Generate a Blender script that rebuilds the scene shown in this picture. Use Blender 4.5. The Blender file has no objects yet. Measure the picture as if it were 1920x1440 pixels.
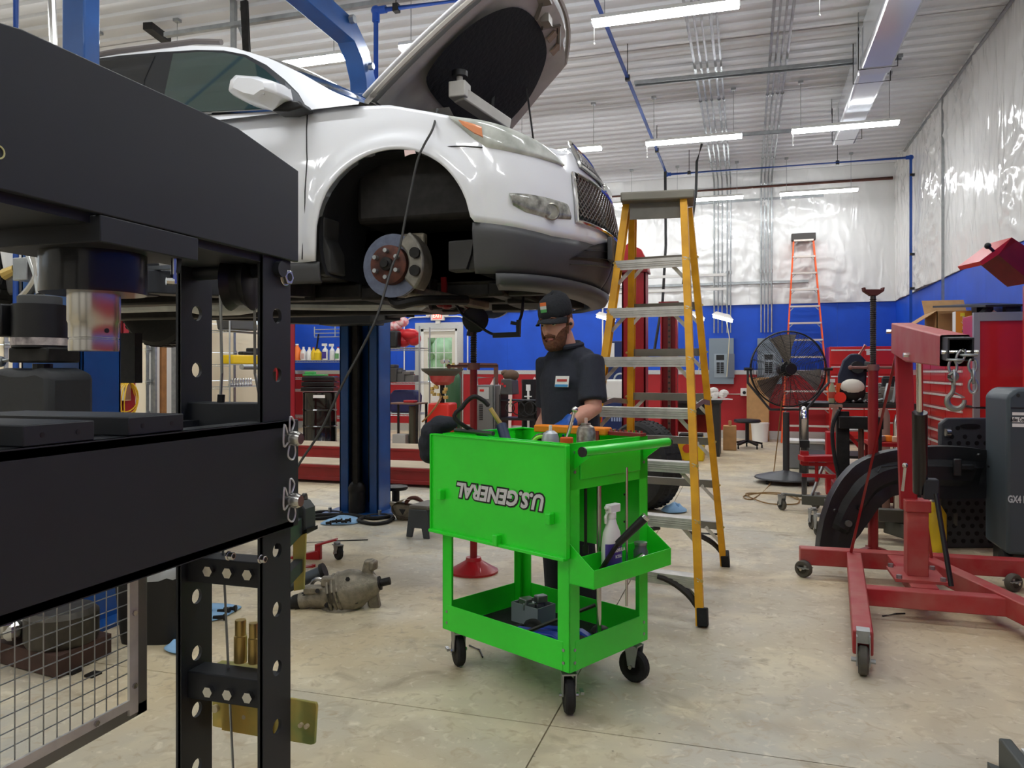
import bpy, math, random
from mathutils import Vector as V, Matrix, noise
rnd = random.Random(7)
sc = bpy.context.scene
COL = sc.collection
# ------------------------------------------------------------------ camera, world, exposure
YAW = math.atan(440/1440)
CAMH = 1.22
cam_d = bpy.data.cameras.new('camera')
cam = bpy.data.objects.new('camera', cam_d); COL.objects.link(cam)
cam.location = (0, 0, CAMH); cam.rotation_euler = (math.pi/2, 0, YAW)
cam_d.sensor_width = 36; cam_d.lens = 36*1440/1920
cam_d.shift_y = -23/1920
cam_d.clip_start = 0.05; cam_d.clip_end = 200
sc.camera = cam
world = bpy.data.worlds.new('world'); sc.world = world; world.use_nodes = True
bgn = world.node_tree.nodes['Background']
bgn.inputs[0].default_value = (0.80, 0.90, 1.0, 1); bgn.inputs[1].default_value = 1.7
vs_ = sc.view_settings
vs_.view_transform = 'Standard'; vs_.look = 'None'; vs_.gamma = 1; vs_.use_curve_mapping = False
vs_.exposure = 0.0
LAMP = 46.0                       # strength of the strip lights' diffusers
sc.cycles.use_denoising = True
sc.cycles.max_bounces = 6
sc.cycles.transparent_max_bounces = 12
sc.cycles.sample_clamp_indirect = 6
# ------------------------------------------------------------------ measuring helpers (photo pixel -> place)
_s, _c = math.sin(YAW), math.cos(YAW)
def ray(px):
    a = (px-960)/1440
    return V((-_s+a*_c, _c+a*_s))
def W(px, py, Z):
    d = ray(px); return V((d.x*Z, d.y*Z, CAMH+(697-py)/1440*Z))
def onZ(px, py, z=0.0): return W(px, py, (CAMH-z)*1440/(py-697))
def onY(px, py, y): return W(px, py, y/ray(px).y)
def onX(px, py, x): return W(px, py, x/ray(px).x)
RT = V((_c, _s, 0)); FW = V((-_s, _c, 0)); UP = V((0, 0, 1))
R = math.radians
# ------------------------------------------------------------------ materials
def lin(c):
    if isinstance(c, str):
        c = [int(c[i:i+2], 16)/255 for i in (0, 2, 4)]
        return tuple(x/12.92 if x <= .04045 else ((x+.055)/1.055)**2.4 for x in c)
    return tuple(c)
MATS = {}
def mat(name, col, rough=.5, metal=0., var=0., scale=6., bump=0., bscale=None, col2=None, coat=0., alpha=1., trans=0., emit=0., spec=.5, ior=1.45):
    if name in MATS: return MATS[name]
    m = bpy.data.materials.new(name); MATS[name] = m; m.use_nodes = True
    nt = m.node_tree; b = nt.nodes['Principled BSDF']; c = lin(col)
    b.inputs['Base Color'].default_value = (*c, 1); b.inputs['Roughness'].default_value = rough
    b.inputs['Metallic'].default_value = metal; b.inputs['Coat Weight'].default_value = coat
    b.inputs['Coat Roughness'].default_value = .06
    b.inputs['Specular IOR Level'].default_value = spec
    b.inputs['Alpha'].default_value = alpha; b.inputs['Transmission Weight'].default_value = trans
    b.inputs['IOR'].default_value = ior
    if emit:
        b.inputs['Emission Color'].default_value = (*c, 1); b.inputs['Emission Strength'].default_value = emit
    if var or bump:
        tc = nt.nodes.new('ShaderNodeTexCoord')
    if var:
        n = nt.nodes.new('ShaderNodeTexNoise'); n.inputs['Scale'].default_value = scale; n.inputs['Detail'].default_value = 6
        nt.links.new(tc.outputs['Object'], n.inputs['Vector'])
        r = nt.nodes.new('ShaderNodeValToRGB'); r.color_ramp.elements[0].position = .35; r.color_ramp.elements[1].position = .68
        c2 = lin(col2) if col2 else tuple(x*(1-var) for x in c)
        r.color_ramp.elements[0].color = (*c2, 1); r.color_ramp.elements[1].color = (*c, 1)
        nt.links.new(n.outputs['Fac'], r.inputs['Fac']); nt.links.new(r.outputs['Color'], b.inputs['Base Color'])
    if bump:
        n2 = nt.nodes.new('ShaderNodeTexNoise'); n2.inputs['Scale'].default_value = bscale or scale*5; n2.inputs['Detail'].default_value = 4
        nt.links.new(tc.outputs['Object'], n2.inputs['Vector'])
        bp = nt.nodes.new('ShaderNodeBump'); bp.inputs['Strength'].default_value = bump; bp.inputs['Distance'].default_value = .01
        nt.links.new(n2.outputs['Fac'], bp.inputs['Height']); nt.links.new(bp.outputs['Normal'], b.inputs['Normal'])
    return m
def concrete():
    m = bpy.data.materials.new('concrete'); m.use_nodes = True; nt = m.node_tree; b = nt.nodes['Principled BSDF']
    g = nt.nodes.new('ShaderNodeNewGeometry')
    def nz(scale, det, lo, hi, dist=0.):
        n = nt.nodes.new('ShaderNodeTexNoise'); n.inputs['Scale'].default_value = scale; n.inputs['Detail'].default_value = det
        n.inputs['Distortion'].default_value = dist
        nt.links.new(g.outputs['Position'], n.inputs['Vector'])
        r = nt.nodes.new('ShaderNodeMapRange'); r.inputs[1].default_value = lo; r.inputs[2].default_value = hi
        nt.links.new(n.outputs['Fac'], r.inputs[0]); return r.outputs[0]
    def mix(a, bcol, fac):
        x = nt.nodes.new('ShaderNodeMix'); x.data_type = 'RGBA'
        nt.links.new(fac, x.inputs[0])
        for s, i in ((a, 6), (bcol, 7)):
            if isinstance(s, tuple): x.inputs[i].default_value = (*s, 1)
            else: nt.links.new(s, x.inputs[i])
        return x.outputs[2]
    c = mix(lin('ccba95'), lin('b8b4a5'), nz(.5, 5, .40, .60, .6))
    c = mix(c, lin('a3947a'), nz(1.5, 8, .50, .82, 1.2))
    c = mix(c, lin('dccfae'), nz(2.4, 9, .50, .74, .7))
    c = mix(c, lin('b09f82'), nz(14, 10, .54, .74, 1.5))
    c = mix(c, lin('e0d6be'), nz(22, 8, .58, .8, .8))
    c = mix(c, lin('8d7d62'), nz(4.6, 11, .60, .80, .9))
    c = mix(c, lin('6c6152'), nz(38, 4, .70, .78))
    nt.links.new(c, b.inputs['Base Color'])
    rr = nz(2.2, 5, .3, .75)
    mr = nt.nodes.new('ShaderNodeMapRange'); mr.inputs[3].default_value = .38; mr.inputs[4].default_value = .68
    nt.links.new(rr, mr.inputs[0]); nt.links.new(mr.outputs[0], b.inputs['Roughness'])
    bp = nt.nodes.new('ShaderNodeBump'); bp.inputs['Strength'].default_value = .12; bp.inputs['Distance'].default_value = .004
    nt.links.new(nz(60, 5, .2, .8), bp.inputs['Height']); nt.links.new(bp.outputs['Normal'], b.inputs['Normal'])
    return m
def diamond_plate():
    m = mat('diamond_plate', 'd2d3d2', .35, .85)
    nt = m.node_tree; b = nt.nodes['Principled BSDF']
    tc = nt.nodes.new('ShaderNodeTexCoord'); mp = nt.nodes.new('ShaderNodeMapping'); mp.inputs['Rotation'].default_value = (.785, .785, .785)
    ck = nt.nodes.new('ShaderNodeTexChecker'); ck.inputs['Scale'].default_value = 42
    nt.links.new(tc.outputs['Object'], mp.inputs[0]); nt.links.new(mp.outputs[0], ck.inputs['Vector'])
    bp = nt.nodes.new('ShaderNodeBump'); bp.inputs['Strength'].default_value = .7; bp.inputs['Distance'].default_value = .01
    nt.links.new(ck.outputs['Fac'], bp.inputs['Height']); nt.links.new(bp.outputs['Normal'], b.inputs['Normal'])
    return m
# common materials
BLACKP = mat('black_powder_coat', '23262b', .52, var=.12, scale=3)
BLACK = mat('black_plastic', '151517', .45, var=.3, scale=20)
RUBBER = mat('rubber', '1d1d1d', .75, var=.35, scale=30, bump=.2)
STEEL = mat('bright_steel', 'c9c8c4', .25, 1.)
CHROME = mat('chrome', 'dcdbd8', .12, 1.)
GREYM = mat('galvanised_steel', 'a9adae', .38, .85, var=.2, scale=14)
DARKM = mat('dark_greasy_metal', '2a2826', .55, .5, var=.5, scale=18)
CASTAL = mat('cast_aluminium', '938b7a', .5, .55, var=.4, scale=25, bump=.3)
RED = mat('red_enamel', 'b3161f', .38, var=.2, scale=8, coat=.2)
DKRED = mat('dark_red_enamel', '7f0f16', .4, var=.3, scale=7)
DUSTRED = mat('dusty_red_enamel', 'a51c25', .5, var=.6, scale=6, col2='ab5850')
BLUE = mat('lift_blue', '0d4f96', .35, var=.25, scale=5, coat=.2)
AIRBLUE = mat('air_pipe_blue', '1f4fa8', .35)
YELLOW = mat('ladder_yellow', 'f2b21e', .45, var=.2, scale=9, col2='d69a16')
ORANGE = mat('orange_fibreglass', 'ee5a1e', .45)
ALU = mat('aluminium', 'dedbd3', .4, .25, var=.2, scale=20)
WHITEP = mat('white_plastic', 'e8e7e2', .4)
WPAINT = mat('white_car_paint', 'eff1f4', .22, coat=1.)
CREAM = mat('cream_steel', 'efe3c6', .5)
GREEN = mat('cart_green', '2ce22e', .33, var=.12, scale=4, coat=.3)
DKGREEN = mat('bottle_green', '355c3a', .4)
CARD = mat('cardboard', 'b58c5c', .8, var=.15, scale=12)
GOLD = mat('yellow_zinc', 'dcb85e', .35, .4, var=.5, scale=7, col2='8c9a5c')
BRASS = mat('brass_pin', 'd2b56c', .3, .6, var=.2)
BLUECLOTH = mat('blue_shop_towel', '8fb9dd', .85, bump=.3)
DARKCLOTH = mat('dark_cloth', '23262d', .9, bump=.4, bscale=60)
# ------------------------------------------------------------------ mesh builder
def basis(d, up=(0, 0, 1)):
    d = V(d).normalized(); u = V(up)
    if abs(d.dot(u.normalized())) > .98: u = V((0, 1, 0)) if abs(d.y) < .9 else V((1, 0, 0))
    x = d.cross(u).normalized(); y = x.cross(d).normalized()
    return x, y, d
class MB:
    def __init__(s): s.v = []; s.f = []
    def add(s, vs, fs):
        n = len(s.v); s.v += [V(v) for v in vs]; s.f += [tuple(i+n for i in f) for f in fs]; return s
    def box(s, a, b):
        x0, y0, z0 = a; x1, y1, z1 = b
        x0, x1 = min(x0, x1), max(x0, x1); y0, y1 = min(y0, y1), max(y0, y1); z0, z1 = min(z0, z1), max(z0, z1)
        return s.add([(x0,y0,z0),(x1,y0,z0),(x1,y1,z0),(x0,y1,z0),(x0,y0,z1),(x1,y0,z1),(x1,y1,z1),(x0,y1,z1)],
            [(3,2,1,0),(4,5,6,7),(0,1,5,4),(1,2,6,5),(2,3,7,6),(3,0,4,7)])
    def bx(s, c, size, rz=0, m=None):
        m = m or Matrix.Rotation(rz, 3, 'Z'); c = V(c); h = V(size)/2
        n = len(s.v); s.box(-h, h)
        for i in range(n, len(s.v)): s.v[i] = c + m @ s.v[i]
        return s
    def beam(s, p0, p1, w, h, up=(0, 0, 1), ext=0):
        p0, p1 = V(p0), V(p1); x, y, d = basis(p1-p0, up); p0 = p0-d*ext; p1 = p1+d*ext
        q = []
        for p in (p0, p1): q += [p-x*w/2-y*h/2, p+x*w/2-y*h/2, p+x*w/2+y*h/2, p-x*w/2+y*h/2]
        return s.add(q, [(0,1,2,3),(7,6,5,4),(1,0,4,5),(2,1,5,6),(3,2,6,7),(0,3,7,4)])
    def cyl(s, p0, p1, r, r2=None, n=16, cap=True):
        p0, p1 = V(p0), V(p1); r2 = r if r2 is None else r2; x, y, d = basis(p1-p0); q = []
        for p, rr in ((p0, r), (p1, r2)):
            q += [p+(x*math.cos(2*math.pi*i/n)+y*math.sin(2*math.pi*i/n))*rr for i in range(n)]
        f = [(i, (i+1) % n, n+(i+1) % n, n+i) for i in range(n)]
        if cap: f += [tuple(range(n-1, -1, -1)), tuple(range(n, 2*n))]
        return s.add(q, f)
    def tube(s, pts, r, n=8, closed=False):
        pts = [V(p) for p in pts]; m = len(pts); q = []; prev = None
        for i, p in enumerate(pts):
            a = pts[i-1] if (i or closed) else p; b = pts[(i+1) % m] if (i < m-1 or closed) else p
            d = (b-a).normalized() if (b-a).length > 1e-9 else V((0, 0, 1))
            if prev is None: x, y, _ = basis(d)
            else:
                x = (prev - d*prev.dot(d))
                x = x.normalized() if x.length > 1e-6 else basis(d)[0]
                y = d.cross(x)
            prev = x; rr = r[i] if isinstance(r, (list, tuple)) else r
            q += [p+(x*math.cos(2*math.pi*k/n)+y*math.sin(2*math.pi*k/n))*rr for k in range(n)]
        f = []
        for i in range(m if closed else m-1):
            j = (i+1) % m
            f += [(i*n+k, i*n+(k+1) % n, j*n+(k+1) % n, j*n+k) for k in range(n)]
        if not closed: f += [tuple(range(n-1, -1, -1)), tuple((m-1)*n+k for k in range(n))]
        return s.add(q, f)
    def lathe(s, prof, o=(0, 0, 0), ax=(0, 0, 1), n=24, cap=True):
        o = V(o); x, y, d = basis(ax); q = []
        for r, h in prof: q += [o+d*h+(x*math.cos(2*math.pi*k/n)+y*math.sin(2*math.pi*k/n))*r for k in range(n)]
        m = len(prof)
        f = [(i*n+k, i*n+(k+1) % n, (i+1)*n+(k+1) % n, (i+1)*n+k) for i in range(m-1) for k in range(n)]
        if cap:
            if prof[0][0] > 1e-5: f.append(tuple(range(n-1, -1, -1)))
            if prof[-1][0] > 1e-5: f.append(tuple((m-1)*n+k for k in range(n)))
        return s.add(q, f)
    def prism(s, poly, o, u, v, th):
        o, u, v = V(o), V(u), V(v); w = u.cross(v).normalized()*th; n = len(poly)
        q = [o+u*a+v*b for a, b in poly]; q += [p+w for p in q]
        return s.add(q, [tuple(range(n-1, -1, -1)), tuple(range(n, 2*n))]+[(i, (i+1) % n, n+(i+1) % n, n+i) for i in range(n)])
    def poly3(s, pts, w):
        pts = [V(p) for p in pts]; n = len(pts); w = V(w)
        return s.add(pts+[p+w for p in pts], [tuple(range(n-1, -1, -1)), tuple(range(n, 2*n))]+[(i, (i+1) % n, n+(i+1) % n, n+i) for i in range(n)])
    def ball(s, c, r, n=14, m=9):
        c = V(c); r = V((r, r, r)) if not hasattr(r, '__len__') else V(r); q = []; 
        for i in range(1, m):
            t = math.pi*i/m
            q += [c+V((r.x*math.sin(t)*math.cos(2*math.pi*k/n), r.y*math.sin(t)*math.sin(2*math.pi*k/n), r.z*math.cos(t))) for k in range(n)]
        a = len(q); q += [c+V((0, 0, r.z)), c-V((0, 0, r.z))]
        f = [(i*n+k, (i+1)*n+k, (i+1)*n+(k+1) % n, i*n+(k+1) % n) for i in range(m-2) for k in range(n)]
        f += [(a, k, (k+1) % n) for k in range(n)] + [(a+1, (m-2)*n+(k+1) % n, (m-2)*n+k) for k in range(n)]
        return s.add(q, f)
    def ring(s, c, ax, rad, r, n=28, k=8, flat=1.):
        x, y, d = basis(ax); c = V(c)
        return s.tube([c+x*math.cos(2*math.pi*i/n)*rad+y*math.sin(2*math.pi*i/n)*rad*flat for i in range(n)], r, k, True)
    def grid(s, rows, th=None, cl=False):
        m, n = len(rows), len(rows[0]); q = [V(p) for r in rows for p in r]
        f = [(i*n+j, i*n+(j+1) % n, (i+1)*n+(j+1) % n, (i+1)*n+j) for i in range(m-1) for j in range(n if cl else n-1)]
        return s.add(q, f)
    def holeplate(s, o, u, v, w, width, cells, hr, th):
        """strip along v made of cells (length, hole?) ; u across, w thickness direction"""
        o, u, v, w = V(o), V(u), V(v), V(w)*th; t = 0; N = 16
        for L, hole in cells:
            c0 = o+v*t; t += L
            if not hole:
                s.poly3([c0-u*width/2, c0+u*width/2, c0+u*width/2+v*L, c0-u*width/2+v*L], w); continue
            cen = c0+v*L/2; rim = []; hol = []
            for k in range(N):
                a = 2*math.pi*k/N; ca, sa = math.cos(a), math.sin(a)
                g = min(width/2/abs(ca) if abs(ca) > 1e-6 else 9, L/2/abs(sa) if abs(sa) > 1e-6 else 9)
                if abs(width-L) > 1e-6 or 1:
                    k_ = max(abs(ca)/(width/2), abs(sa)/(L/2)); g = 1/k_
                rim.append(cen+u*ca*g+v*sa*g); hol.append(cen+u*ca*hr+v*sa*hr)
            # exact corners
            corners = [(width/2, L/2), (-width/2, L/2), (-width/2, -L/2), (width/2, -L/2)]
            for ca_, sa_ in corners:
                an = math.atan2(sa_, ca_) % (2*math.pi); kk = int(round(an/(2*math.pi)*N)) % N
                rim[kk] = cen+u*ca_+v*sa_
            q = rim+hol+[p+w for p in rim]+[p+w for p in hol]; f = []
            for k in range(N):
                j = (k+1) % N
                f += [(k, N+k, N+j, j), (2*N+k, 2*N+j, 3*N+j, 3*N+k), (N+k, 3*N+k, 3*N+j, N+j), (k, j, 2*N+j, 2*N+k)]
            s.add(q, f)
        return s
    def mv(s, m):
        s.v = [m @ p for p in s.v]; return s
RMI = {}
def _inv(o):
    while o.parent: o = o.parent
    return RMI.get(o.name, Matrix.Identity(4))
def build(mb, name, m, parent=None, bevel=0, sm=35, label=None, kind=None):
    me = bpy.data.meshes.new(name); inv = _inv(parent) if parent else Matrix.Identity(4)
    me.from_pydata([inv @ p for p in mb.v], [], mb.f); me.validate()
    me.materials.append(m)
    if sm:
        me.polygons.foreach_set('use_smooth', [True]*len(me.polygons)); me.set_sharp_from_angle(angle=R(sm))
    o = bpy.data.objects.new(name, me); COL.objects.link(o)
    if parent: o.parent = parent
    if bevel:
        b = o.modifiers.new('bevel', 'BEVEL'); b.width = bevel; b.segments = 2; b.limit_method = 'ANGLE'; b.angle_limit = R(40)
    if label: o['label'] = label
    if kind: o['kind'] = kind
    return o
def tag(o, label, cat, group=None, kind=None):
    o['label'] = label; o['category'] = cat
    if group: o['group'] = group
    if kind: o['kind'] = kind
    return o
def thing(name, label, cat, loc=(0, 0, 0), group=None):
    o = bpy.data.objects.new(name, None); COL.objects.link(o); o.empty_display_size = .1
    o.location = loc; tag(o, label, cat, group)
    RMI[o.name] = Matrix.Translation(V(loc)).inverted()
    return o
def place(o, loc, rz=0):
    o.location = loc; o.rotation_euler = (0, 0, rz); return o
def solo(mb, name, m, label, cat, group=None, bevel=0, sm=35, kind=None):
    xs = [p.x for p in mb.v]; ys = [p.y for p in mb.v]; zs = [p.z for p in mb.v]
    at = V(((min(xs)+max(xs))/2, (min(ys)+max(ys))/2, min(zs)))
    mb.v = [p-at for p in mb.v]
    o = build(mb, name, m, None, bevel, sm); o.location = at
    return tag(o, label, cat, group, kind)
def copy_tree(o, parent=None):
    c = o.copy(); COL.objects.link(c); c.parent = parent
    for ch in [x for x in o.children]: copy_tree(ch, c)
    return c
def struct(mb, name, m, parent=None, sm=0, bevel=0):
    o = build(mb, name, m, parent, bevel, sm)
    if not parent: o['kind'] = 'structure'
    return o
def text_mb(body, size, o, u, v, th=.001, shear=0., bold=0., align='CENTER', sx=1.):
    cu = bpy.data.curves.new('lettering', 'FONT'); cu.body = body; cu.size = size; cu.extrude = th; cu.shear = shear
    cu.offset = bold; cu.align_x = align; cu.align_y = 'CENTER'; cu.resolution_u = 3
    ob = bpy.data.objects.new('lettering', cu); COL.objects.link(ob)
    me = bpy.data.meshes.new_from_object(ob.evaluated_get(bpy.context.evaluated_depsgraph_get()))
    u, v = V(u).normalized(), V(v).normalized(); w = u.cross(v); o = V(o); mb = MB()
    mb.add([o+u*p.co.x*sx+v*p.co.y+w*p.co.z for p in me.vertices], [tuple(p.vertices) for p in me.polygons])
    bpy.data.objects.remove(ob); bpy.data.meshes.remove(me); bpy.data.curves.remove(cu)
    return mb
def arc(c, x, y, r, a0, a1, n=10):
    c, x, y = V(c), V(x), V(y)
    return [c+x*math.cos(R(a0+(a1-a0)*i/n))*r+y*math.sin(R(a0+(a1-a0)*i/n))*r for i in range(n+1)]
def bez(p0, p1, p2, p3, n=14):
    p0, p1, p2, p3 = map(V, (p0, p1, p2, p3))
    return [p0*(1-t)**3+p1*3*t*(1-t)**2+p2*3*t*t*(1-t)+p3*t**3 for t in [i/n for i in range(n+1)]]
def catmull(pts, n=6, closed=False):
    pts = [V(p) for p in pts]; m = len(pts); out = []
    for i in range(m if closed else m-1):
        p0 = pts[i-1] if (i or closed) else pts[0]; p1 = pts[i]; p2 = pts[(i+1) % m]; p3 = pts[(i+2) % m] if (closed or i+2 < m) else p2
        for k in range(n):
            t = k/n
            out.append(.5*((2*p1)+(p2-p0)*t+(2*p0-5*p1+4*p2-p3)*t*t+(3*p1-p0-3*p2+p3)*t**3))
    if not closed: out.append(pts[-1])
    return out
# ================================================================== THE SETTING
XL, XR, YB, YF, ZC = -9.45, 2.48, 14.65, -4.0, 4.85
CONC = concrete()
WALLW = mat('white_wall', 'dcdad4', .6)
fl = struct(MB().box((XL-.2, YF-.2, -.2), (XR+.2, YB+.2, -.012)), 'floor', mat('joint_filler', '6d6454', .9))
xs_ = [XL-.2, -7.85, -4.25, -.65, XR+.2]; ys_ = [YF-.2, -1.03, 2.57, 6.17, 9.77, 13.37, YB+.2]
for i in range(4):
    for j in range(6):
        struct(MB().box((xs_[i]+.0025, ys_[j]+.0025, -.02), (xs_[i+1]-.0025, ys_[j+1]-.0025, 0)), 'slab', CONC, fl)
# ceiling of ribbed white steel sheets
CEIL = mat('ribbed_ceiling_steel', 'd8dadd', .45, var=.06, scale=.6)
cl = struct(MB().box((XL-.2, YF-.2, ZC+.05), (XR+.2, YB+.2, ZC+.12)), 'ceiling', CEIL)
def rib_sheet():
    w = .914; prof = []
    for k in range(4):
        y = k*w/4
        prof += [(y, .0), (y+.07, .0), (y+.085, -.028), (y+.135, -.028), (y+.15, .0)]
    prof.append((w, 0.))
    mb = MB(); mb.grid([[(XL-.1, y, ZC+z) for y, z in prof], [(XR+.1, y, ZC+z) for y, z in prof]])
    return mb
sheet = None; y = YF-.1; k = 0
while y < YB:
    if sheet is None:
        sheet = struct(rib_sheet(), 'panel', CEIL, cl); o = sheet
    else:
        o = sheet.copy(); COL.objects.link(o)
    o.location = (0, y, 0 if k % 2 else -.004); y += .914; k += 1
# back wall with the exit-door opening
DX0, DX1, DZ = onY(790, 650, YB).x, onY(858, 650, YB).x, 2.1
wb = MB()
wb.box((XL-.2, YB, -.1), (DX0, YB+.15, ZC+.1)); wb.box((DX1, YB, -.1), (XR+.2, YB+.15, ZC+.1)); wb.box((DX0, YB, DZ), (DX1, YB+.15, ZC+.1))
WB = struct(wb, 'wall_back', WALLW)
REDW = mat('red_wall_paint', 'a81a22', .5, var=.12, scale=2.)
BLUEW = mat('blue_wall_paint', '0c50cc', .5, var=.18, scale=2.2, bump=.05)
DP = diamond_plate()
edges = [XL]; x = XL
while x < XR-.1:
    x += 1.22; edges.append(min(x, XR))
def board_run(z0, z1, m, name):
    for a, b in zip(edges[:-1], edges[1:]):
        for lo, hi in ((a, min(b, DX0-.13)), (max(a, DX1+.13), b)) if z0 < DZ else ((a, b),):
            if hi-lo > .05: struct(MB().box((lo+.001, YB-.012, z0), (hi-.001, YB+.01, z1)), name, m, WB)
board_run(.1, 1.2, REDW, 'red_board'); board_run(1.2, 2.13, BLUEW, 'blue_board')
for a, b in zip(edges[:-1], edges[1:]): struct(MB().box((a+.001, YB-.012, 2.13), (b-.001, YB+.01, 2.44)), 'blue_board', BLUEW, WB)
for lo, hi in ((XL, DX0-.13), (DX1+.13, XR)):
    struct(MB().box((lo, YB-.02, 1.17), (hi, YB, 1.25)), 'diamond_plate_strip', DP, WB)
    struct(MB().box((lo, YB-.02, 0), (hi, YB, .15)), 'diamond_plate_kick', DP, WB)
# wrinkled plastic vapour barrier above the painted boards
POLY = mat('plastic_sheeting', 'dadad8', .16, spec=.9)
def crinkle(m):
    nt = m.node_tree; b = nt.nodes['Principled BSDF']; g = nt.nodes.new('ShaderNodeNewGeometry'); mp = nt.nodes.new('ShaderNodeMapping'); mp.inputs['Scale'].default_value = (3.2, 3.2, 1.1)
    nt.links.new(g.outputs['Position'], mp.inputs[0]); n = nt.nodes.new('ShaderNodeTexNoise'); n.noise_type = 'RIDGED_MULTIFRACTAL'; n.inputs['Scale'].default_value = 1.6; n.inputs['Detail'].default_value = 5; n.inputs['Distortion'].default_value = 1.3
    nt.links.new(mp.outputs[0], n.inputs['Vector']); bp = nt.nodes.new('ShaderNodeBump'); bp.inputs['Strength'].default_value = .55; bp.inputs['Distance'].default_value = .03
    nt.links.new(n.outputs['Fac'], bp.inputs['Height']); nt.links.new(bp.outputs['Normal'], b.inputs['Normal'])
crinkle(POLY)
def wrinkle(a, b, seed):
    q = V((a*1.1+seed, b*.35, seed)); big = noise.noise(q)*.035
    w = noise.noise(V((a*.6, b*.9, seed+5)))*.5
    r1 = 1-abs(noise.noise(V((a*5.5+w*3, b*1.3+w, seed+9)))); r2 = 1-abs(noise.noise(V((a*3+b*2.6+w*2, b*4.2-a*1.2, seed+2))))
    patch = max(0, noise.noise(V((a*.8, b*.7, seed+20)))+.15)
    return big+.034*r1**4*(.35+patch)+.055*r2**5*(patch+.05)
def sheet_grid(ax0, ax1, z0, z1, f, nx, nz_):
    rows = []
    for j in range(nz_+1):
        z = z0+(z1-z0)*j/nz_
        rows.append([f(ax0+(ax1-ax0)*i/nx, z) for i in range(nx+1)])
    return MB().grid(rows)
struct(sheet_grid(XL, XR, 2.44, ZC+.04, lambda a, z: (a, YB-.03-wrinkle(a, z, 1.3), z), 300, 70), 'plastic_sheet', POLY, WB, sm=80)
# right wall
WR = struct(MB().box((XR, YF-.2, -.1), (XR+.15, YB+.2, ZC+.1)), 'wall_right', WALLW)
y = YF
while y < YB-.05:
    e = min(y+1.22, YB)
    struct(MB().box((XR-.012, y+.001, 1.2), (XR+.01, e-.001, 2.44)), 'blue_board', BLUEW, WR)
    struct(MB().box((XR-.012, y+.001, .1), (XR+.01, e-.001, 1.2)), 'red_board', REDW, WR); y = e
struct(MB().box((XR-.02, YF, 1.17), (XR, YB, 1.25)), 'diamond_plate_strip', DP, WR)
struct(sheet_grid(YF, YB-.03, 2.44, ZC+.04, lambda a, z: (XR-.03-wrinkle(a, z, 7.7), a, z), 420, 70), 'plastic_sheet', POLY, WR, sm=80)
# wall behind the camera
struct(MB().box((XL-.2, YF-.15, -.1), (XR+.2, YF, ZC+.1)), 'wall_front', WALLW)
# left wall with two sectional garage doors
DOORS = [(-3.6, .2, 'door_4'), (3.0, 6.6, 'door_5'), (6.95, 10.4, 'door_2'), (10.98, 14.25, 'door_3')]
DTOP = 3.7
wl = MB(); prev = YF-.2
for a, b, _ in DOORS:
    wl.box((XL-.15, prev, -.1), (XL, a, DTOP)); prev = b
wl.box((XL-.15, prev, -.1), (XL, YB+.2, DTOP)); wl.box((XL-.15, YF-.2, DTOP), (XL, YB+.2, ZC+.1))
WL = struct(wl, 'wall_left', WALLW)
GLASS = mat('window_glass', 'f4f8fa', .02, trans=1., ior=1.05)
for a, b, nm in DOORS:
    d = struct(MB().box((XL-.07, a, -.012), (XL-.05, b, .03)), nm, mat('door_seal', '2c2c2c', .8))
    h = DTOP/7
    for k in range(7):
        z0, z1 = k*h+.03*(k == 0), (k+1)*h-.008
        if k == 5 or k == 4:
            nb = 5; wdt = (b-a)/nb
            f = MB(); f.box((XL-.05, a, z0), (XL-.01, b, z0+.06)); f.box((XL-.05, a, z1-.06), (XL-.01, b, z1))
            for q in range(nb+1): f.box((XL-.05, max(a, a+q*wdt-.05), z0+.06), (XL-.01, min(b, a+q*wdt+.05), z1-.06))
            struct(f, 'window_section', CREAM, d)
            for q in range(nb): struct(MB().box((XL-.034, a+q*wdt+.05, z0+.06), (XL-.03, a+(q+1)*wdt-.05, z1-.06)), 'pane', GLASS, d)
        else:
            struct(MB().box((XL-.05, a, z0), (XL-.01, b, z1)), 'door_section', CREAM, d, bevel=.006)
    for q in range(5):                    # vertical stiles and hinges
        yy = a+.04+(b-a-.08)*q/4
        struct(MB().box((XL-.012, yy-.03, .03), (XL, yy+.03, DTOP-.02)), 'stile', GREYM, d)
        hm = MB()
        for k in range(1, 7): hm.box((XL-.002, yy-.04, k*h-.05), (XL+.02, yy+.04, k*h+.04)); hm.cyl((XL+.02, yy-.05, k*h), (XL+.02, yy+.05, k*h), .012, n=8)
        struct(hm, 'hinges', GREYM, d, sm=30)
    for yy in (a-.05, b+.05):             # tracks
        struct(MB().box((XL, yy-.025, 0), (XL+.09, yy+.025, DTOP+.3)), 'track', GREYM, d)
# timber post between the two far doors
struct(MB().box((XL, 10.63, 0), (XL+.04, 10.75, ZC)), 'trim_1', mat('bare_timber', '9b6b3e', .7, var=.25, scale=9))
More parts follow.
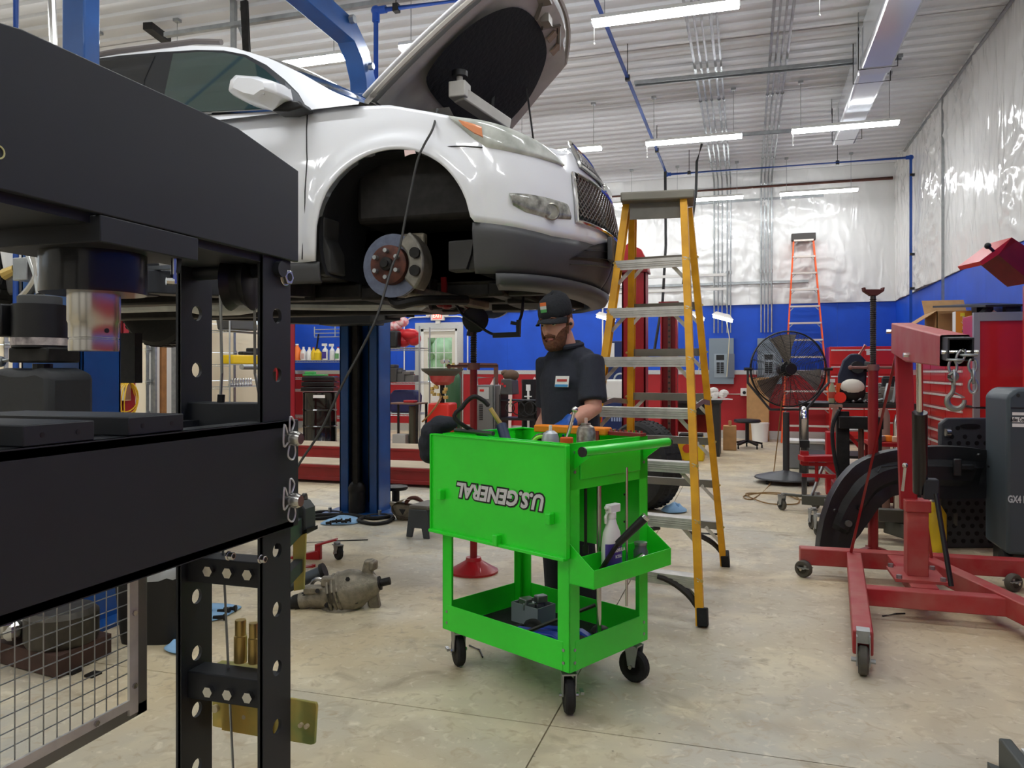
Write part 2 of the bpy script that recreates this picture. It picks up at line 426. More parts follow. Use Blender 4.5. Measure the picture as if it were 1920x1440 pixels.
# outside, seen through the panes
struct(MB().box((-60, -40, -.4), (40, 80, -.2)), 'ground_outside', mat('pale_gravel', 'b8a98e', .9, var=.2, scale=1.))
tree = thing('hedge_tree', 'leafy green tree outside, seen through the exit door panes', 'tree', (DX0-2.2, YB+6, -.2))
tm = MB(); tm.cyl((DX0-2.2, YB+6, -.2), (DX0-2.2, YB+6, 1.6), .12, .08); build(tm, 'trunk', mat('bark', '5c4a38', .9), tree)
tm = MB()
for k in range(46):
    a_, r_ = rnd.uniform(0, 6.28), rnd.uniform(.1, 1.7)
    tm.ball((DX0-2.2+math.cos(a_)*r_, YB+6+math.sin(a_)*r_*.6, rnd.uniform(1.2, 3.6)), rnd.uniform(.25, .5), 7, 5)
build(tm, 'crown', mat('leaves', 'b4d3a6', .8, var=.4, scale=3.), tree)
# exit door
d1 = struct(MB().box((DX0, YB-.01, 0), (DX0+.05, YB+.1, DZ)).box((DX1-.05, YB-.01, 0), (DX1, YB+.1, DZ)).box((DX0, YB-.01, DZ-.05), (DX1, YB+.1, DZ)), 'door_1', WHITEP)
wx0, wx1 = DX0+.05, DX1-.05; cx = (wx0+wx1)/2
lf = MB(); y0, y1 = YB+.02, YB+.06; gx0, gx1, gz0, gz1 = cx-.27, cx+.27, 1.0, 1.92
lf.box((wx0, y0, .01), (gx0, y1, DZ-.05)); lf.box((gx1, y0, .01), (wx1, y1, DZ-.05)); lf.box((gx0, y0, .01), (gx1, y1, gz0)); lf.box((gx0, y0, gz1), (gx1, y1, DZ-.05))
struct(lf, 'door_leaf', mat('door_paint', 'd9d3c4', .5), d1)
for i in range(3):
    for j in range(3):
        ax, az = gx0+(gx1-gx0)*i/3, gz0+(gz1-gz0)*j/3
        struct(MB().box((ax+.006, y0+.02, az+.006), (ax+(gx1-gx0)/3-.006, y0+.024, az+(gz1-gz0)/3-.006)), 'pane', GLASS, d1)
mt = MB()
for i in (1, 2): mt.box((gx0+(gx1-gx0)*i/3-.006, y0+.01, gz0), (gx0+(gx1-gx0)*i/3+.006, y0+.03, gz1)); mt.box((gx0, y0+.01, gz0+(gz1-gz0)*i/3-.006), (gx1, y0+.03, gz0+(gz1-gz0)*i/3+.006))
struct(mt, 'muntins', WHITEP, d1)
struct(MB().cyl((wx1-.1, y0, 1.0), (wx1-.1, y0-.05, 1.0), .02).ball((wx1-.1, y0-.07, 1.0), .035), 'door_handle', STEEL, d1, sm=40)
for a, b, c_, d_ in ((DX0-.13, DX0, 0, DZ+.13), (DX1, DX1+.13, 0, DZ+.13), (DX0, DX1, DZ, DZ+.13)):
    struct(MB().box((a, YB-.025, c_), (b, YB, d_)), 'diamond_plate_surround', DP, d1)
# ================================================================== LIGHTS AND SERVICES
LIT = mat('lit_diffuser', (.965, .985, 1), .5, emit=LAMP)
ZLAMP = 4.2
def strip_light():
    r = thing('strip_light', '', 'light')
    mb = MB(); mb.prism([(-.06, .018), (.06, .018), (.045, .055), (-.045, .055)], (-.605, 0, 0), (0, 1, 0), (0, 0, 1), 1.21)
    build(mb, 'housing', WHITEP, r)
    mb = MB(); mb.prism([(-.058, .018), (-.05, -.012), (.05, -.012), (.058, .018)], (-.6, 0, 0), (0, 1, 0), (0, 0, 1), 1.2)
    build(mb, 'diffuser', LIT, r)
    for sx in (-.5, .5):
        mb = MB().tube([(sx, 0, .05), (sx, 0, ZC-ZLAMP-.04)], .004, 6)
        mb.box((sx-.03, -.03, ZC-ZLAMP-.06), (sx+.03, .03, ZC-ZLAMP-.03)); build(mb, 'chain', GREYM, r)
    mb = MB().tube([(-.59, 0, 0), (-.59, 0, -.16)], .0025, 5); mb.ball((-.59, 0, -.17), .009, 8, 5); build(mb, 'pull_cord', WHITEP, r)
    return r
rowtxt = ['nearest row to back wall', 'second row from back wall', 'third row from back wall', 'fourth row from back wall', 'row behind the viewer']
coltxt = ['closest to right wall', 'second from right wall', 'third from right wall', 'fourth from right wall', 'second from garage doors', 'closest to garage doors']
proto = None
for j, yy in enumerate((13.7, 10.15, 6.5, 2.95, -.6)):
    for i in range(6):
        xx = 1.14-1.8*i
        if (i, j) == (3, 3): continue      # the lift's overhead beam hangs there
        if proto is None: proto = strip_light(); o = proto
        else: o = copy_tree(proto)
        o.location = (xx, yy, ZLAMP); tag(o, 'hanging strip light, %s, %s' % (rowtxt[j], coltxt[i]), 'light', 'ceiling strip lights')
# conduit bundles along the ceiling and down the back wall to the two breaker panels
def conduit_bundle(x0, xs, zs, lab, zend, y0=-3.5):
    r = thing('conduit_bundle', lab, 'conduit', (x0, YB-.05, zend))
    for k, dx in enumerate(xs):
        rad = .0115 if k % 3 else .015
        pts = [(x0+dx, y0, zs), (x0+dx, YB-.26, zs)] + arc((x0+dx, YB-.26, zs-.18), (0, 1, 0), (0, 0, 1), .18, 90, 0, 6)[1:] + [(x0+dx, YB-.08, zend)]
        build(MB().tube(pts, rad, 8), 'conduit', GREYM, r)
        for yy in (4.1, 7.1, 10.2, 13.2): build(MB().cyl((x0+dx, yy, zs), (x0+dx, yy+.06, zs), rad+.007, n=10), 'coupling', GREYM, r)
        build(MB().cyl((x0+dx, YB-.08, 3.0), (x0+dx, YB-.08, 3.06), rad+.008, n=10), 'coupling', GREYM, r)
    return r
conduit_bundle(-.42, (-.15, -.08, -.01, .08, .14), 4.72, 'five galvanised conduits down to the left breaker panel', 1.93)
conduit_bundle(.34, (-.09, -.03, .03, .09), 4.72, 'four galvanised conduits down to the right breaker panel', 1.93)
# strut channels
def strut(p0, p1, lab, w=.041):
    p0, p1 = V(p0), V(p1); x, y_, d = basis(p1-p0)
    solo(MB().beam(p0, p1, w, .006).beam(p0+V((0, 0, -.02)) + x*(w/2-.002), p1+V((0, 0, -.02))+x*(w/2-.002), .004, .041).beam(p0+V((0, 0, -.02))-x*(w/2-.002), p1+V((0, 0, -.02))-x*(w/2-.002), .004, .041), 'strut_channel', GREYM, lab, 'strut')
strut(onZ(1190, 154, 4.66), onZ(1692, 103, 4.66), 'long grey strut channel under the ceiling crossing both conduit bundles and the duct', .08)
strut(onZ(1235, 262, 4.66), onZ(1620, 232, 4.66), 'grey strut channel under the ceiling behind the second light row')
strut((-1.4, YB-.06, 4.35), (1.3, YB-.06, 4.35), 'upper grey strut channel across the plastic sheeting of the back wall')
strut((-2.6, YB-.06, 2.85), (1.05, YB-.06, 2.85), 'lower grey strut channel across the plastic sheeting, behind the orange ladder')
rc = MB()
pts = [(-6, YB-.12, 4.55), (2.4, YB-.12, 4.55)]
solo(MB().tube(pts, .028, 8), 'iron_pipe', mat('rusty_iron', '6d4338', .7, var=.3), 'rusty brown iron pipe along the top of the back wall', 'pipe')
# blue compressed-air line
ZA = 4.47
ab = thing('air_line', 'blue compressed-air pipe crossing under the ceiling and dropping down the right wall', 'pipe', (2.38, 12.9, 1.9))
xa = -1.26
build(MB().tube([(xa, -1.5, ZA), (xa, 12.85, ZA)], .02, 10), 'pipe', AIRBLUE, ab)
build(MB().tube([(xa, 12.85, ZA), (2.38, 12.9, ZA)], .02, 10), 'pipe', AIRBLUE, ab)
build(MB().tube([(2.38, 12.9, ZA), (2.38, 12.9, 1.6)], .02, 10), 'pipe', AIRBLUE, ab)
for p in ((xa, 12.85, ZA), (2.38, 12.9, ZA)): build(MB().ball(p, .04).cyl(V(p)-V((.07, 0, 0)) if p[0] > 0 else p, V(p)+(V((0, 0, 0)) if p[0] > 0 else V((.07, 0, 0))), .03, n=12), 'elbow', AIRBLUE, ab)
for p in ((xa, 8.5, ZA), (xa, 11.4, ZA), (1.35, 12.9, ZA), (-.9, 12.86, ZA)):
    build(MB().cyl((p[0], p[1], ZA+.02), (p[0], p[1], ZC), .005, n=6).bx(p, (.05, .05, .06)), 'hanger', BLACK, ab)
for z in (3.0, 2.48, 4.2): build(MB().bx((2.4, 12.9, z), (.07, .06, .035)), 'pipe_clip', BLACK, ab)
xd, yd = onZ(705, 20, ZA).x, onZ(705, 20, ZA).y
ab2 = thing('air_line', 'blue air pipe running under the ceiling and dropping beside the lift column', 'pipe', (xd, yd, 1.2))
build(MB().tube([(xa, yd+.1, ZA), (xd, yd, ZA)], .022, 10), 'pipe', AIRBLUE, ab2); build(MB().tube([(xd, yd, ZA), (xd, yd, 1.2)], .022, 10), 'pipe', AIRBLUE, ab2)
build(MB().ball((xd, yd, ZA), .045).cyl((xd, yd, ZA-.1), (xd, yd, ZA), .034).cyl((xd, yd, ZA), (xd+.1, yd, ZA), .034), 'elbow', AIRBLUE, ab2)
p = onZ(742, 14, ZA); build(MB().bx((p.x, yd+.01, ZA), (.05, .06, .07)).cyl((p.x, yd, ZA), (p.x, yd, ZC), .005, n=6), 'hanger', BLACK, ab2)
# overhead hoses / cables near the ladder
a_, b_ = onY(1316, 270, 11.5), onY(1305, 362, 11.5)
solo(MB().tube([a_, (a_+b_)/2+V((-.03, 0, .1)), b_, b_+V((-.2, .2, -1.3))], .02, 8), 'air_hose', BLACK, 'black air hose hanging from the ceiling behind the yellow ladder, right strand', 'hose')
a_ = V((xa, 12.6, ZA)); solo(MB().tube([a_, a_+V((.01, 0, -1.2)), a_+V((-.03, -.1, -2.1)), a_+V((-.15, -.2, -2.9))], .022, 8), 'air_hose', BLACK, 'black air hose hanging straight down from the blue pipe corner', 'hose')
# ceiling duct wrapped in glossy film
FILM = mat('film_wrapped_duct', 'ccd3dd', .12, spec=.9, coat=.6)
dk = thing('air_duct', 'film-wrapped square air duct hung under the ceiling along the right side', 'duct', (1.2, 9, 4.32))
zb = 4.34
build(MB().box((1.1, -2.0, zb-.03), (1.42, 8.55, zb+.36)), 'duct_section', FILM, dk, bevel=.03)
build(MB().box((1.12, 8.75, zb), (1.42, 11.45, zb+.34)), 'duct_section', FILM, dk, bevel=.03)
build(MB().prism([(1.1, zb-.03), (1.42, zb-.03), (1.42, zb+.36), (1.1, zb+.36)], (0, 8.75, 0), (1, 0, 0), (0, 0, 1), .2), 'duct_collar', mat('film_collar', 'bfc4cc', .2, spec=.8), dk, bevel=.02)
for yy in (8.45, 8.85, 10.95):
    build(MB().tube([(1.08, yy, zb+.36), (1.08, yy, zb-.07), (1.44, yy, zb-.07), (1.44, yy, zb+.36)], .006, 5), 'strap', BLACK, dk)
for yy in (8.45, 11.0): build(MB().tube([(1.08, yy, zb+.3), (1.08, yy, ZC)], .006, 5).tube([(1.44, yy, zb+.3), (1.44, yy, ZC)], .006, 5), 'hanger_rod', GREYM, dk)
# conduit on the right wall
solo(MB().tube([(XR-.06, -3, 4.76), (XR-.06, 13.6, 4.76)], .022, 8), 'wall_conduit', GREYM, 'galvanised conduit along the top of the right wall', 'conduit')
p = onX(1768, 195, XR-.06)
solo(MB().tube([(XR-.06, p.y, 4.74), (XR-.06, p.y, 1.5)], .018, 8), 'wall_conduit', GREYM, 'galvanised conduit dropping down the right wall to the red tool chest', 'conduit')
# breaker panels
def breaker(px0, px1, lab, opened):
    p0, p1 = onY(px0, 635, YB-.02), onY(px1, 720, YB-.02); r = thing('breaker_box', lab, 'breaker panel', (p0.x, YB-.05, p1.z))
    GP = mat('breaker_grey', '7d8a94', .5, .2)
    build(MB().box((p0.x, YB-.13, p1.z), (p1.x, YB-.02, p0.z)), 'cabinet', GP, r, bevel=.004)
    mx = (p0.x+p1.x)/2; z0, z1 = p1.z+.12, p1.z+.55
    build(MB().box((mx-.13, YB-.137, z0), (mx+.1, YB-.13, z1)), 'cover', mat('breaker_cover', '94a0a9', .5, .2), r, bevel=.003)
    build(MB().box((mx-.09, YB-.142, z0+.32), (mx+.05, YB-.137, z1-.02)), 'main_switch', BLACK, r)
    for s_ in (-1, 1):
        for k in range(6): build(MB().box((mx-.02+s_*.035-.028, YB-.145, z0+.08+k*.034), (mx-.02+s_*.035+.028, YB-.137, z0+.105+k*.034)), 'breaker', BLACK, r)
    if opened:
        build(MB().bx((mx+.17, YB-.19, (z0+z1)/2), (.012, .14, z1-z0), R(-55)), 'door', GP, r)
        build(MB().bx((mx+.16, YB-.20, (z0+z1)/2), (.004, .11, z1-z0-.06), R(-55)), 'circuit_chart', mat('paper', 'efeee8', .8), r)
breaker(1330, 1376, 'grey breaker panel with open door on the back wall, left of the fan', True)
breaker(1420, 1466, 'grey breaker panel on the back wall seen through the fan cage', False)
# exit sign
ex = onY(821, 592, YB-.05); es = thing('exit_sign', 'lit red EXIT sign with twin lamp heads above the door', 'sign', ex)
build(MB().box((ex.x-.15, YB-.08, ex.z-.1), (ex.x+.15, YB-.02, ex.z+.1)), 'housing', WHITEP, es, bevel=.01)
build(MB().box((ex.x-.1, YB-.086, ex.z-.07), (ex.x+.1, YB-.08, ex.z+.08)), 'red_panel', mat('exit_red_lit', (1, .12, .1), .5, emit=1.3), es)
build(text_mb('EXIT', .13, (ex.x, YB-.09, ex.z), (1, 0, 0), (0, 0, 1), .001, bold=.003, sx=.72), 'lettering', mat('exit_letter', (1, .45, .35), .5, emit=2.0), es)
for s_ in (-1, 1): build(MB().lathe([(.02, -.03), (.05, 0), (.055, .03), (.02, .035)], (ex.x+s_*.19, YB-.08, ex.z+.02), (s_*.5, -1, -.1), 14), 'lamp_head', WHITEP, es)
build(MB().box((ex.x-.05, YB-.06, ex.z-.16), (ex.x+.05, YB-.02, ex.z-.1)), 'junction_box', WHITEP, es)
# white conduit arch over the exit door
l, r_ = onY(758, 640, YB-.03), onY(877, 640, YB-.03); zt = ex.z-.02
pts = [(l.x, YB-.03, 1.25)]+arc((l.x+.22, YB-.03, zt-.22), (1, 0, 0), (0, 0, 1), .22, 180, 90, 6)+arc((r_.x-.22, YB-.03, zt-.22), (1, 0, 0), (0, 0, 1), .22, 90, 0, 6)+[(r_.x, YB-.03, 1.25)]
solo(MB().tube(pts, .014, 8), 'door_conduit', WHITEP, 'white conduit arching over the exit door to the sign', 'conduit')
p = onY(1130, 640, YB-.04); solo(MB().tube([(p.x, p.y, 1.3), (p.x, p.y, 2.7), (p.x+.2, p.y, 2.72), (-.3, p.y, 2.72)], .014, 8), 'wall_conduit', WHITEP, 'white conduit rising on the blue back wall beside the mechanic', 'conduit')
o_ = onY(1395, 735, YB-.03); ob = thing('wall_socket', 'white wall socket box on the red back wall by the stool', 'socket', o_)
build(MB().box((o_.x-.06, YB-.08, o_.z-.07), (o_.x+.06, YB-.012, o_.z+.07)), 'box', WHITEP, ob, bevel=.008)
build(MB().cyl((o_.x+.005, YB-.085, o_.z-.01), (o_.x+.005, YB-.08, o_.z-.01), .03), 'outlet', BLACK, ob)
build(MB().tube([(o_.x-.06, YB-.03, o_.z-.04), (o_.x-.75, YB-.03, o_.z-.04)], .012, 6), 'conduit', WHITEP, ob)
# small clip-on work lamps hanging in front of the blue wall
def work_lamp(px, py, d, lab):
    p = onY(px, py, d); r = thing('work_lamp', lab, 'lamp', p-V((0, 0, .1)))
    build(MB().prism([(-.16, .0), (.16, .0), (.1, .06), (-.1, .06)], p+V((0, -.05, .02)), (1, 0, -.28), (.1, 0, 1), -.14), 'hood', WHITEP, r)
    q = p+V((0, -.01, -.01)); build(MB().bx(q, (.3, .1, .03), m=Matrix.Rotation(.28, 3, 'Y')), 'bulb_panel', mat('work_lamp_glow', (1, .98, .95), .5, emit=9.), r)
    build(MB().tube([p+V((-.08, 0, .06)), p+V((0, 0, 2.49-p.z)), p+V((.08, 0, .05))], .004, 5), 'hanging_chain', GREYM, r)
    build(MB().tube([p+V((.05, 0, 0)), p+V((.1, 0, -.3)), p+V((.06, .05, -.9))], .007, 5), 'cord', mat('cream_cord', 'd8cfa8', .6), r)
work_lamp(1355, 597, 12.3, 'glowing white shop lamp hanging left of the breaker panels')
work_lamp(1136, 597, 12.3, 'glowing white shop lamp hanging between mechanic and yellow ladder')
work_lamp(1302, 594, 12.3, 'glowing white shop lamp hanging behind the right rail of the yellow ladder')
p0, p1 = onY(1110, 545, 12.3), onY(1362, 545, 12.3)
for k, (z, nm) in enumerate(((2.5, 'lower'), (2.72, 'upper'))):
    solo(MB().beam((p0.x, 12.3, z), (p1.x, 12.3, z), .04, .04), 'lamp_rail', WHITEP, '%s white rail carrying the hanging shop lamps' % nm, 'rail')
# door-opener rail and brackets at the ceiling over the car
a_, b_ = onZ(310, 66, 4.6), onZ(905, -25, 4.6)
r = thing('opener_rail', 'grey garage-door opener rail under the ceiling above the car roof', 'rail', a_)
build(MB().beam(a_, b_, .05, .04), 'rail', GREYM, r)
for px, py in ((295, 62), (612, 8)):
    p = onZ(px, py, 4.7); build(MB().bx(p, (.1, .34, .07), R(10)), 'bracket', DARKM, r)
p = onZ(438, 45, 4.62); build(MB().beam(p, p+V((0, 0, .24)), .05, .05).beam(p+V((0, 0, -.5)), p, .05, .03).beam(p+V((.22, .05, -.5)), p+V((.05, 0, .0)), .04, .02), 'hanger_bracket', GREYM, r)
p = onZ(458, 62, 4.4); build(MB().beam(p+V((.05, 0, -.6)), p+V((0, 0, .3)), .07, .03), 'perforated_angle', DARKM, r)
p0, p1 = W(92, -40, 4.2), W(100, 80, 4.2)
solo(MB().tube([p0, p0.lerp(p1, .3)+V((.01, 0, 0)), p1, p1+V((.02, 0, -.3))], .02, 8), 'flex_conduit', STEEL, 'ribbed flexible metal conduit hanging beside the near blue column', 'conduit')
p = W(30, 0, 4.15); solo(MB().tube([(p.x, p.y, ZC), (p.x, p.y, .9)], .016, 8), 'air_pipe', AIRBLUE, 'blue air drop pipe at the top left edge of view', 'pipe')
# ================================================================== TWO-POST LIFT
LX0, LX1 = -3.36, -2.99
def lift():
    r = thing('two_post_lift', 'blue two-post car lift with bent overhead beam holding up the white car', 'car lift', (-3.17, 4.5, 0))
    th = .02
    for (ya, yb, op) in ((5.9, 6.14, -1), (2.86, 3.1, 1)):
        m = MB(); back = yb if op < 0 else ya; front = ya if op < 0 else yb
        m.box((LX0, back-(th if op < 0 else 0), 0), (LX1, back+(0 if op < 0 else th), 2.42))
        m.box((LX0, ya, 0), (LX0+th, yb, 2.42)); m.box((LX1-th, ya, 0), (LX1, yb, 2.42))
        f0, f1 = (front, front+th) if op < 0 else (front-th, front)
        m.box((LX0, f0, 0), (LX0+.085, f1, 2.42)); m.box((LX1-.085, f0, 0), (LX1, f1, 2.42))
        build(m, 'column', BLUE, r, bevel=.006)
        build(MB().box((LX0-.1, ya-.12, 0), (LX1+.1, yb+.12, .02)), 'base_plate', BLUE, r)
        for sx in (LX0-.05, LX1+.05):
            for sy in (ya-.07, yb+.07): build(MB().cyl((sx, sy, .02), (sx, sy, .06), .016, n=6), 'anchor_bolt', GREYM, r)
        ym = (ya+yb)/2
        build(MB().box((LX0+.09, ym-.07, .1), (LX0+.12, ym+.07, 2.38)).box((LX1-.12, ym-.07, .1), (LX1-.09, ym+.07, 2.38)), 'slider_rail', DARKM, r)
        build(MB().box((-3.19, front-.05*(-op)-.02, .05), (-3.15, front-.05*(-op)+.02, 2.6)), 'chain_guard', DARKM, r)
        yo = front+op*.02
        build(MB().cyl((-3.18, yo, .02), (-3.18, yo, .22), .07, n=12).ball((-3.18, yo, .22), .075), 'pulley_cover', DARKM, r)
        ye = 6.02 if op < 0 else 3.05
        build(MB().box((-3.26, ye-.05, 2.4), (-3.12, ye+.05, 3.62)), 'extension', BLUE, r, bevel=.008)
        # carriage and arms
        yc = front+op*.0; cz = 1.65
        build(MB().box((-3.42, min(yc, yc+op*.2)-.04, cz-.04), (-2.93, max(yc, yc+op*.2), cz+.14)), 'carriage', BLACKP, r, bevel=.01)
        ysill = 5.15 if op < 0 else 3.8
        for s_, tx in ((1, -2.35), (-1, -4.2)):
            p0 = V((-3.17+s_*.2, yc+op*.12, cz+.03)); p1 = V((tx, ysill, cz+.03)); pm = p0.lerp(p1, .55)
            build(MB().beam(p0, pm, .13, .12), 'arm', BLACKP, r, bevel=.006)
            build(MB().beam(p0.lerp(p1, .4), p1, .095, .085), 'arm_extension', DARKM, r, bevel=.004)
            build(MB().cyl(p1-V((0, 0, .06)), p1+V((0, 0, .045)), .03).cyl(p1+V((0, 0, .03)), p1+V((0, 0, .05)), .065), 'lift_pad', RUBBER, r)
            build(MB().beam(p0+V((0, 0, .07)), p0+V((s_*.5, 0, .07)), .02, .02), 'restraint_bar', GREYM, r)
    # bent overhead beam
    zt = 4.05
    sec = lambda c, d: None
    path = [(6.02, 3.6), (6.0, 3.75), (5.9, 3.93), (5.72, 4.05), (5.0, 4.06), (4.0, 4.06), (3.4, 4.05), (3.16, 3.93), (3.07, 3.75), (3.05, 3.6)]
    rows = []
    for i, (yy, zz) in enumerate(path):
        a = V(path[max(i-1, 0)]); b = V(path[min(i+1, len(path)-1)]); d = (b-a).normalized(); n = V((-d.y, d.x)); h = .09
        rows.append([(-3.27, yy-n.x*h, zz-n.y*h), (-3.11, yy-n.x*h, zz-n.y*h), (-3.11, yy+n.x*h, zz+n.y*h), (-3.27, yy+n.x*h, zz+n.y*h)])
    build(MB().grid(rows, cl=True), 'overhead_beam', BLUE, r, bevel=.006)
    build(MB().cyl((-3.1, 5.62, 4.1), (-3.06, 5.62, 4.1), .035, n=6).cyl((-3.1, 5.95, 3.84), (-3.06, 5.95, 3.84), .03, n=6), 'bolt', GREYM, r)
    # power unit on the near column
    u = V((-2.9, 2.62, 0))
    def P(px, py): return onY(px, py, 2.62)
    a, b = P(22, 690), P(133, 690); rx = (b.x-a.x)/2; cx = (a.x+b.x)/2
    z = lambda py: P(78, py).z
    m = MB(); m.prism([(-rx, z(800)-.15), (rx, z(800)-.15), (rx, z(700)), (rx*.55, z(690)), (rx*.2, z(694)), (-rx*.25, z(694)), (-rx*.6, z(690)), (-rx, z(694))], (cx, 2.75, 0), (1, 0, 0), (0, 0, 1), .24)
    build(m, 'oil_reservoir', mat('reservoir_plastic', '26282a', .6, bump=.2), r, bevel=.03)
    build(MB().cyl((cx+.01, 2.62, z(694)), (cx+.01, 2.62, z(682)), .04, n=10), 'filler_cap', BLACK, r)
    mx = P(75, 600).x; rm = (P(117, 600).x-P(45, 600).x)/2
    build(MB().box((mx-.1, 2.55, z(680)), (mx+.12, 2.72, z(652))), 'valve_block', DARKM, r, bevel=.008)
    build(MB().cyl((mx, 2.62, z(652)), (mx, 2.62, z(572)), rm, n=20), 'motor', BLACK, r)
    build(MB().lathe([(rm*.8, z(572)), (rm*.8, z(557)), (rm*.7, z(555))], (mx, 2.62, 0), n=20), 'fan_cover', mat('fan_cover_grey', '4a4c4d', .6), r)
    build(MB().box((P(20, 600).x, 2.5, z(632)), (P(48, 600).x, 2.62, z(572))), 'switch_box', BLACK, r, bevel=.008)
    lb = MB(); lb.cyl((mx, 2.62, z(648)), (mx, 2.62, z(634)), rm+.003, n=20, cap=False); build(lb, 'rating_label', mat('rating_label', 'cfc3c0', .6, var=.6, scale=14, col2='5a5556'), r)
    build(MB().tube([P(0, 678), P(45, 670)], .012, 8).ball(P(0, 678), .025), 'release_lever', GREYM, r)
    hz = MB(); hz.tube(catmull([P(78, 556), P(72, 520), P(62, 490), P(58, 478)], 5), .022, 10); hz.tube(catmull([P(40, 562), P(60, 540), P(72, 515), P(66, 480)], 5), .022, 10)
    build(hz, 'conduit_hose', STEEL, r)
    build(MB().box((P(31, 500).x, 2.6, z(525)), (P(58, 500).x, 2.7, z(482))), 'switch_plate', GREYM, r, bevel=.004)
    build(MB().cyl(P(30, 505), P(10, 515), .022, .028, 10), 'air_coupling', BRASS, r)
    pf = W(237, 650, 4.6); build(MB().box((pf.x-.09, pf.y-.03, W(0, 718, 4.6).z), (pf.x+.09, pf.y+.03, W(0, 625, 4.6).z)), 'rubber_flap', RUBBER, r)
    build(MB().tube([(-3.18, 5.86, 2.7), (-3.17, 5.86, 1.35)], .012, 6), 'lift_cable', GREYM, r)
    return r
lift()
# ================================================================== THE WHITE CAR ON THE LIFT
CY = 4.45; FXA = -1.69; AZ = 1.90; AR = .425
def interp(tab, x):
    if x <= tab[0][0]: return tab[0][1]
    for (a, p), (b, q) in zip(tab[:-1], tab[1:]):
        if x <= b:
            t = (x-a)/(b-a); t = t*t*(3-2*t) if False else t
            return p+(q-p)*t
    return tab[-1][1]
SETB = [(1.55, .22), (1.65, .10), (1.80, .02), (1.95, 0), (2.1, .015), (2.25, .05), (2.35, .09), (2.5, .19), (2.6, .3)]
TUMB = [(1.55, .10), (1.70, .05), (1.90, .015), (2.15, .0), (2.35, .012), (2.48, .03), (2.6, .06)]
XC0, XC1, HW, EX = -1.25, -.745, .975, 2/2.2
def surf(s, z, off=0.):
    """s<0: along the near side (metres from the front corner), 0..1 near front quarter, 1..2 far quarter, >2 far side"""
    far = s > 1
    if far: s = 2-s
    if s <= 0:
        x = XC0+s; hw = HW-.0*0; n = V((0, -1)); p = V((x, -hw)); w = 0.
        tail = max(0, -s-3.75); p.y += .06*tail*tail
    else:
        t = R(90*(1-s)); c, q = math.cos(t), math.sin(t)
        p = V((XC0+(XC1-XC0)*max(c, 1e-6)**EX, -HW*max(q, 1e-6)**EX))
        w = min(1, s*1.25); n = V((c, -q)) if s < 1 else V((1, 0)); n.normalize()
    arch = 0.
    inn = interp(SETB, z)*w+interp(TUMB, z)*(1-w)
    p = p-n*(inn-off)
    if far: p.y = -p.y
    return V((p.x, CY+p.y, z))
def PJ(p):
    Z = p.dot(FW); return 960+1440*p.dot(RT)/Z, 697-(p.z-CAMH)*1440/Z
_tabS = [(-4.5+4.5*i/112) for i in range(112)]+[i/70 for i in range(99)]
def inv(px, py):
    best = None
    for s in _tabS:
        z = 2.1
        for _ in range(4):
            q = surf(s, z); Z = q.dot(FW); z = CAMH+(697-py)/1440*Z
        q = surf(s, z); e = abs(PJ(q)[0]-px)
        if best is None or e < best[0]: best = (e, s, z)
    e, s0, z = best; st = .03
    for _ in range(14):
        for ds in (-st, st):
            s = s0+ds; z2 = z
            for _ in range(3): z2 = CAMH+(697-py)/1440*surf(s, z2).dot(FW)
            e2 = abs(PJ(surf(s, z2))[0]-px)
            if e2 < e: e, s0, z = e2, s, z2
        st *= .6
    return s0, z
def patch(top, bot, nu=20, nv=6, off=.006, fn=None):
    """surface patch between two px poly-lines"""
    T = [inv(*p) for p in top]; B = [inv(*p) for p in bot]
    def along(L, t):
        k = t*(len(L)-1); i = min(int(k), len(L)-2); f = k-i
        return L[i][0]+(L[i+1][0]-L[i][0])*f, L[i][1]+(L[i+1][1]-L[i][1])*f
    rows = []
    for j in range(nv+1):
        row = []
        for i in range(nu+1):
            a, b = along(T, i/nu), along(B, i/nu); v = j/nv
            s, z = a[0]+(b[0]-a[0])*v, a[1]+(b[1]-a[1])*v
            e = off*(min(1, 6*min(v, 1-v)) if fn is None else 1)+ (fn(i/nu, v) if fn else 0)
            row.append(surf(s, z, e+.002))
        rows.append(row)
    return MB().grid(rows)
ZT = [(-4.6, 2.62), (-.92, 2.595), (-.72, 2.585), (-.47, 2.565), (-.25, 2.505), (-.1, 2.46), (.1, 2.385), (.33, 2.33), (.55, 2.35), (.75, 2.45), (1.0, 2.50)]
ZK = [(-4.6, 1.79), (-.85, 1.79), (-.4, 1.94), (.0, 1.94), (.45, 1.89), (.78, 1.90), (1.0, 1.94)]
ZB = [(-4.6, 1.68), (-.85, 1.68), (-.3, 1.71), (.05, 1.695), (1.0, 1.70)]
def sym(s): return 2-s if s > 1 else s
def archz(s):
    s = sym(s)
    if s > 0: return 0
    x = XC0+s; z = 0
    for cx in (FXA, FXA-2.97):
        d = abs(x-cx)
        if d < AR: z = max(z, AZ-.0+math.sqrt(AR*AR-d*d))
    return z
def inarch(s):
    s = sym(s)
    return s <= 0 and any(abs(XC0+s-cx) < AR-.002 for cx in (FXA, FXA-2.97))
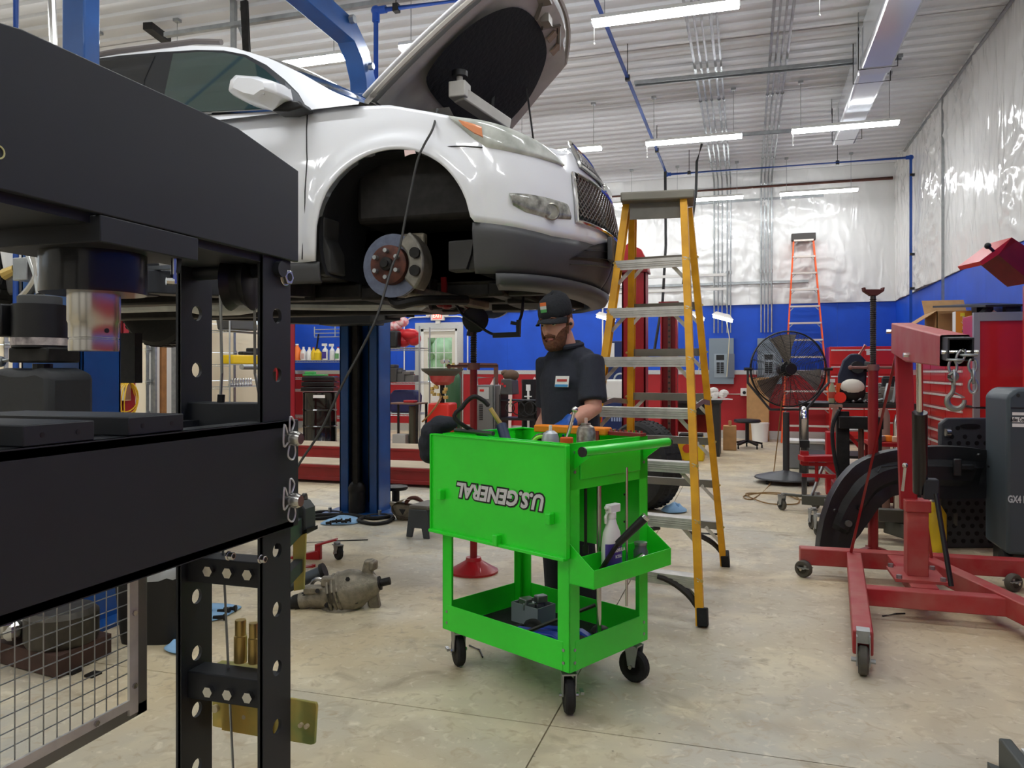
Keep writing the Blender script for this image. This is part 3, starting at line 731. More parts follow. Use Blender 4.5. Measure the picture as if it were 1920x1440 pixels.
def car():
    r = thing('car', 'white sport utility car with open hood raised on the blue lift', 'car', (-3.2, CY, 1.5))
    side = [-4.5+i*.02 for i in range(225)]; fr = [i/40 for i in range(41)]
    cols = side+fr+[2-s for s in reversed(fr[:-1])]+[2-s for s in reversed(side)]
    N = 14; rows = []
    for j in range(N+1):
        row = []
        for s in cols:
            zb = max(interp(ZK, sym(s)), archz(s)); zt = interp(ZT, sym(s)); z = zb+(zt-zb)*j/N
            fl = 0.
            if sym(s) <= 0:
                for cx in (FXA, FXA-2.97):
                    d = math.hypot(XC0+sym(s)-cx, z-AZ); fl = max(fl, .03*max(0, 1-(d-AR)/.1)) if d >= AR-.03 else fl
            row.append(surf(s, z, min(fl, .016)))
        rows.append(row)
    body = build(MB().grid(rows), 'body_shell', WPAINT, r, sm=50)
    so = body.modifiers.new('thick', 'SOLIDIFY'); so.thickness = .012; so.offset = 1 if False else -1
    CLAD = mat('grey_plastic_cladding', '4a4a4b', .5, bump=.1)
    def clad(a, b, nm='cladding', far=False):
        n = max(8, int((b-a)*60)); ss = [a+(b-a)*i/n for i in range(n+1)]
        if far: ss = [2-s for s in ss]
        rows = []
        for j in range(7):
            rows.append([surf(s, interp(ZB, sym(s))+(interp(ZK, sym(s))-interp(ZB, sym(s)))*j/6, .008 if 0 < j < 6 else 0) for s in ss])
        if far: rows = rows[::-1]
        o = build(MB().grid(rows), nm, CLAD, r, sm=50); m_ = o.modifiers.new('thick', 'SOLIDIFY'); m_.thickness = .015
    fa, fb = FXA-AR-XC0, FXA+AR-XC0
    clad(-4.5, fa-2.97, 'rear_cladding'); clad(fb-2.97, fa, 'sill_cladding'); clad(fb, 1.0, 'bumper_cladding'); clad(-4.5, fa, 'sill_cladding', True); clad(fb, 1.0, 'bumper_cladding', True)
    # lower lip
    ss = [.1+i/40*.9 for i in range(41)]; ss += [2-s for s in reversed(ss[:-1])]
    rows = [[surf(s, 1.70, .0) for s in ss], [surf(s, 1.66, -.0) for s in ss], [surf(s, 1.645, -.08) for s in ss]]
    o = build(MB().grid(rows), 'chin_lip', CLAD, r, sm=60); m_ = o.modifiers.new('thick', 'SOLIDIFY'); m_.thickness = .02
    # lamps, grille, openings as patches on the shell
    LENS = mat('hazy_lamp_lens', 'dcdfd6', .2, var=.35, scale=9, col2='adb1a8', coat=.8)
    hl = build(patch([(841, 217), (900, 225), (955, 240), (1005, 263), (1040, 288), (1057, 310)], [(846, 224), (885, 258), (912, 277), (970, 288), (1020, 300), (1056, 312)], 26, 8, .014), 'headlight', LENS, r, sm=60)
    build(patch([(860, 224), (885, 229), (905, 236)], [(872, 240), (893, 256), (908, 264)], 10, 5, .02), 'indicator', mat('amber_lens', 'd98a5c', .25, coat=.6), hl, sm=60)
    fl_ = build(patch([(955, 362), (990, 364), (1030, 372), (1062, 382)], [(962, 385), (985, 398), (1028, 410), (1070, 412)], 18, 8, .012), 'fog_lamp', mat('fog_lens', 'b9b8ad', .12, var=.5, scale=22, col2='5d5c55', coat=.8), r, sm=60)
    s_, z_ = inv(1032, 398); p = surf(s_, z_, .016); nn = (surf(s_, z_, .1)-surf(s_, z_, 0)).normalized()
    build(MB().lathe([(.043, 0), (.044, .006), (.038, .008), (.034, .003), (.0, .002)], p-nn*.004, nn, 20), 'lamp_bowl', mat('lamp_bowl', 'a9a699', .25, .5, var=.4, scale=30), fl_)
    MESHG = mat('grille_mesh', '2a2b2c', .4, .3)
    def grille(s0, s1, z0, z1, nm):
        rows = [[surf(s0+(s1-s0)*i/24, z0+(z1-z0)*j/6, .006) for i in range(25)] for j in range(7)]
        g = build(MB().grid(rows), nm, MESHG, r, sm=60); m = MB()
        nu, nv = 26, max(3, int((z1-z0)/.028))
        for d in (1, -1):
            for k in range(-nv, nu+nv, 1):
                pts = []
                for q in range(nv+1):
                    u = (k+d*q)/nu
                    if 0 <= u <= 1: pts.append(surf(s0+(s1-s0)*u, z0+(z1-z0)*q/nv, .014))
                if len(pts) > 1: m.tube(pts, .0035, 4)
        build(m, 'grille_wires', mat('grille_wire', '8c8d8d', .3, .8), g)
        m = MB(); ring = [surf(s0+(s1-s0)*i/20, z1, .014) for i in range(21)]+[surf(s1, z1+(z0-z1)*i/6, .014) for i in range(1, 7)]+[surf(s1+(s0-s1)*i/20, z0, .014) for i in range(1, 21)]+[surf(s0, z0+(z1-z0)*i/6, .014) for i in range(1, 6)]
        build(m.tube(ring, .011, 6, True), 'grille_surround', CHROME, g)
    grille(.70, 1.30, 2.31, 2.45, 'upper_grille'); grille(.60, 1.40, 1.99, 2.24, 'lower_grille')
    q = surf(1., 2.265, .02); build(MB().bx(q+V((.0, 0, 0)), (.03, .2, .06)), 'badge', CHROME, r, bevel=.012)
    vent = build(patch([(1105, 462), (1148, 452)], [(1060, 490), (1135, 500)], 12, 8, .012), 'bumper_vent', BLACK, r)
    for k in range(3):
        y0 = 468+k*13; build(patch([(1095-k*14, y0), (1146-k*4, y0+6)], [(1093-k*14, y0+4), (1146-k*4, y0+10)], 8, 2, .02), 'vent_slat', CLAD, vent)
    q = surf(.97, 1.9, .03); build(MB().bx(q, (.03, .36, .13)), 'plate_bracket', CLAD, r, bevel=.006)
    # seams on the bodywork
    def seam(pts, nm='seam'):
        L = [inv(*p) for p in pts]; out = []
        for (a, b), (c, d) in zip(L[:-1], L[1:]):
            for k in range(6): out.append(surf(a+(c-a)*k/6, b+(d-b)*k/6, .001))
        build(MB().tube(out, .0035, 5), nm, BLACK, r)
    seam([(577, 208), (576, 300), (572, 420), (566, 500)], 'door_seam'); seam([(820, 276), (866, 274), (912, 278)], 'bumper_seam'); seam([(788, 290), (820, 276)], 'bumper_seam')
    # greenhouse
    RZ = [(-5.75, 2.72), (-5.45, 2.98), (-4.6, 3.09), (-3.7, 3.135), (-3.1, 3.12), (-2.8, 3.065), (-2.5, 2.94), (-2.25, 2.80), (-2.05, 2.67), (-1.86, 2.58)]
    gx = [-5.75+i*(3.87/60) for i in range(61)]
    def gy(z): return .955-.24*(z-2.58)/.55
    def gpt(x, h, off=0., far=1):
        zt = max(interp(RZ, x), 2.585); z = 2.575+(zt-2.575)*h
        return V((x, CY-far*(gy(z)+off), z))
    for far in (1, -1):
        rows = [[gpt(x, j/8, 0, far) for x in gx] for j in range(9)]
        build(MB().grid(rows if far > 0 else rows[::-1]), 'window_frame', WPAINT, r, sm=60)
    rows = []
    rx = [x for x in gx if x <= -2.62]; wx = [rx[-1]]+[x for x in gx if x > -2.62]
    def crown(xl):
        out = []
        for x in xl:
            zt = max(interp(RZ, x), 2.585); hw = gy(zt)
            out.append([V((x+.05*(1-abs(k/8-1)**2)*(1 if x > -2.62 else .3), CY-hw+2*hw*k/16, zt+.075*(1-abs(k/8-1)**2.5))) for k in range(17)])
        return out
    build(MB().grid(crown(rx)), 'roof', WPAINT, r, sm=60)
    build(MB().grid(crown(wx)), 'windshield', mat('dark_windshield', '39443f', .06, spec=.8, coat=.6), r, sm=60)
    rr = [gpt(x, 1.0, -.05)+V((0, 0, .045)) for x in gx if -4.9 < x < -2.85]; build(MB().tube(rr, .017, 8), 'roof_rail', mat('roof_rail_grey', '6a6462', .4), r)
    # side glass, by pixel outline on the leaning side plane
    def ginv(px, py):
        z = 2.8
        for _ in range(6):
            y_ = CY-gy(z); q = onY(px, py, y_); z = q.z
        return q.x, z
    def gpoly(pts, off, m, nm, par=None):
        q = [ginv(*p) for p in pts]; mb = MB(); mb.add([V((x, CY-gy(z)-off, z)) for x, z in q], [tuple(range(len(q)-1, -1, -1))]); return build(mb, nm, m, par or r, sm=0)
    TRIM = mat('black_window_trim', '202225', .35)
    GL = mat('tinted_side_glass', '30423d', .04, spec=.9, coat=.5, var=.25, scale=5)
    DG = mat('dark_rear_glass', '15181b', .05, spec=.8)
    gpoly([(170, 112), (230, 104), (300, 98), (370, 94), (420, 95), (462, 103), (500, 122), (535, 150), (560, 175), (578, 206), (400, 216), (280, 226), (170, 232)], .003, TRIM, 'window_trim')
    gpoly([(326, 101), (380, 98), (425, 100), (460, 108), (496, 130), (528, 158), (545, 183), (552, 203), (400, 209), (302, 213)], .006, GL, 'front_side_window')
    gpoly([(160, 118), (230, 111), (292, 105), (272, 150), (262, 216), (160, 222)], .006, DG, 'rear_side_window')
    gpoly([(536, 155), (560, 177), (578, 206), (545, 207), (540, 180)], .008, mat('mirror_sail', '55585c', .5), 'mirror_sail')
    build(MB().tube([V((ginv(*p)[0], CY-gy(ginv(*p)[1])-.008, ginv(*p)[1])) for p in ((250, 222), (400, 213), (552, 206))], .008, 6), 'belt_trim', CHROME, r)
    # mirror
    my = CY-HW-.12
    pts = [(437, 180), (441, 158), (452, 146), (500, 150), (536, 161), (541, 185), (528, 188), (505, 204), (470, 196)]
    mm = MB(); base = [onY(px, py, my) for px, py in pts]; n = len(base); cen = sum(base, V())/n
    lay = [(-.10, .55), (-.07, .88), (0, 1), (.05, .97)]
    rows = [[cen+(p-cen)*k+V((0, d, 0)) for p in base] for d, k in lay]
    mm.grid(rows, cl=True); mm.add(rows[0], [tuple(range(n))]); mm.add(rows[-1], [tuple(range(n-1, -1, -1))])
    mir = build(mm, 'mirror', WPAINT, r, bevel=.012, sm=60)
    build(MB().poly3([onY(448, 163, my-.075), onY(497, 172, my-.08), onY(497, 178, my-.08), onY(447, 169, my-.075)], (0, -.008, 0)), 'turn_signal', mat('signal_lens', 'b9b9b9', .2), mir)
    build(MB().poly3([onY(p_[0], p_[1], my+.03) for p_ in ((503, 197), (515, 186), (560, 188), (568, 200), (540, 208), (510, 208))], (0, .11, 0)), 'mirror_arm', BLACK, mir, bevel=.01)
    # hood
    HIN = [(-1.93, 2.66), (-1.06, 3.44)]; hd = V((HIN[1][0]-HIN[0][0], 0, HIN[1][1]-HIN[0][1])); L = hd.length; hd.normalize(); hn = V((-hd.z, 0, hd.x))
    def hp(u, v, o=0.):    # u 0..1 hinge->front, v -1..1 across
        hw = .775-.15*u**2; lead = 1.0-.15*abs(v)**2.6; cr = .035*(1-v*v)
        uu = u*lead
        return V((HIN[0][0], CY+v*hw, HIN[0][1]))+hd*L*uu+hn*(cr+o-.06*max(0, u-.75)**1*(1))
    top = [[hp(i/16, -1+2*j/24, .03) for j in range(25)] for i in range(17)]
    hood = build(MB().grid(top), 'hood', WPAINT, r, sm=60); m_ = hood.modifiers.new('thick', 'SOLIDIFY'); m_.thickness = .012; m_.offset = -1
    UND = mat('hood_underside', 'b9b4ab', .45, var=.15, scale=8)
    und = [[hp(.03+.93*i/16, -.96+1.92*j/24, .002-.035*(.5+.5*math.cos(math.pi*2*min(1, max(0, (abs(-1+2*j/24)-.55)/.35)))) if abs(-1+2*j/24) > .55 else hp(0, 0, 0).x*0-.033) for j in range(25)] for i in range(17)]
    build(MB().grid([row[::-1] for row in und]), 'inner_panel', UND, hood, sm=60)
    edge = [hp(0, -1+2*j/20, -.005) for j in range(21)]+[hp(i/16, 1, -.005) for i in range(1, 17)]+[hp(1, 1-2*j/24, -.005) for j in range(1, 25)]+[hp(1-i/16, -1, -.005) for i in range(1, 16)]
    build(MB().tube(edge, .016, 6, True), 'hood_edge', UND, hood)
    padl = [(.24, -.6), (.36, -.78), (.62, -.80), (.78, -.6), (.83, -.25), (.83, .25), (.78, .6), (.62, .80), (.36, .78), (.24, .6), (.20, .0)]
    out = catmull([V((u, v, 0)) for u, v in padl], 5, True); c0 = V((.52, 0, 0)); mb = MB()
    rows = [[hp((c0+(p-c0)*k).x, (c0+(p-c0)*k).y, -.045-.012*(1-k**6)) for p in out] for k in (1, .97, .6, .2)]
    mb.grid(rows, cl=True); mb.add(rows[-1], [tuple(range(len(out)))])
    build(mb, 'insulation_pad', mat('insulation_felt', '17181b', .95, bump=.5, bscale=30), hood, sm=60)
    mb = MB()
    for sv in (-1, 1):
        mb.tube([hp(.84, sv*.1, -.04), hp(.93, sv*.3, -.04), hp(.9, sv*.62, -.035)], .014, 6)
    mb.bx(hp(.88, .03, -.05), (.05, .09, .05)); mb.bx(hp(.92, -.28, -.045), (.08, .12, .02), 0)
    build(mb, 'latch', mat('latch_grey', '8d8880', .5, .4), hood)
    for v in (.33, .55): build(MB().bx(hp(.87, v, -.046), (.07, .06, .012), m=Matrix.Rotation(-.75, 3, 'Y')), 'service_label', mat('label_tan', '8f7a66', .6), hood)
    p0, p1 = onY(1000, 95, 5.0), onY(925, 225, 4.9); build(MB().tube([hp(.62, .62, -.05), V((-1.35, 5.05, 2.5))], .007, 6), 'prop_rod', GREYM, r)
    # engine bay
    bay = MB(); bay.box((-1.98, CY-.8, 2.0), (-1.1, CY+.8, 2.36)); build(bay, 'engine_bay', DARKM, r, bevel=.03)
    eng = MB()
    for k in range(16): eng.bx((rnd.uniform(-1.9, -1.25), CY+rnd.uniform(-.65, .65), 2.38+rnd.uniform(-.02, .06)), (rnd.uniform(.08, .25), rnd.uniform(.08, .3), rnd.uniform(.08, .18)), rnd.uniform(-.3, .3))
    build(eng, 'engine_parts', BLACK, r, bevel=.015)
    UPL = mat('bay_plastic_light', 'c9c6bd', .5, var=.2)
    a_, b_ = onY(862, 178, 4.02), onY(948, 236, 4.35)
    build(MB().beam(a_, b_, .09, .07).bx(a_+V((0, 0, .02)), (.1, .1, .09)).cyl(a_+V((0, 0, .05)), a_+V((0, 0, .12)), .018), 'strut_brace', UPL, r, bevel=.008)
    build(MB().cyl(a_+V((0, 0, .1)), a_+V((0, 0, .13)), .045), 'filler_cap', BLACK, r)
    t0 = W(926, 160, 4.9); build(MB().tube([W(922, 232, 4.9), W(926, 160, 4.9)], .01, 6), 'dipstick', GREYM, r)
    build(MB().grid([[surf(s, 2.56, -.10-.05*j) + V((0, 0, -.02*j)) for s in [-.69+.1*i for i in range(6)]] for j in range(3)]), 'fender_rail', UPL, r)
    # wheel houses
    LINER = mat('wheel_liner_felt', '121317', .9, bump=.3)
    for cx in (FXA, FXA-2.97):
        for far in (1, -1):
            ya, yb = CY-far*(HW-.03), CY-far*.45
            rows = []
            for yy, k in ((ya, 1.0), (ya+(yb-ya)*.2, 1.02), (yb, 1.0)):
                rows.append([V((cx+AR*k*math.cos(R(a)), yy, AZ+AR*k*math.sin(R(a)))) for a in range(-25, 206, 10)])
            mb = MB().grid(rows if far > 0 else rows[::-1]); mb.add(rows[-1], [tuple(range(len(rows[-1])))])
            build(mb, 'wheel_housing', LINER, r, sm=60)
    # front liner remnants either side of the arch
    build(MB().poly3([onY(598, 405, 3.52), onY(608, 405, 3.52), onY(606, 445, 3.55), onY(618, 470, 3.55), onY(620, 512, 3.55), onY(592, 516, 3.55), onY(583, 490, 3.52), onY(586, 440, 3.52)], (0, .16, 0)), 'mud_flap', mat('mud_flap', '3b3a38', .8, var=.3), r, bevel=.01)
    build(MB().poly3([onY(840, 452, 3.56), onY(888, 448, 3.52), onY(894, 505, 3.52), onY(840, 508, 3.56)], (0, .1, 0)), 'splash_shield', mat('mud_flap', '3b3a38', .8), r, bevel=.008)
    # hub, rotor, caliper, strut
    hc = onY(735, 498, 3.62)
    ro = MB().lathe([(.06, 0), (.165, 0), (.165, .012), (.06, .012)], hc+V((0, .0, 0)), (0, 1, 0), 40); ro.lathe([(.06, .02), (.165, .02), (.165, .03), (.06, .03)], hc, (0, 1, 0), 40); ro.cyl(hc+V((0, .01, 0)), hc+V((0, .022, 0)), .13, n=30)
    rotor = build(ro, 'brake_rotor', mat('rotor_steel', '6d7488', .3, .9, var=.2, scale=30), r)
    build(MB().lathe([(.102, 0), (.10, -.045), (.088, -.052), (.03, -.052)], hc, (0, 1, 0), 32), 'rotor_hat', mat('rusty_hat', '6b4236', .7, .4, var=.5, scale=20, col2='402c28'), rotor)
    build(MB().lathe([(.034, -.05), (.034, -.075), (.02, -.08), (.02, -.095), (.0, -.095)], hc, (0, 1, 0), 16), 'hub_nut', DARKM, rotor)
    for k in range(6):
        a = R(60*k+30); c_ = hc+V((math.cos(a)*.068, 0, math.sin(a)*.068)); build(MB().cyl(c_+V((0, -.05, 0)), c_+V((0, -.085, 0)), .011, n=10), 'wheel_stud', GREYM, rotor)
    cp = MB(); cc = hc+V((.14, -.01, .02))
    cp.prism([(math.cos(R(a))*.2-.0, math.sin(R(a))*.2) for a in range(-42, 62, 8)]+[(math.cos(R(a))*.115, math.sin(R(a))*.115) for a in range(60, -42, -10)], hc+V((0, .075, 0)), (1, 0, 0), (0, 0, 1), .13)
    cal = build(cp, 'brake_caliper', mat('caliper_iron', '8e8a80', .45, .6, var=.35, scale=18), r, bevel=.012)
    for sz in (.05, -.04): build(MB().cyl(hc+V((.158, -.056, sz)), hc+V((.158, -.075, sz)), .028, n=14), 'piston_bore', DARKM, cal)
    st = MB(); s0 = onY(770, 330, 3.85)
    kx = hc.x+.02; st.cyl((kx, 3.8, 1.75), (kx-.03, 3.92, 2.02), .032); st.cyl((kx-.03, 3.92, 2.02), (kx-.05, 3.98, 2.3), .02); st.lathe([(.03, 0), (.09, .01), (.1, .03), (.04, .045)], (kx-.03, 3.92, 2.08), (0, 0, 1), 18)
    build(st, 'strut', DARKM, r)
    sp = [V((kx-.04+.07*math.cos(t*.5), 3.94+.07*math.sin(t*.5), 2.12+t*.0042)) for t in range(60)]; build(MB().tube(sp, .009, 6), 'coil_spring', DARKM, r)
    kn = MB(); kn.bx(hc+V((.03, .1, .02)), (.12, .1, .22)); kn.beam(hc+V((.02, .1, -.1)), (kx-.1, 4.15, 1.62), .07, .05); kn.beam(hc+V((.05, .12, -.12)), (kx+.3, 4.2, 1.6), .06, .05); kn.cyl(hc+V((.03, .05, -.16)), hc+V((.03, .05, -.05)), .035); kn.bx(hc+V((.1, .06, .12)), (.13, .05, .1))
    build(kn, 'steering_knuckle', CASTAL, r, bevel=.012)
    build(MB().tube(catmull([hc+V((-.05, .1, -.14)), hc+V((.02, .02, -.2)), hc+V((.14, .05, -.18)), hc+V((.3, .3, -.16))], 5), .026, 8), 'control_arm', DARKM, r)
    build(MB().cyl(hc+V((.0, .1, 0)), (hc.x, 4.3, 1.75), .024), 'drive_shaft', DARKM, r)
    # far rotor
    build(MB().cyl((hc.x, 2*CY-hc.y, hc.z), (hc.x, 2*CY-hc.y-.03, hc.z), .165, n=30), 'brake_rotor', MATS['rotor_steel'], r)
    # underbody
    ub = MB(); ub.box((-5.6, CY-.82, 1.72), (-2.12, CY+.82, 1.82)); ub.box((-2.14, CY-.45, 1.7), (-1.2, CY+.45, 2.05)); build(ub, 'floor_pan', DARKM, r, bevel=.02)
    u2 = MB()
    for yy in (-.55, .55): u2.beam((-5.2, CY+yy, 1.68), (-2.05, CY+yy, 1.67), .12, .09)
    u2.beam((-2.0, CY-.6, 1.66), (-2.0, CY+.6, 1.66), .14, .08); u2.beam((-1.3, CY-.5, 1.67), (-1.3, CY+.5, 1.67), .1, .08)
    for yy in (-.42, .42): u2.beam((-2.1, CY+yy, 1.67), (-1.05, CY+yy*.9, 1.68), .09, .08)
    build(u2, 'subframe', DARKM, r, bevel=.015)
    u3 = MB(); u3.lathe([(.05, 0), (.13, .03), (.14, .2), (.09, .28)], (-1.75, CY-.1, 1.61), (0, 0, 1), 14); u3.bx((-1.45, CY+.05, 1.68), (.5, .55, .12)); u3.lathe([(.02, 0), (.11, .01), (.115, .06), (.03, .08)], (-1.22, CY-.25, 1.60), (.1, .3, 1), 18)
    for k in range(14): u3.bx((rnd.uniform(-1.95, -1.05), CY+rnd.uniform(-.5, .5), rnd.uniform(1.64, 1.72)), (rnd.uniform(.05, .2), rnd.uniform(.05, .2), rnd.uniform(.04, .12)), rnd.uniform(0, 3))
    build(u3, 'powertrain', DARKM, r, bevel=.01)
    ex = MB().tube(catmull([(-1.8, CY-.2, 1.62), (-2.4, CY-.1, 1.64), (-3.2, CY-.15, 1.66), (-4.6, CY-.15, 1.66)], 5), .035, 10); ex.ball((-3.3, CY-.15, 1.66), (.35, .12, .07)); build(ex, 'exhaust', GREYM, r)
    fs = MB()
    for k in range(5): 
        y_ = CY-.7; fs.beam((-2.9-.25*k, y_, 1.69), (-2.72-.25*k, y_-.02, 1.69), .05, .03)
    build(fs, 'pinch_weld', DARKM, r)
    # dangling sway bar and bracket at the nose
    L1 = [onY(852, 565, 4.1), onY(868, 590, 4.1), onY(890, 605, 4.1), onY(920, 625, 4.1), onY(948, 629, 4.1), onY(972, 626, 4.1), onY(970, 612, 4.1), onY(978, 590, 4.1), onY(981, 560, 4.1), onY(983, 540, 4.2)]
    build(MB().tube(catmull(L1, 4), .0085, 6), 'hanging_brake_line', BLACK, r); build(MB().beam(onY(925, 629, 4.1), onY(975, 627, 4.1), .028, .028).beam(onY(972, 626, 4.1), onY(973, 600, 4.1), .02, .03).beam(onY(958, 605, 4.1), onY(974, 608, 4.1), .015, .02), 'line_clip', BLACK, r)
    build(MB().poly3([onY(958, 568, 4.2), onY(1006, 568, 4.2), onY(1012, 542, 4.2), onY(1000, 530, 4.2), onY(955, 540, 4.2)], (0, .02, 0)), 'nose_bracket', DARKM, r)
    build(MB().lathe([(.03, 0), (.075, .01), (.075, .05), (.03, .06)], onY(890, 598, 4.2), (.5, -1, -.2), 16).beam(onY(886, 605, 4.2), onY(880, 630, 4.2), .05, .02), 'dangling_bracket', BLACK, r)
    build(MB().beam(onY(833, 520, 4.0), onY(834, 552, 4.0), .03, .03).lathe([(.02, 0), (.028, .01), (.028, .06), (.015, .07)], onY(838, 556, 4.0), (0, 0, -1), 10).lathe([(.02, 0), (.026, .01), (.026, .05), (.015, .06)], onY(826, 556, 4.0), (0, 0, -1), 10), 'red_link', DKRED, r)
    # rear wheels
    for far in (1, -1):
        c = V((FXA-2.97, CY-far*.85, 1.82)); ax = V((0, -far, 0))
        t = MB().lathe([(.23, -.11), (.3, -.125), (.355, -.12), (.385, -.09), (.39, 0), (.385, .09), (.355, .12), (.3, .125), (.23, .11)], c, ax, 40)
        for k in range(40):
            a = 2*math.pi*k/40
            for w_ in (-.05, .05): t.bx(c+V((math.cos(a)*.388, w_, math.sin(a)*.388)), (.03, .075, .014), m=Matrix.Rotation(-a+math.pi/2, 3, 'Y'))
        ty = build(t, 'tyre', RUBBER, r)
        rim = MB().lathe([(.235, -.1), (.22, -.08), (.21, .03), (.23, .1)], c, ax, 36, cap=False)
        for k in range(6):
            a = 2*math.pi*k/6; rim.beam(c+ax*.06+V((math.cos(a)*.05, 0, math.sin(a)*.05)), c+ax*.05+V((math.cos(a)*.225, 0, math.sin(a)*.225)), .05, .02, up=(0, 1, 0))
        rim.cyl(c+ax*.02, c+ax*.075, .07, n=20); build(rim, 'rim', mat('dusty_alloy', '8d8a84', .4, .7), ty)
        build(MB().cyl(c-ax*.06, c-ax*.02, .17, n=24), 'brake_disc', DARKM, ty)
    return r
car()
# ================================================================== HYDRAULIC SHOP PRESS (foreground left)
def press():
    xf, xr = -.95, -1.17; y0, y1 = .59, 1.49; ym = (y0+y1)/2
    r = thing('shop_press', 'black hydraulic shop press with chrome ram in the left foreground', 'press', (-1.06, ym, 0))
    prof = [(y0, 1.463), (y1, 1.463), (y1, 1.665), (1.278, 1.696), (.81, 1.690), (y0, 1.655)]
    build(MB().prism([(-a, b) for a, b in prof], (xf-.012, 0, 0), (0, -1, 0), (0, 0, 1), -.012), 'head_plate', BLACKP, r, bevel=.002)
    build(MB().prism([(-a, b) for a, b in prof], (xr-.03, 0, 0), (0, -1, 0), (0, 0, 1), -.012), 'head_plate', BLACKP, r, bevel=.002)
    build(MB().box((xr-.02, y0+.06, 1.45), (xf-.02, y1-.06, 1.47)), 'head_web', BLACKP, r)
    build(MB().box((xr-.02, .944, 1.42), (xf, 1.165, 1.462)), 'head_block', BLACKP, r, bevel=.002)
    for xa in (xf, xr-.03):
        build(MB().box((xa-.014, y0, .88), (xa, y1, 1.115)), 'bed_beam', BLACKP, r, bevel=.002)
        build(MB().box((xa-.06 if xa == xf else xa, y0+.02, .88), (xa if xa == xf else xa+.06, y1-.02, .895)).box((xa-.06 if xa == xf else xa, y0+.02, 1.1), (xa if xa == xf else xa+.06, y1-.02, 1.115)), 'bed_flange', BLACKP, r)
    # uprights with peg holes
    def leg(xa, ya, zoff, nm='leg'):
        cells = []; z = 0.; pit = .126
        holes = [zoff+k*pit for k in range(-4, 8)]
        for h in holes:
            if h-.035 < z or h > 1.44: continue
            if h-.035 > z: cells.append((h-.035-z, 0))
            if .86 < h < 1.13: cells.append((.07, 0))
            else: cells.append((.07, 1))
            z = h+.035
        cells.append((1.47-z, 0))
        m = MB().holeplate((xa, ya+.05, 0), (0, 1, 0), (0, 0, 1), (-1, 0, 0), .1, cells, .0165, .008)
        m.box((xa-.014, ya, 0), (xa-.002, ya+.006, 1.46))
        build(m, nm, BLACKP, r)
        build(MB().box((xa-.12, ya-.03, 0), (xa+.06, ya+.13, .012)), 'foot_plate', BLACKP, r)
    for ya in (1.38, .60):
        leg(xf-.014, ya, .836-.126*0); leg(xr, ya, .72)
    # cross members of the far and near uprights
    for ya in (1.40, .62):
        for za, zb in ((1.085, 1.153), (.76, .815), (.505, .565)):
            build(MB().box((xr-.01, ya, za), (xf-.02, ya+.06, zb)), 'cross_bar', BLACKP, r, bevel=.003)
        build(MB().cyl((xr-.02, ya+.03, 1.44), (xf+.0, ya+.03, 1.44), .017, n=14), 'winch_shaft', BLACKP, r)
        for z in (.79, .53):
            for xx in (xf-.06, xr+.06, -1.06):
                build(MB().cyl((xx, ya, z), (xx, ya-.012, z), .012, n=6), 'bolt', STEEL, r)
    pc = V((-1.055, 1.43, 1.415)); build(MB().lathe([(.045, -.03), (.062, -.025), (.05, -.008), (.05, .008), (.062, .025), (.045, .03)], pc, (1, .25, 0), 26), 'cable_pulley', BLACK, r)
    build(MB().tube([pc+V((-.03, -.03, -.03)), onY(416, 700, 1.42), onY(412, 770, 1.42)], .0035, 6), 'cable', GREYM, r)
    build(MB().tube([pc+V((.02, .02, -.05)), onY(478, 700, 1.48), onY(487, 745, 1.48)], .003, 6), 'cable', GREYM, r)
    build(MB().tube([onY(418, 1030, 1.44), onY(428, 1250, 1.44), onY(437, 1440, 1.44), (onY(440, 1440, 1.44).x, 1.44, .2)], .003, 6), 'cable', GREYM, r)
    build(MB().cyl(onY(415, 740, 1.42), onY(413, 775, 1.42), .008, n=8), 'cable_sleeve', RUBBER, r)
    build(MB().lathe([(.01, 0), (.013, .01), (.008, .02), (.011, .03)], onY(412, 800, 1.42), (0, 0, 1), 10), 'cable_end', STEEL, r)
    rc = [onY(493, 515+i*2, 1.46) for i in range(85)]
    build(MB().tube([rc[0], rc[-1]], .003, 6), 'threaded_rod', GREYM, r)
    # cylinder and ram
    c = V((-1.065, 1.045, 0))
    build(MB().lathe([(.082, 1.352), (.0825, 1.356), (.0825, 1.42)], c, n=40), 'cylinder', mat('black_gloss', '0f1013', .3, coat=.3), r)
    ram = build(MB().lathe([(.0385, 1.255), (.039, 1.258), (.039, 1.274), (.0375, 1.275), (.0375, 1.277), (.039, 1.278), (.039, 1.302), (.041, 1.306), (.041, 1.36)], c, n=36), 'ram', mat('ground_steel', 'cfcdc8', .24, 1.), r)
    d = (V((0, 0, 0))-c); d.z = 0; d.normalize(); hx = Matrix.Rotation(.5, 3, 'Z') @ d
    build(MB().cyl(c+hx*.0385+V((0, 0, 1.289)), c+hx*.0398+V((0, 0, 1.289)), .004, n=12), 'set_screw', BLACK, ram)
    f = V((-.965, 1.12, 1.375)); build(MB().cyl(f, f+V((0, 0, .016)), .006, n=6).cyl(f+V((0, 0, .016)), f+V((0, 0, .05)), .005).cyl(f+V((-.008, -.01, .004)), f+V((0, 0, .004)), .007, n=8), 'hose_fitting', STEEL, r)
    build(MB().cyl(f+V((0, .004, .02)), f+V((0, .01, .05)), .007), 'hydraulic_hose', RUBBER, r)
    # big nut at the top of the front leg
    def hexnut(p, rad, nm='nut'):
        o = build(MB().cyl(p, p+V((.004, 0, 0)), rad*1.15, n=20).cyl(p+V((.004, 0, 0)), p+V((.014, 0, 0)), rad, n=6), nm, STEEL, r, bevel=.001)
        build(MB().cyl(p+V((.014, 0, 0)), p+V((.0145, 0, 0)), rad*.55, n=16), 'bolt_end', DARKM, o)
    hexnut(onX(533, 520, xf-.014), .0165)
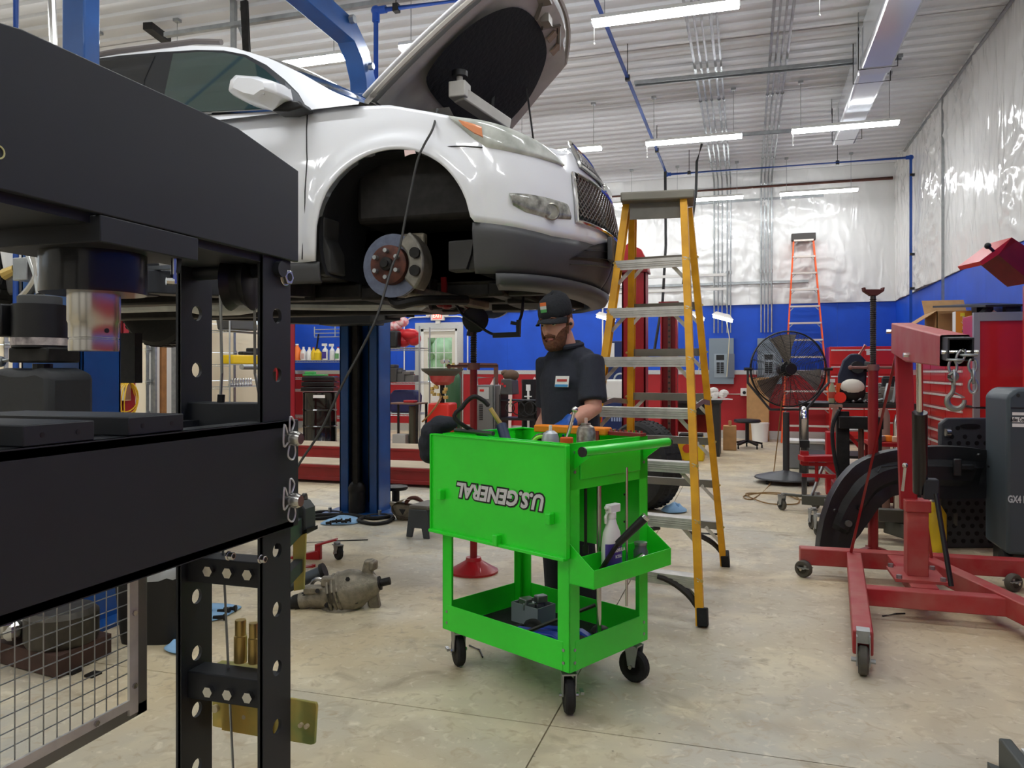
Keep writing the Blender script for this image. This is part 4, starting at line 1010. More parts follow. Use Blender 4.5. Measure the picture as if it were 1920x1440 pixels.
    hexnut(onX(427, 1042, xf-.03), .008, 'bolt_head'); hexnut(onX(487, 1048, xf-.014), .008, 'bolt_head')
    # bed pins with wire clips
    for py, fl_ in ((822, 1), (938, -1)):
        p = onX(537, py, xf)
        pin = build(MB().lathe([(.0165, 0), (.0165, .026), (.012, .036), (.0, .036)], p, (1, 0, 0), 20), 'bed_pin', STEEL, r)
        q = p+V((.012, 0, 0)); yv, zv = V((0, 1, 0)), V((0, 0, 1))
        w = [q+yv*.012+zv*.004, q+yv*.013*fl_+zv*.035, q+yv*.004+zv*.045, q-yv*.02+zv*.0, q-yv*.024+zv*.032, q-yv*.006+zv*.012]
        build(MB().tube(catmull([q+yv*.0+zv*.014, q+yv*.012+zv*.034, q-yv*.004+zv*.047, q-yv*.006+zv*.016], 4), .0021, 6).tube(catmull([q-yv*.012+zv*.008, q-yv*.026+zv*.032, q-yv*.028-zv*.014, q-yv*.01-zv*.006], 4), .0021, 6).tube(catmull([q-yv*.006-zv*.012, q-yv*.012-zv*.036, q+yv*.006-zv*.046, q+yv*.016-zv*.03, q+yv*.01-zv*.008], 5), .0021, 6), 'spring_clip', mat('clip_wire', 'd4d4d2', .4, .5), pin)
    # wire guard hung below the bed at the rear
    gx = xr-.045; ga = onX(275, 1332, gx); gy1 = ga.y; gz0 = ga.z; gz1 = 1.0; gy0 = .55; t = .042
    fr = build(MB().box((gx-.02, gy1-.03, gz0), (gx+.002, gy1, gz1)).box((gx-.02, gy0, gz0), (gx+.002, gy1, gz0+.026)).box((gx-.02, gy0, gz1-.026), (gx+.002, gy1, gz1)).box((gx-.02, gy0, gz0), (gx+.002, gy0+.03, gz1)), 'guard_frame', mat('guard_grey', '7f8079', .45, .5), r, bevel=.002)
    build(MB().box((gx+.002, gy1-.055, gz0+.012), (gx+.008, gy1-.032, gz1)).box((gx+.002, gy0, gz0+.026), (gx+.008, gy1-.055, gz0+.044)), 'clamp_strip', ALU, fr)
    wm = MB(); pit = .0285
    k = 0
    while gy1-.05-k*pit > gy0: yy = gy1-.05-k*pit; wm.cyl((gx, yy, gz0+.02), (gx, yy, gz1), .0013, n=5); k += 1
    k = 0
    while gz0+.04+k*pit < gz1: zz = gz0+.04+k*pit; wm.cyl((gx-.002, gy0, zz), (gx-.002, gy1-.03, zz), .0013, n=5); k += 1
    build(wm, 'wire_mesh', GREYM, fr)
    for yy, zz in ((gy1-.043, gz0+.22), (gy1-.043, gz0+.07), (gy1-.14, gz0+.035), (gy1-.33, gz0+.035)): build(MB().cyl((gx+.008, yy, zz), (gx+.012, yy, zz), .006, n=6), 'guard_screw', STEEL, fr)
    # gold bracket plate behind the far upright
    P = lambda px, py: onY(px, py, 1.51)
    gb = MB(); a = P(398, 1290); b = P(592, 1395)
    def rectp(px0, py0, px1, py1, dy=0): return [P(px0, py0), P(px1, py0+ (px1-px0)*.16), P(px1, py1+(px1-px0)*.16), P(px0, py1)]
    gb.poly3([P(397, 1282), P(420, 1288), P(592, 1318), P(594, 1325), P(590, 1395), P(583, 1397), P(470, 1378), P(398, 1362)], (0, .008, 0))
    pl = build(gb, 'pin_bracket', GOLD, r, bevel=.002)
    build(MB().poly3([P(418, 1280), P(512, 1290), P(512, 1382), P(420, 1366)], (0, -.008, 0)), 'bracket_plate', GOLD, pl)
    build(MB().poly3([P(416, 1238), P(500, 1246), P(500, 1256), P(416, 1246)], (0, -.07, 0)), 'pin_shelf', GOLD, pl)
    for px, py in ((406, 1327), (461, 1342), (566, 1358), (577, 1360)):
        q = P(px, py); build(MB().cyl(q+V((0, -.009, 0)), q+V((0, .009, 0)), .009 if px < 420 else .005, n=14), 'bracket_hole', mat('hole_beige', 'cfc2a0', .8), pl)  # pale beige discs mark the holes in the bracket
    # yellow strip and cap seen behind the front leg
    Q = lambda px, py: onY(px, py, 1.62)
    build(MB().poly3([Q(548, 965), Q(560, 940), Q(571, 955), Q(572, 995), Q(548, 1005)], (0, .05, 0)), 'jack_cap', mat('grey_cap', '343a38', .55), r, bevel=.004)
    build(MB().poly3([Q(549, 1006), Q(573, 998), Q(569, 1105), Q(551, 1108)], (0, .006, 0)), 'jack_strap', GOLD, r)
    build(MB().poly3([Q(545, 1006), Q(575, 992), Q(575, 999), Q(545, 1014)], (0, .05, 0)), 'jack_collar', DARKM, r)
    build(MB().beam(Q(556, 985), (xf-.03, 1.47, Q(556, 985).z), .03, .04).beam(Q(560, 1060), (xf-.03, 1.47, Q(560, 1060).z), .02, .03), 'jack_mount', BLACKP, r)
    q = onX(-4, 285, xf); build(MB().ring(q+V((.001, 0, 0)), (1, 0, 0), .0085, .0012, 24, 5), 'yellow_ring_decal', mat('decal_yellow', 'd8d59a', .6), r)
    return r
press()
def arbor_plate(x0, x1, y0, y1, lab):
    o = solo(MB().box((x0, y0, 1.1155), (x1, y1, 1.146)), 'arbor_plate', BLACKP, lab, 'press plate', 'arbor plates on the press bed', bevel=.002)
    for yy in (y0+.03, y1-.03): build(MB().cyl((x1-(x0+x1)/2-.0005, yy-(y0+y1)/2, .015), (x1-(x0+x1)/2+.0005, yy-(y0+y1)/2, .015), .004, n=10), 'bolt_hole', BLACK, o)
arbor_plate(-1.24, -.953, .815, .936, 'thick black arbor plate on the press bed, the nearer one')
arbor_plate(-1.32, -.958, 1.009, 1.136, 'thick black arbor plate on the press bed under the ram, farther one')
def press_pin(px, py0, py1, lab, rad):
    a, b = onY(px, py0, 1.475), onY(px, py1, 1.475)
    h = a.z-b.z; solo(MB().lathe([(rad, 0), (rad, h*.62), (rad*.85, h*.64), (rad*.85, h*.98), (rad*.8, h)], b, n=20), 'press_pin', BRASS, lab, 'pin', 'gold pins on the press bracket')
press_pin(451, 1162, 1241, 'gold press pin with stepped top standing on the bracket shelf, taller', .0145)
press_pin(476, 1168, 1243, 'gold press pin standing on the bracket shelf, right one', .0125)
# ================================================================== GREEN TOOL CART
def caster(root, p, rot, rad=.052, brake=True, top=.16, wm=None, nm='caster', wid=.034):
    """swivel caster standing on the floor under p"""
    p = V(p); d = V((math.cos(rot), math.sin(rot), 0)); s = V((-d.y, d.x, 0)); c = p+d*.02; c.z = rad
    f = MB()
    for k in (-1, 1): f.prism([(-.016, 0), (.016, 0), (.03, top-rad-.012), (-.03, top-rad-.012)], c+s*(k*(wid/2+.006)-.002), d, (0, 0, 1), -.004)
    f.bx((p.x+d.x*.01, p.y+d.y*.01, top-.016), (.07, wid+.02, .006), rot); f.cyl((p.x, p.y, top-.016), (p.x, p.y, top), .022)
    fk = build(f, nm, GREYM, root)
    w = MB().lathe([(rad*.55, -wid/2), (rad*.9, -wid/2), (rad, -wid*.3), (rad, wid*.3), (rad*.9, wid/2), (rad*.55, wid/2)], c, s, 26); build(w, 'wheel', wm or RUBBER, fk)
    build(MB().cyl(c-s*(wid/2), c+s*(wid/2), rad*.56, n=16), 'wheel_core', DARKM, fk)
    build(MB().cyl(c-s*(wid/2+.018), c+s*(wid/2+.018), .008, n=8), 'axle', STEEL, fk)
    if brake: build(MB().bx(c+s*(wid/2+.03)+V((0, 0, .01)), (.035, .012, .01), rot), 'brake_lever', GREYM, fk)
    return fk
H0, HT = .16, .965
CN = onZ(1068, 1263, H0); CL = onZ(830, 1178, H0); CR = onZ(1207, 1197, H0)
ux = (CL-CN); ux.z = 0; LW = ux.length; ux.normalize()          # along the long side, away to the left
uy = V((ux.y, -ux.x, 0)); uy = uy if uy.dot(CR-CN) > 0 else -uy; LD = (CR-CN).dot(uy)
CN.z = 0
def CP(a, b, z): return CN+ux*a+uy*b+V((0, 0, z))
def cart():
    r = thing('tool_cart', 'bright green steel service cart with hanging lid panel and casters', 'tool cart', CP(LW/2, LD/2, 0))
    def bb(a0, b0, z0, a1, b1, z1, nm, bevel=.003, m=GREEN, par=None):
        mb = MB(); mb.box((a0, b0, z0), (a1, b1, z1)); mb.v = [CP(p.x, p.y, p.z) for p in mb.v]; mb.f = [f[::-1] for f in mb.f] if ux.cross(uy).z < 0 else mb.f
        return build(mb, nm, m, par or r, bevel)
    t = .055; g = .004
    for a in (0, 1):
        for b in (0, 1):
            a0 = 0 if a == 0 else LW; b0 = 0 if b == 0 else LD; sa = 1 if a == 0 else -1; sb = 1 if b == 0 else -1
            mb = MB(); mb.box((a0, b0, H0), (a0+sa*t, b0+sb*g, HT)); mb.box((a0, b0, H0), (a0+sa*g, b0+sb*t, HT)); mb.v = [CP(p.x, p.y, p.z) for p in mb.v]
            post = build(mb, 'corner_post', GREEN, r)
            for z in (H0+.03, H0+.075, HT-.03, HT-.1):
                q0 = CP(a0+sa*t*.5, b0-sb*.003, z); q1 = CP(a0+sa*t*.5, b0, z); build(MB().cyl(q0, q1, .006, n=8), 'rivet', GREYM, post)
                q0 = CP(a0-sa*.003, b0+sb*t*.5, z); q1 = CP(a0, b0+sb*t*.5, z); build(MB().cyl(q0, q1, .006, n=8), 'rivet', GREYM, post)
    # bottom tray
    bb(.004, .004, H0, LW-.004, LD-.004, H0+.006, 'tray_floor'); zt = H0+.105
    bb(.03, -.002, H0, LW-.03, .002, zt, 'tray_side'); bb(.03, LD-.002, H0, LW-.03, LD+.002, zt, 'tray_side'); bb(-.002, .03, H0, .002, LD-.03, zt, 'tray_side'); bb(LW-.002, .03, H0, LW+.002, LD-.03, zt, 'tray_side')
    bb(.02, .02, H0+.006, LW-.02, LD-.02, H0+.01, 'rubber_mat', m=RUBBER)
    # top tray
    zb = .80
    bb(.004, .004, zb, LW-.004, LD-.004, zb+.005, 'top_tray_floor')
    bb(.0, .0, zb, LW, .004, HT, 'top_tray_side'); bb(0, LD-.004, zb, LW, LD, HT, 'top_tray_side'); bb(0, 0, zb, .004, LD, HT, 'top_tray_side'); bb(LW-.004, 0, zb, LW, LD, HT, 'top_tray_side')
    for q in ((0, 0, LW, .012), (0, LD-.012, LW, LD), (0, 0, .012, LD), (LW-.012, 0, LW, LD)): bb(q[0], q[1], HT-.004, q[2], q[3], HT+.002, 'rim', bevel=0)
    # side skirt of the top tray on the handle end
    bb(-.006, .055, HT-.13, .0, LD-.055, HT-.035, 'end_rail')
    # middle back panel with slots (seen through the end)
    bb(LW*.55, LD*.0+.02, .6, LW*.56, LD-.02, zb, 'divider_panel'); bb(.02, LD-.012, .5, LW-.02, LD-.008, zb, 'rear_panel')
    for k in range(5): bb(.1+.06*(k % 2), LD-.014, .5+.055*k, .106+.06*(k % 2), LD-.0115, .508+.055*k, 'peg_hole', 0, BLACK)
    # hanging lid panel on the long side
    P0, P1 = V((.0, -.035)), 0
    zl0, zl1 = .567, .962
    lid = bb(-.005, -.022, zl0, LW+.045, -.012, zl1, 'lid_panel', .002)
    bb(-.005, -.04, zl0-.008, LW+.045, -.012, zl0+.004, 'lid_lip', .002, par=lid); bb(-.01, -.03, zl0, -.004, -.01, zl1, 'lid_lip', .001, par=lid); bb(LW+.042, -.03, zl0, LW+.048, -.01, zl1, 'lid_lip', .001, par=lid)
    bb(-.005, -.028, zl1-.004, LW+.045, -.002, zl1+.002, 'lid_hinge', .001, par=lid)
    wv = -ux; up_ = V((0, 0, 1)); cx, cz = LW*.48, .752
    def onlid(a, z, d=-.0235): return CP(a, d, z)
    tilt = .0
    for body, size, bold, m, d in (('U.S.GENERAL', .078, .009, BLACK, -.0232), ('U.S.GENERAL', .078, .003, mat('logo_silver', 'c9c9c9', .4), -.0245)):
        tm = text_mb(body, size, onlid(cx, cz, d), ux, -up_, .0006, shear=.25, bold=bold, sx=1.02)
        build(tm, 'lettering', m, lid)
    for a, z in ((LW-.03, .72), (.062, .70), (LW*.48, .585)):
        tb = MB(); tb.box((a-.012, -.05, z-.02), (a+.012, -.022, z+.02)); tb.v = [CP(p.x, p.y, p.z) for p in tb.v]; build(tb, 'latch_tab', GREEN, lid, bevel=.003)
    # handle
    hb = CP(-.075, -.02, HT-.02); he = CP(-.075, LD+.03, HT-.02)
    hd = build(MB().cyl(hb, he, .017, n=20), 'handle', GREEN, r)
    build(MB().cyl(hb-uy*.005, hb+uy*.002, .018, n=20), 'end_cap', BLACK, hd); build(MB().cyl(he-uy*.002, he+uy*.005, .018, n=20), 'end_cap', BLACK, hd)
    for b in (.028, LD-.028):
        mb = MB(); mb.poly3([CP(0, b-.002, HT-.02), CP(0, b-.002, HT-.09), CP(-.085, b-.002, HT-.03), CP(-.085, b-.002, HT-.008)], uy*.004); build(mb, 'handle_bracket', GREEN, hd)
    # end shelf
    za = .475; mb = MB()
    a1, a2 = -.105, 0; b1, b2 = .0, LD
    sh = bb(a1, b1, za, 0, b2, za+.003, 'side_shelf', 0)
    bb(a1-.003, b1, za, a1, b2, za+.065, 'shelf_front', .001, par=sh)
    for b in (b1, b2-.003):
        m2 = MB(); m2.poly3([CP(0, b, za), CP(a1, b, za), CP(a1, b, za+.065), CP(0, b, za+.14)], uy*.003); build(m2, 'shelf_cheek', GREEN, sh)
    bb(-.004, .03, za, -.001, LD-.03, za+.085, 'shelf_back', .001, par=sh)
    # casters
    for a, b, rot in ((.05, .05, -1.2), (LW-.05, .05, 2.2), (.05, LD-.05, -.4), (LW-.05, LD-.05, 1.4)):
        caster(r, CP(a, b, 0), rot, .064, True, H0)
    return r
cart()
zt0 = .805
def cart_lathe(px, py_base, name, prof, m, lab, cat, a, b, z, parts=(), grp=None, n=20):
    p = CP(a, b, z); r = thing(name, lab, cat, p, grp)
    build(MB().lathe(prof, p, n=n), 'body', m, r)
    for nm, pr, mm in parts: build(MB().lathe(pr, p, n=n), nm, mm, r)
    return r
# things in the top tray
cart_lathe(0, 0, 'spray_can', [(.03, 0), (.033, .004), (.033, .165), (.027, .185), (.014, .195)], mat('grey_can', 'b3b7bb', .35, .5), 'grey plastic-shouldered spray can in the cart top tray', 'spray can', .16, .08, zt0, (('nozzle', [(.006, .195), (.006, .215), (.0, .216)], WHITEP),))
cart_lathe(0, 0, 'spray_can', [(.034, 0), (.036, .004), (.036, .19), (.03, .21), (.018, .218), (.018, .224)], mat('worn_can', 'bdb7ad', .3, .5, var=.6, scale=40, col2='6f665c'), 'worn aerosol can with label remains in the cart top tray', 'spray can', .055, .16, zt0, (('nozzle', [(.006, .224), (.006, .243), (.0, .244)], mat('pale_nozzle', 'd9b9ae', .5)),))
cart_lathe(0, 0, 'plastic_bottle', [(.038, 0), (.042, .01), (.042, .10), (.03, .14), (.022, .15)], mat('clear_plastic', 'c9ccc9', .12, trans=.6, coat=.4), 'clear plastic bottle with orange cap in the cart top tray', 'bottle', .06, .055, zt0, (('cap', [(.024, .15), (.024, .176), (.022, .178)], mat('orange_cap', 'd9581e', .5)),))
o = thing('tape_measure', 'black and lime tape measure standing in the cart tray', 'tape measure', CP(.24, .12, zt0))
p = CP(.24, .12, zt0+.13); nrm = (V((0, 0, 1.2))-p); nrm.z = 0; nrm.normalize()
build(MB().cyl(p+nrm*.0, p-nrm*.05, .045, n=24).bx(p-V((0, 0, .09))-nrm*.025, (.07, .06, .085)), 'case', BLACK, o); build(MB().ring(p+nrm*.002, nrm, .036, .008), 'lime_ring', mat('lime', '8fdc3f', .5), o)
o = thing('air_tool', 'blue air ratchet leaning in the cart tray with brass fitting and hose', 'air tool', CP(.42, .15, zt0))
a_, b_ = CP(.34, .08, zt0+.02), W(940, 797, CP(.42, .15, 0).dot(FW))
build(MB().cyl(a_, b_, .022, n=16), 'body', mat('dark_blue_tool', '22304f', .4), o); e = W(917, 762, b_.dot(FW)); build(MB().cyl(b_, b_.lerp(e, .9), .009, n=8), 'brass_fitting', BRASS, o)
hs = catmull([e, W(905, 750, e.dot(FW)), W(887, 744, e.dot(FW)), W(868, 762, e.dot(FW)), W(860, 792, e.dot(FW)), CP(.5, .3, zt0+.06)], 6); build(MB().tube(hs, .009, 8), 'hose', RUBBER, o)
o = solo(MB().cyl(CP(.66, .05, HT+.012), W(925, 813, CP(.4, .02, 0).dot(FW)), .009, n=10), 'breaker_bar', mat('tool_steel', '6b6d69', .35, .9), 'long steel bar lying across the left rim of the cart', 'bar')
o = thing('socket_wrench', 'chrome ratchet wrench leaning upright in the cart tray', 'wrench', CP(.11, .07, zt0))
a_, b_ = CP(.135, .09, zt0+.03), W(1078, 768, CP(.11, .1, 0).dot(FW)); build(MB().cyl(a_, b_, .007, n=10), 'shaft', CHROME, o); build(MB().ball(b_, .012).ball(a_, .014), 'head', CHROME, o)
o = thing('screwdriver_rack', 'red tool rack with bit row along the far cart rim', 'tool rack', CP(.1, LD-.07, HT-.06))
a_, b_ = CP(.23, LD-.03, HT+.006), CP(.0, LD-.03, HT+.006)
build(MB().beam(a_, b_, .04, .014), 'rail', mat('maroon_rail', '8a2f2a', .5), o); build(MB().bx(CP(.21, LD-.08, HT-.02), (.05, .03, .07)), 'holder', mat('maroon_rail', '8a2f2a', .5), o)
for k in range(9): q = a_.lerp(b_, (k+.5)/9); build(MB().cyl(q, q+V((0, 0, .016)), .008, n=8), 'socket', CHROME, o)
o = solo(MB().beam(CP(.5, LD-.1, HT+.012), CP(.16, LD-.04, HT+.012), .06, .032), 'orange_tray', mat('orange_plastic', 'f08a1e', .5), 'orange plastic trough resting on the far rim of the cart', 'tray', bevel=.006)
# tools in the side shelf
o = thing('spray_bottle', 'white spray bottle with purple label in the cart side shelf', 'spray bottle', CP(-.055, .17, .479))
p = CP(-.055, .17, .479); axs = -ux; ays = uy
def sec(z, w, d): return [p+ays*(math.cos(2*math.pi*k/20)*w)+axs*(math.sin(2*math.pi*k/20)*d)+V((0, 0, z)) for k in range(20)]
bot = MB(); L = [sec(0, .045, .026), sec(.005, .048, .029), sec(.11, .048, .029), sec(.16, .04, .025), sec(.19, .024, .017), sec(.215, .014, .014)]
bot.grid(L, cl=True); bot.add(L[0], [tuple(range(19, -1, -1))]); bot.add(L[-1], [tuple(range(20))]); build(bot, 'body', WHITEP, o)
lab = MB(); L = [[p+ays*(math.cos(a)*.0495)+axs*(math.sin(a)*.0305)+V((0, 0, z)) for a in [R(15+150*k/14) for k in range(15)]] for z in (.015, .06, .125)]; lab.grid(L)
lb = build(lab, 'label', mat('purple_label', '4a3a8e', .45), o)
build(text_mb('FORMULA', .017, p+axs*.0315+V((0, 0, .10)), -ays if (-ays).dot(RT) > 0 else ays, UP, .0004, bold=.0006), 'lettering', WHITEP, lb); build(text_mb('R.T.U.', .014, p+axs*.0315+V((0, 0, .078)), -ays if (-ays).dot(RT) > 0 else ays, UP, .0004, bold=.0006), 'lettering', WHITEP, lb)
build(MB().ball(p+axs*.0305+V((0, 0, .118)), (.008, .008, .006)), 'emblem', mat('emblem_gold', 'd9b24a', .4), lb)
hd_ = p+V((0, 0, .235)); tr = MB().cyl(p+V((0, 0, .21)), p+V((0, 0, .235)), .017, n=16).bx(hd_+ays*.008+V((0, 0, .012)), (.06, .026, .03), math.atan2(ays.y, ays.x)); tr.tube([hd_-ays*.022+V((0, 0, .005)), hd_-ays*.036+V((0, 0, -.015)), hd_-ays*.034+V((0, 0, -.04))], .006, 6); tr.cyl(hd_-ays*.02+V((0, 0, .016)), hd_-ays*.036+V((0, 0, .018)), .008, n=8)
build(tr, 'trigger_head', WHITEP, o, bevel=.004)
zc = CP(-.06, .1, 0).dot(FW)
o = thing('pry_bar', 'black-handled pry bar standing slanted in the cart side shelf', 'pry bar', CP(-.05, .07, .479))
a_, b_, e_ = CP(-.05, .075, .482), W(1158, 1020, zc), W(1212, 968, zc-.02)
build(MB().beam(a_, b_, .016, .012), 'blade', mat('black_iron', '26241f', .5, .5), o); build(MB().cyl(b_, b_.lerp(e_, .93), .013, .016, 12), 'grip', BLACK, o); build(MB().cyl(b_.lerp(e_, .93), e_, .016, n=12), 'cap', STEEL, o)
cart_lathe(0, 0, 'small_jar', [(.026, 0), (.028, .004), (.028, .06), (.023, .07), (.023, .085)], mat('grey_jar', '6e7376', .35, .4), 'small grey metal jar in the cart side shelf', 'jar', -.05, .36, .479, (('lid', [(.025, .085), (.025, .094), (.0, .094)], GREYM),))
o = solo(MB().cyl(CP(-.05, .27, .49), CP(-.085, .33, .53), .016, n=14), 'deep_socket', CHROME, 'chrome deep socket lying in the cart side shelf', 'socket')
# bars hanging through the cart end
def hang(nm, px, py0, py1, rad, m, lab, a=.05, hook=False):
    Z = CP(a, .2, 0).dot(FW); A, B = W(px, py0, Z), W(px, py1, Z)
    mb = MB().cyl(A, B, rad, n=10)
    if hook: mb.bx(B, (.02, .012, .03))
    solo(mb, nm, m, lab, 'bar', 'long tools standing in the cart')
hang('extension_bar', 1123, 884, 1205, .009, STEEL, 'long steel extension bar standing through the cart end'); hang('pry_rod', 1098, 890, 1030, .006, mat('dark_rod', '3b3f3a', .5, .6), 'dark rod hanging inside the cart end behind the near post', hook=True)
hang('thin_rod', 1175, 876, 1136, .005, STEEL, 'thin chrome rod hanging at the far corner of the cart', a=.03)
# bottom-tray clutter
zb = H0+.0105
o = thing('parts_box', 'grey plastic parts box on the cart bottom tray', 'box', CP(.45, .30, zb))
q = CP(.45, .30, zb); rzc = math.atan2(ux.y, ux.x); bm = MB()
Rm = Matrix.Rotation(rzc, 3, 'Z')
for c_, s_ in (((0, 0, .003), (.15, .11, .006)), ((.073, 0, .04), (.005, .11, .08)), ((-.073, 0, .04), (.005, .11, .08)), ((0, .053, .04), (.15, .005, .08)), ((0, -.053, .04), (.15, .005, .08))): bm.bx(q+Rm @ V(c_), s_, rzc)
build(bm, 'box', mat('grey_bin', '8d949b', .5), o)
for k in range(5): build(MB().bx(q+V((rnd.uniform(-.04, .04), rnd.uniform(-.03, .03), .065+.008*k)), (.05, .035, .03), rnd.uniform(0, 3)), 'metal_part', GREYM, o, bevel=.004)
for k, (a, b) in enumerate(((.28, .13), (.22, .22))):
    solo(MB().prism([(-.11, 0), (.11, 0), (.1, .035), (-.07, .04), (-.11, .02)], CP(a, b, zb), Matrix.Rotation(rzc+.25+.15*k, 3, 'Z') @ V((1, 0, 0)), UP, .045), 'blue_tray', mat('blue_plastic', '1d3fb0', .4), ('front blue plastic wedge on the cart bottom tray', 'rear blue plastic wedge on the cart bottom tray')[k], 'tray', bevel=.006)
names = [('axle_boot', 'black rubber boot lying on the cart bottom tray beside the grey box', .36, .2), ('hose_clamp', 'dark clamp lying on the cart bottom tray near the left front', .42, .13), ('gear_part', 'dark gear part on the cart bottom tray beside the near post', .1, .17), ('belt_tensioner', 'black tensioner on the cart bottom tray behind the steel bar', .12, .33), ('rubber_mount', 'black ribbed cup on the cart bottom tray at near corner', .1, .06), ('bracket_part', 'black bracket on the cart bottom tray at the far right corner', .05, .37)]
for k, (nm, lb_, a, b) in enumerate(names):
    q = CP(a, b, zb); m = MB()
    if k % 3 == 0: m.lathe([(.02, 0), (.035, .005), (.028, .02), (.04, .03), (.03, .045), (.018, .05)], q, n=16)
    elif k % 3 == 1: m.ring(q+V((0, 0, .012)), UP, .035, .012, 18); m.bx(q+V((.03, 0, .02)), (.06, .02, .03), k)
    else: m.lathe([(.045, 0), (.045, .03), (.03, .035), (.03, .05), (.012, .05)], q, n=18); m.bx(q+V((.02, .03, .02)), (.08, .03, .025), k*.7)
    solo(m, nm, DARKM, lb_, 'car part', bevel=.003)
solo(MB().beam(CP(.36, .08, zb+.01), CP(.12, .3, zb+.14), .022, .008), 'flat_bar', mat('dark_flat_bar', '33302b', .5, .5), 'dark flat steel bar propped across the cart bottom tray', 'bar')
# dark jacket draped over the left end of the cart
jk = MB(); Zj = CP(LW+.05, .12, 0).dot(FW)+.05
for px, py, a, b in ((825, 800, .045, .05), (812, 812, .05, .055), (806, 832, .045, .06), (810, 850, .05, .045), (822, 836, .05, .07), (836, 795, .05, .035)): jk.ball(W(px, py, Zj), (a, .08, b), 14, 10)
jko = solo(jk, 'work_jacket', DARKCLOTH, 'dark work jacket draped over the left end of the cart', 'jacket', sm=60); jm = jko.modifiers.new('fuse', 'REMESH'); jm.mode = 'VOXEL'; jm.voxel_size = .008; jm.use_smooth_shade = True
# ================================================================== YELLOW STEP LADDER
def ladder():
    r = thing('step_ladder', 'tall yellow fibreglass step ladder with aluminium steps behind the green cart', 'ladder', (-.5, 4.4, 0))
    FR, FL = V((-.2, 3.79, 0)), V((-.90, 3.95, 0)); RR, RL = V((-.125, 5.02, 0)), V((-.76, 5.12, 0))
    TFR, TFL = V((-.318, 4.33, 2.16)), V((-.665, 4.37, 2.16)); TRR, TRL = V((-.30, 4.46, 2.15)), V((-.65, 4.50, 2.15))
    def rail(a, b, d, nm):
        m = MB(); w = (b-a).normalized(); x = V((1, 0, 0))*d
        m.beam(a, b, .012, .075, up=(0, 1, 0)); yv = basis(b-a, (0, 1, 0))[1]
        for k in (-1, 1): m.beam(a+yv*k*.0355-x*.014, b+yv*k*.0355-x*.014, .036, .006, up=(0, 1, 0))
        return build(m, nm, YELLOW, r)
    rails = [(FR, TFR, 1), (FL, TFL, -1), (RR, TRR, 1), (RL, TRL, -1)]
    for k, (a, b, d) in enumerate(rails):
        o = rail(a, b, d, 'front_rail' if k < 2 else 'rear_rail'); w = (b-a).normalized()
        build(MB().beam(a, a+w*.085, .05, .09, up=(0, 1, 0)), 'rubber_foot', RUBBER, o, bevel=.005)
    for k in range(7):
        z = .22+.269*k; t = z/2.16; a, b = FL.lerp(TFL, t), FR.lerp(TFR, t)
        st = MB().beam(a, b, .085, .008, ext=-.004); st.beam(a+V((0, -.04, -.025)), b+V((0, -.04, -.025)), .005, .05, ext=-.004)
        for q in (-.022, -.012, -.032): st.beam(a+V((0, -.044, q)), b+V((0, -.044, q)), .004, .004, ext=-.01)
        o = build(st, 'step', ALU, r)
        for p, s in ((a, 1), (b, -1)):
            build(MB().beam(p+V((s*.01, 0, -.12)), p+V((s*.11, -.0, -.01)), .02, .006, up=(0, 1, 0)), 'step_brace', ALU, o)
            for q in (-.008, -.03): build(MB().cyl(p+V((-s*.005, -.045, q)), p+V((-s*.005, -.037, q)), .008, n=8), 'rivet', BRASS, o)
        t2 = (z+.04)/2.15; a, b = RL.lerp(TRL, t2), RR.lerp(TRR, t2)
        st = MB().beam(a, b, .03, .045, ext=-.004); o2 = build(st, 'rear_spreader', mat('dull_aluminium', '8d8a82', .5, .6, var=.2), r)
        for p, s in ((a, 1), (b, -1)):
            build(MB().beam(p+V((s*.005, 0, -.11)), p+V((s*.1, 0, -.01)), .02, .005, up=(0, 1, 0)), 'step_brace', ALU, o2); build(MB().cyl(p+V((-s*.01, -.045, 0)), p+V((-s*.01, -.03, 0)), .007, n=8), 'rivet', BRASS, o2)
    for a, b, ta, tb in ((FL, FR, TFL, TFR), (RL, RR, TRL, TRR)):     # dark moulded corner braces
        for p, q, s in ((a, ta, 1), (b, tb, -1)):
            e0 = p.lerp(q, .03)+V((s*.02, 0, 0)); top = p.lerp(q, .105); e1 = V((top.x+s*.21, top.y, top.z-.02))
            c = bez(e0, e0+V((s*.02, 0, .08)), e1-V((s*.08, 0, .01)), e1, 8); build(MB().tube(c, [.012+.006*math.sin(i*.39) for i in range(9)], 6).tube([p.lerp(q, .095)+V((s*.02, 0, 0)), e1], .008, 5).tube([e0, p.lerp(q, .09)+V((s*.018, 0, 0))], .008, 5), 'corner_brace', mat('brown_black_brace', '2e2824', .6), r)
    tc = MB(); tc.bx((-.48, 4.38, 2.19), (.40, .24, .05), R(5)); build(tc, 'top_cap', mat('grey_cap_metal', '8c887c', .5, .4, var=.2), r, bevel=.008)
    build(MB().bx((-.48, 4.34, 2.12), (.30, .008, .09), R(5)), 'label_plate', mat('dull_aluminium', '8d8a82', .5, .6), r)
    for s, (a, ta), (b, tb) in ((1, (FR, TFR), (RR, TRR)), (-1, (FL, TFL), (RL, TRL))):
        p, q = a.lerp(ta, .48), b.lerp(tb, .48); m = p.lerp(q, .5)+V((0, 0, .02)); build(MB().beam(p, m, .006, .028).beam(m, q, .006, .028), 'spreader_bar', GREYM, r)
ladder()
# thin hook tray on the ladder (paint-shelf clip)
p = W(1170, 722, 4.15)
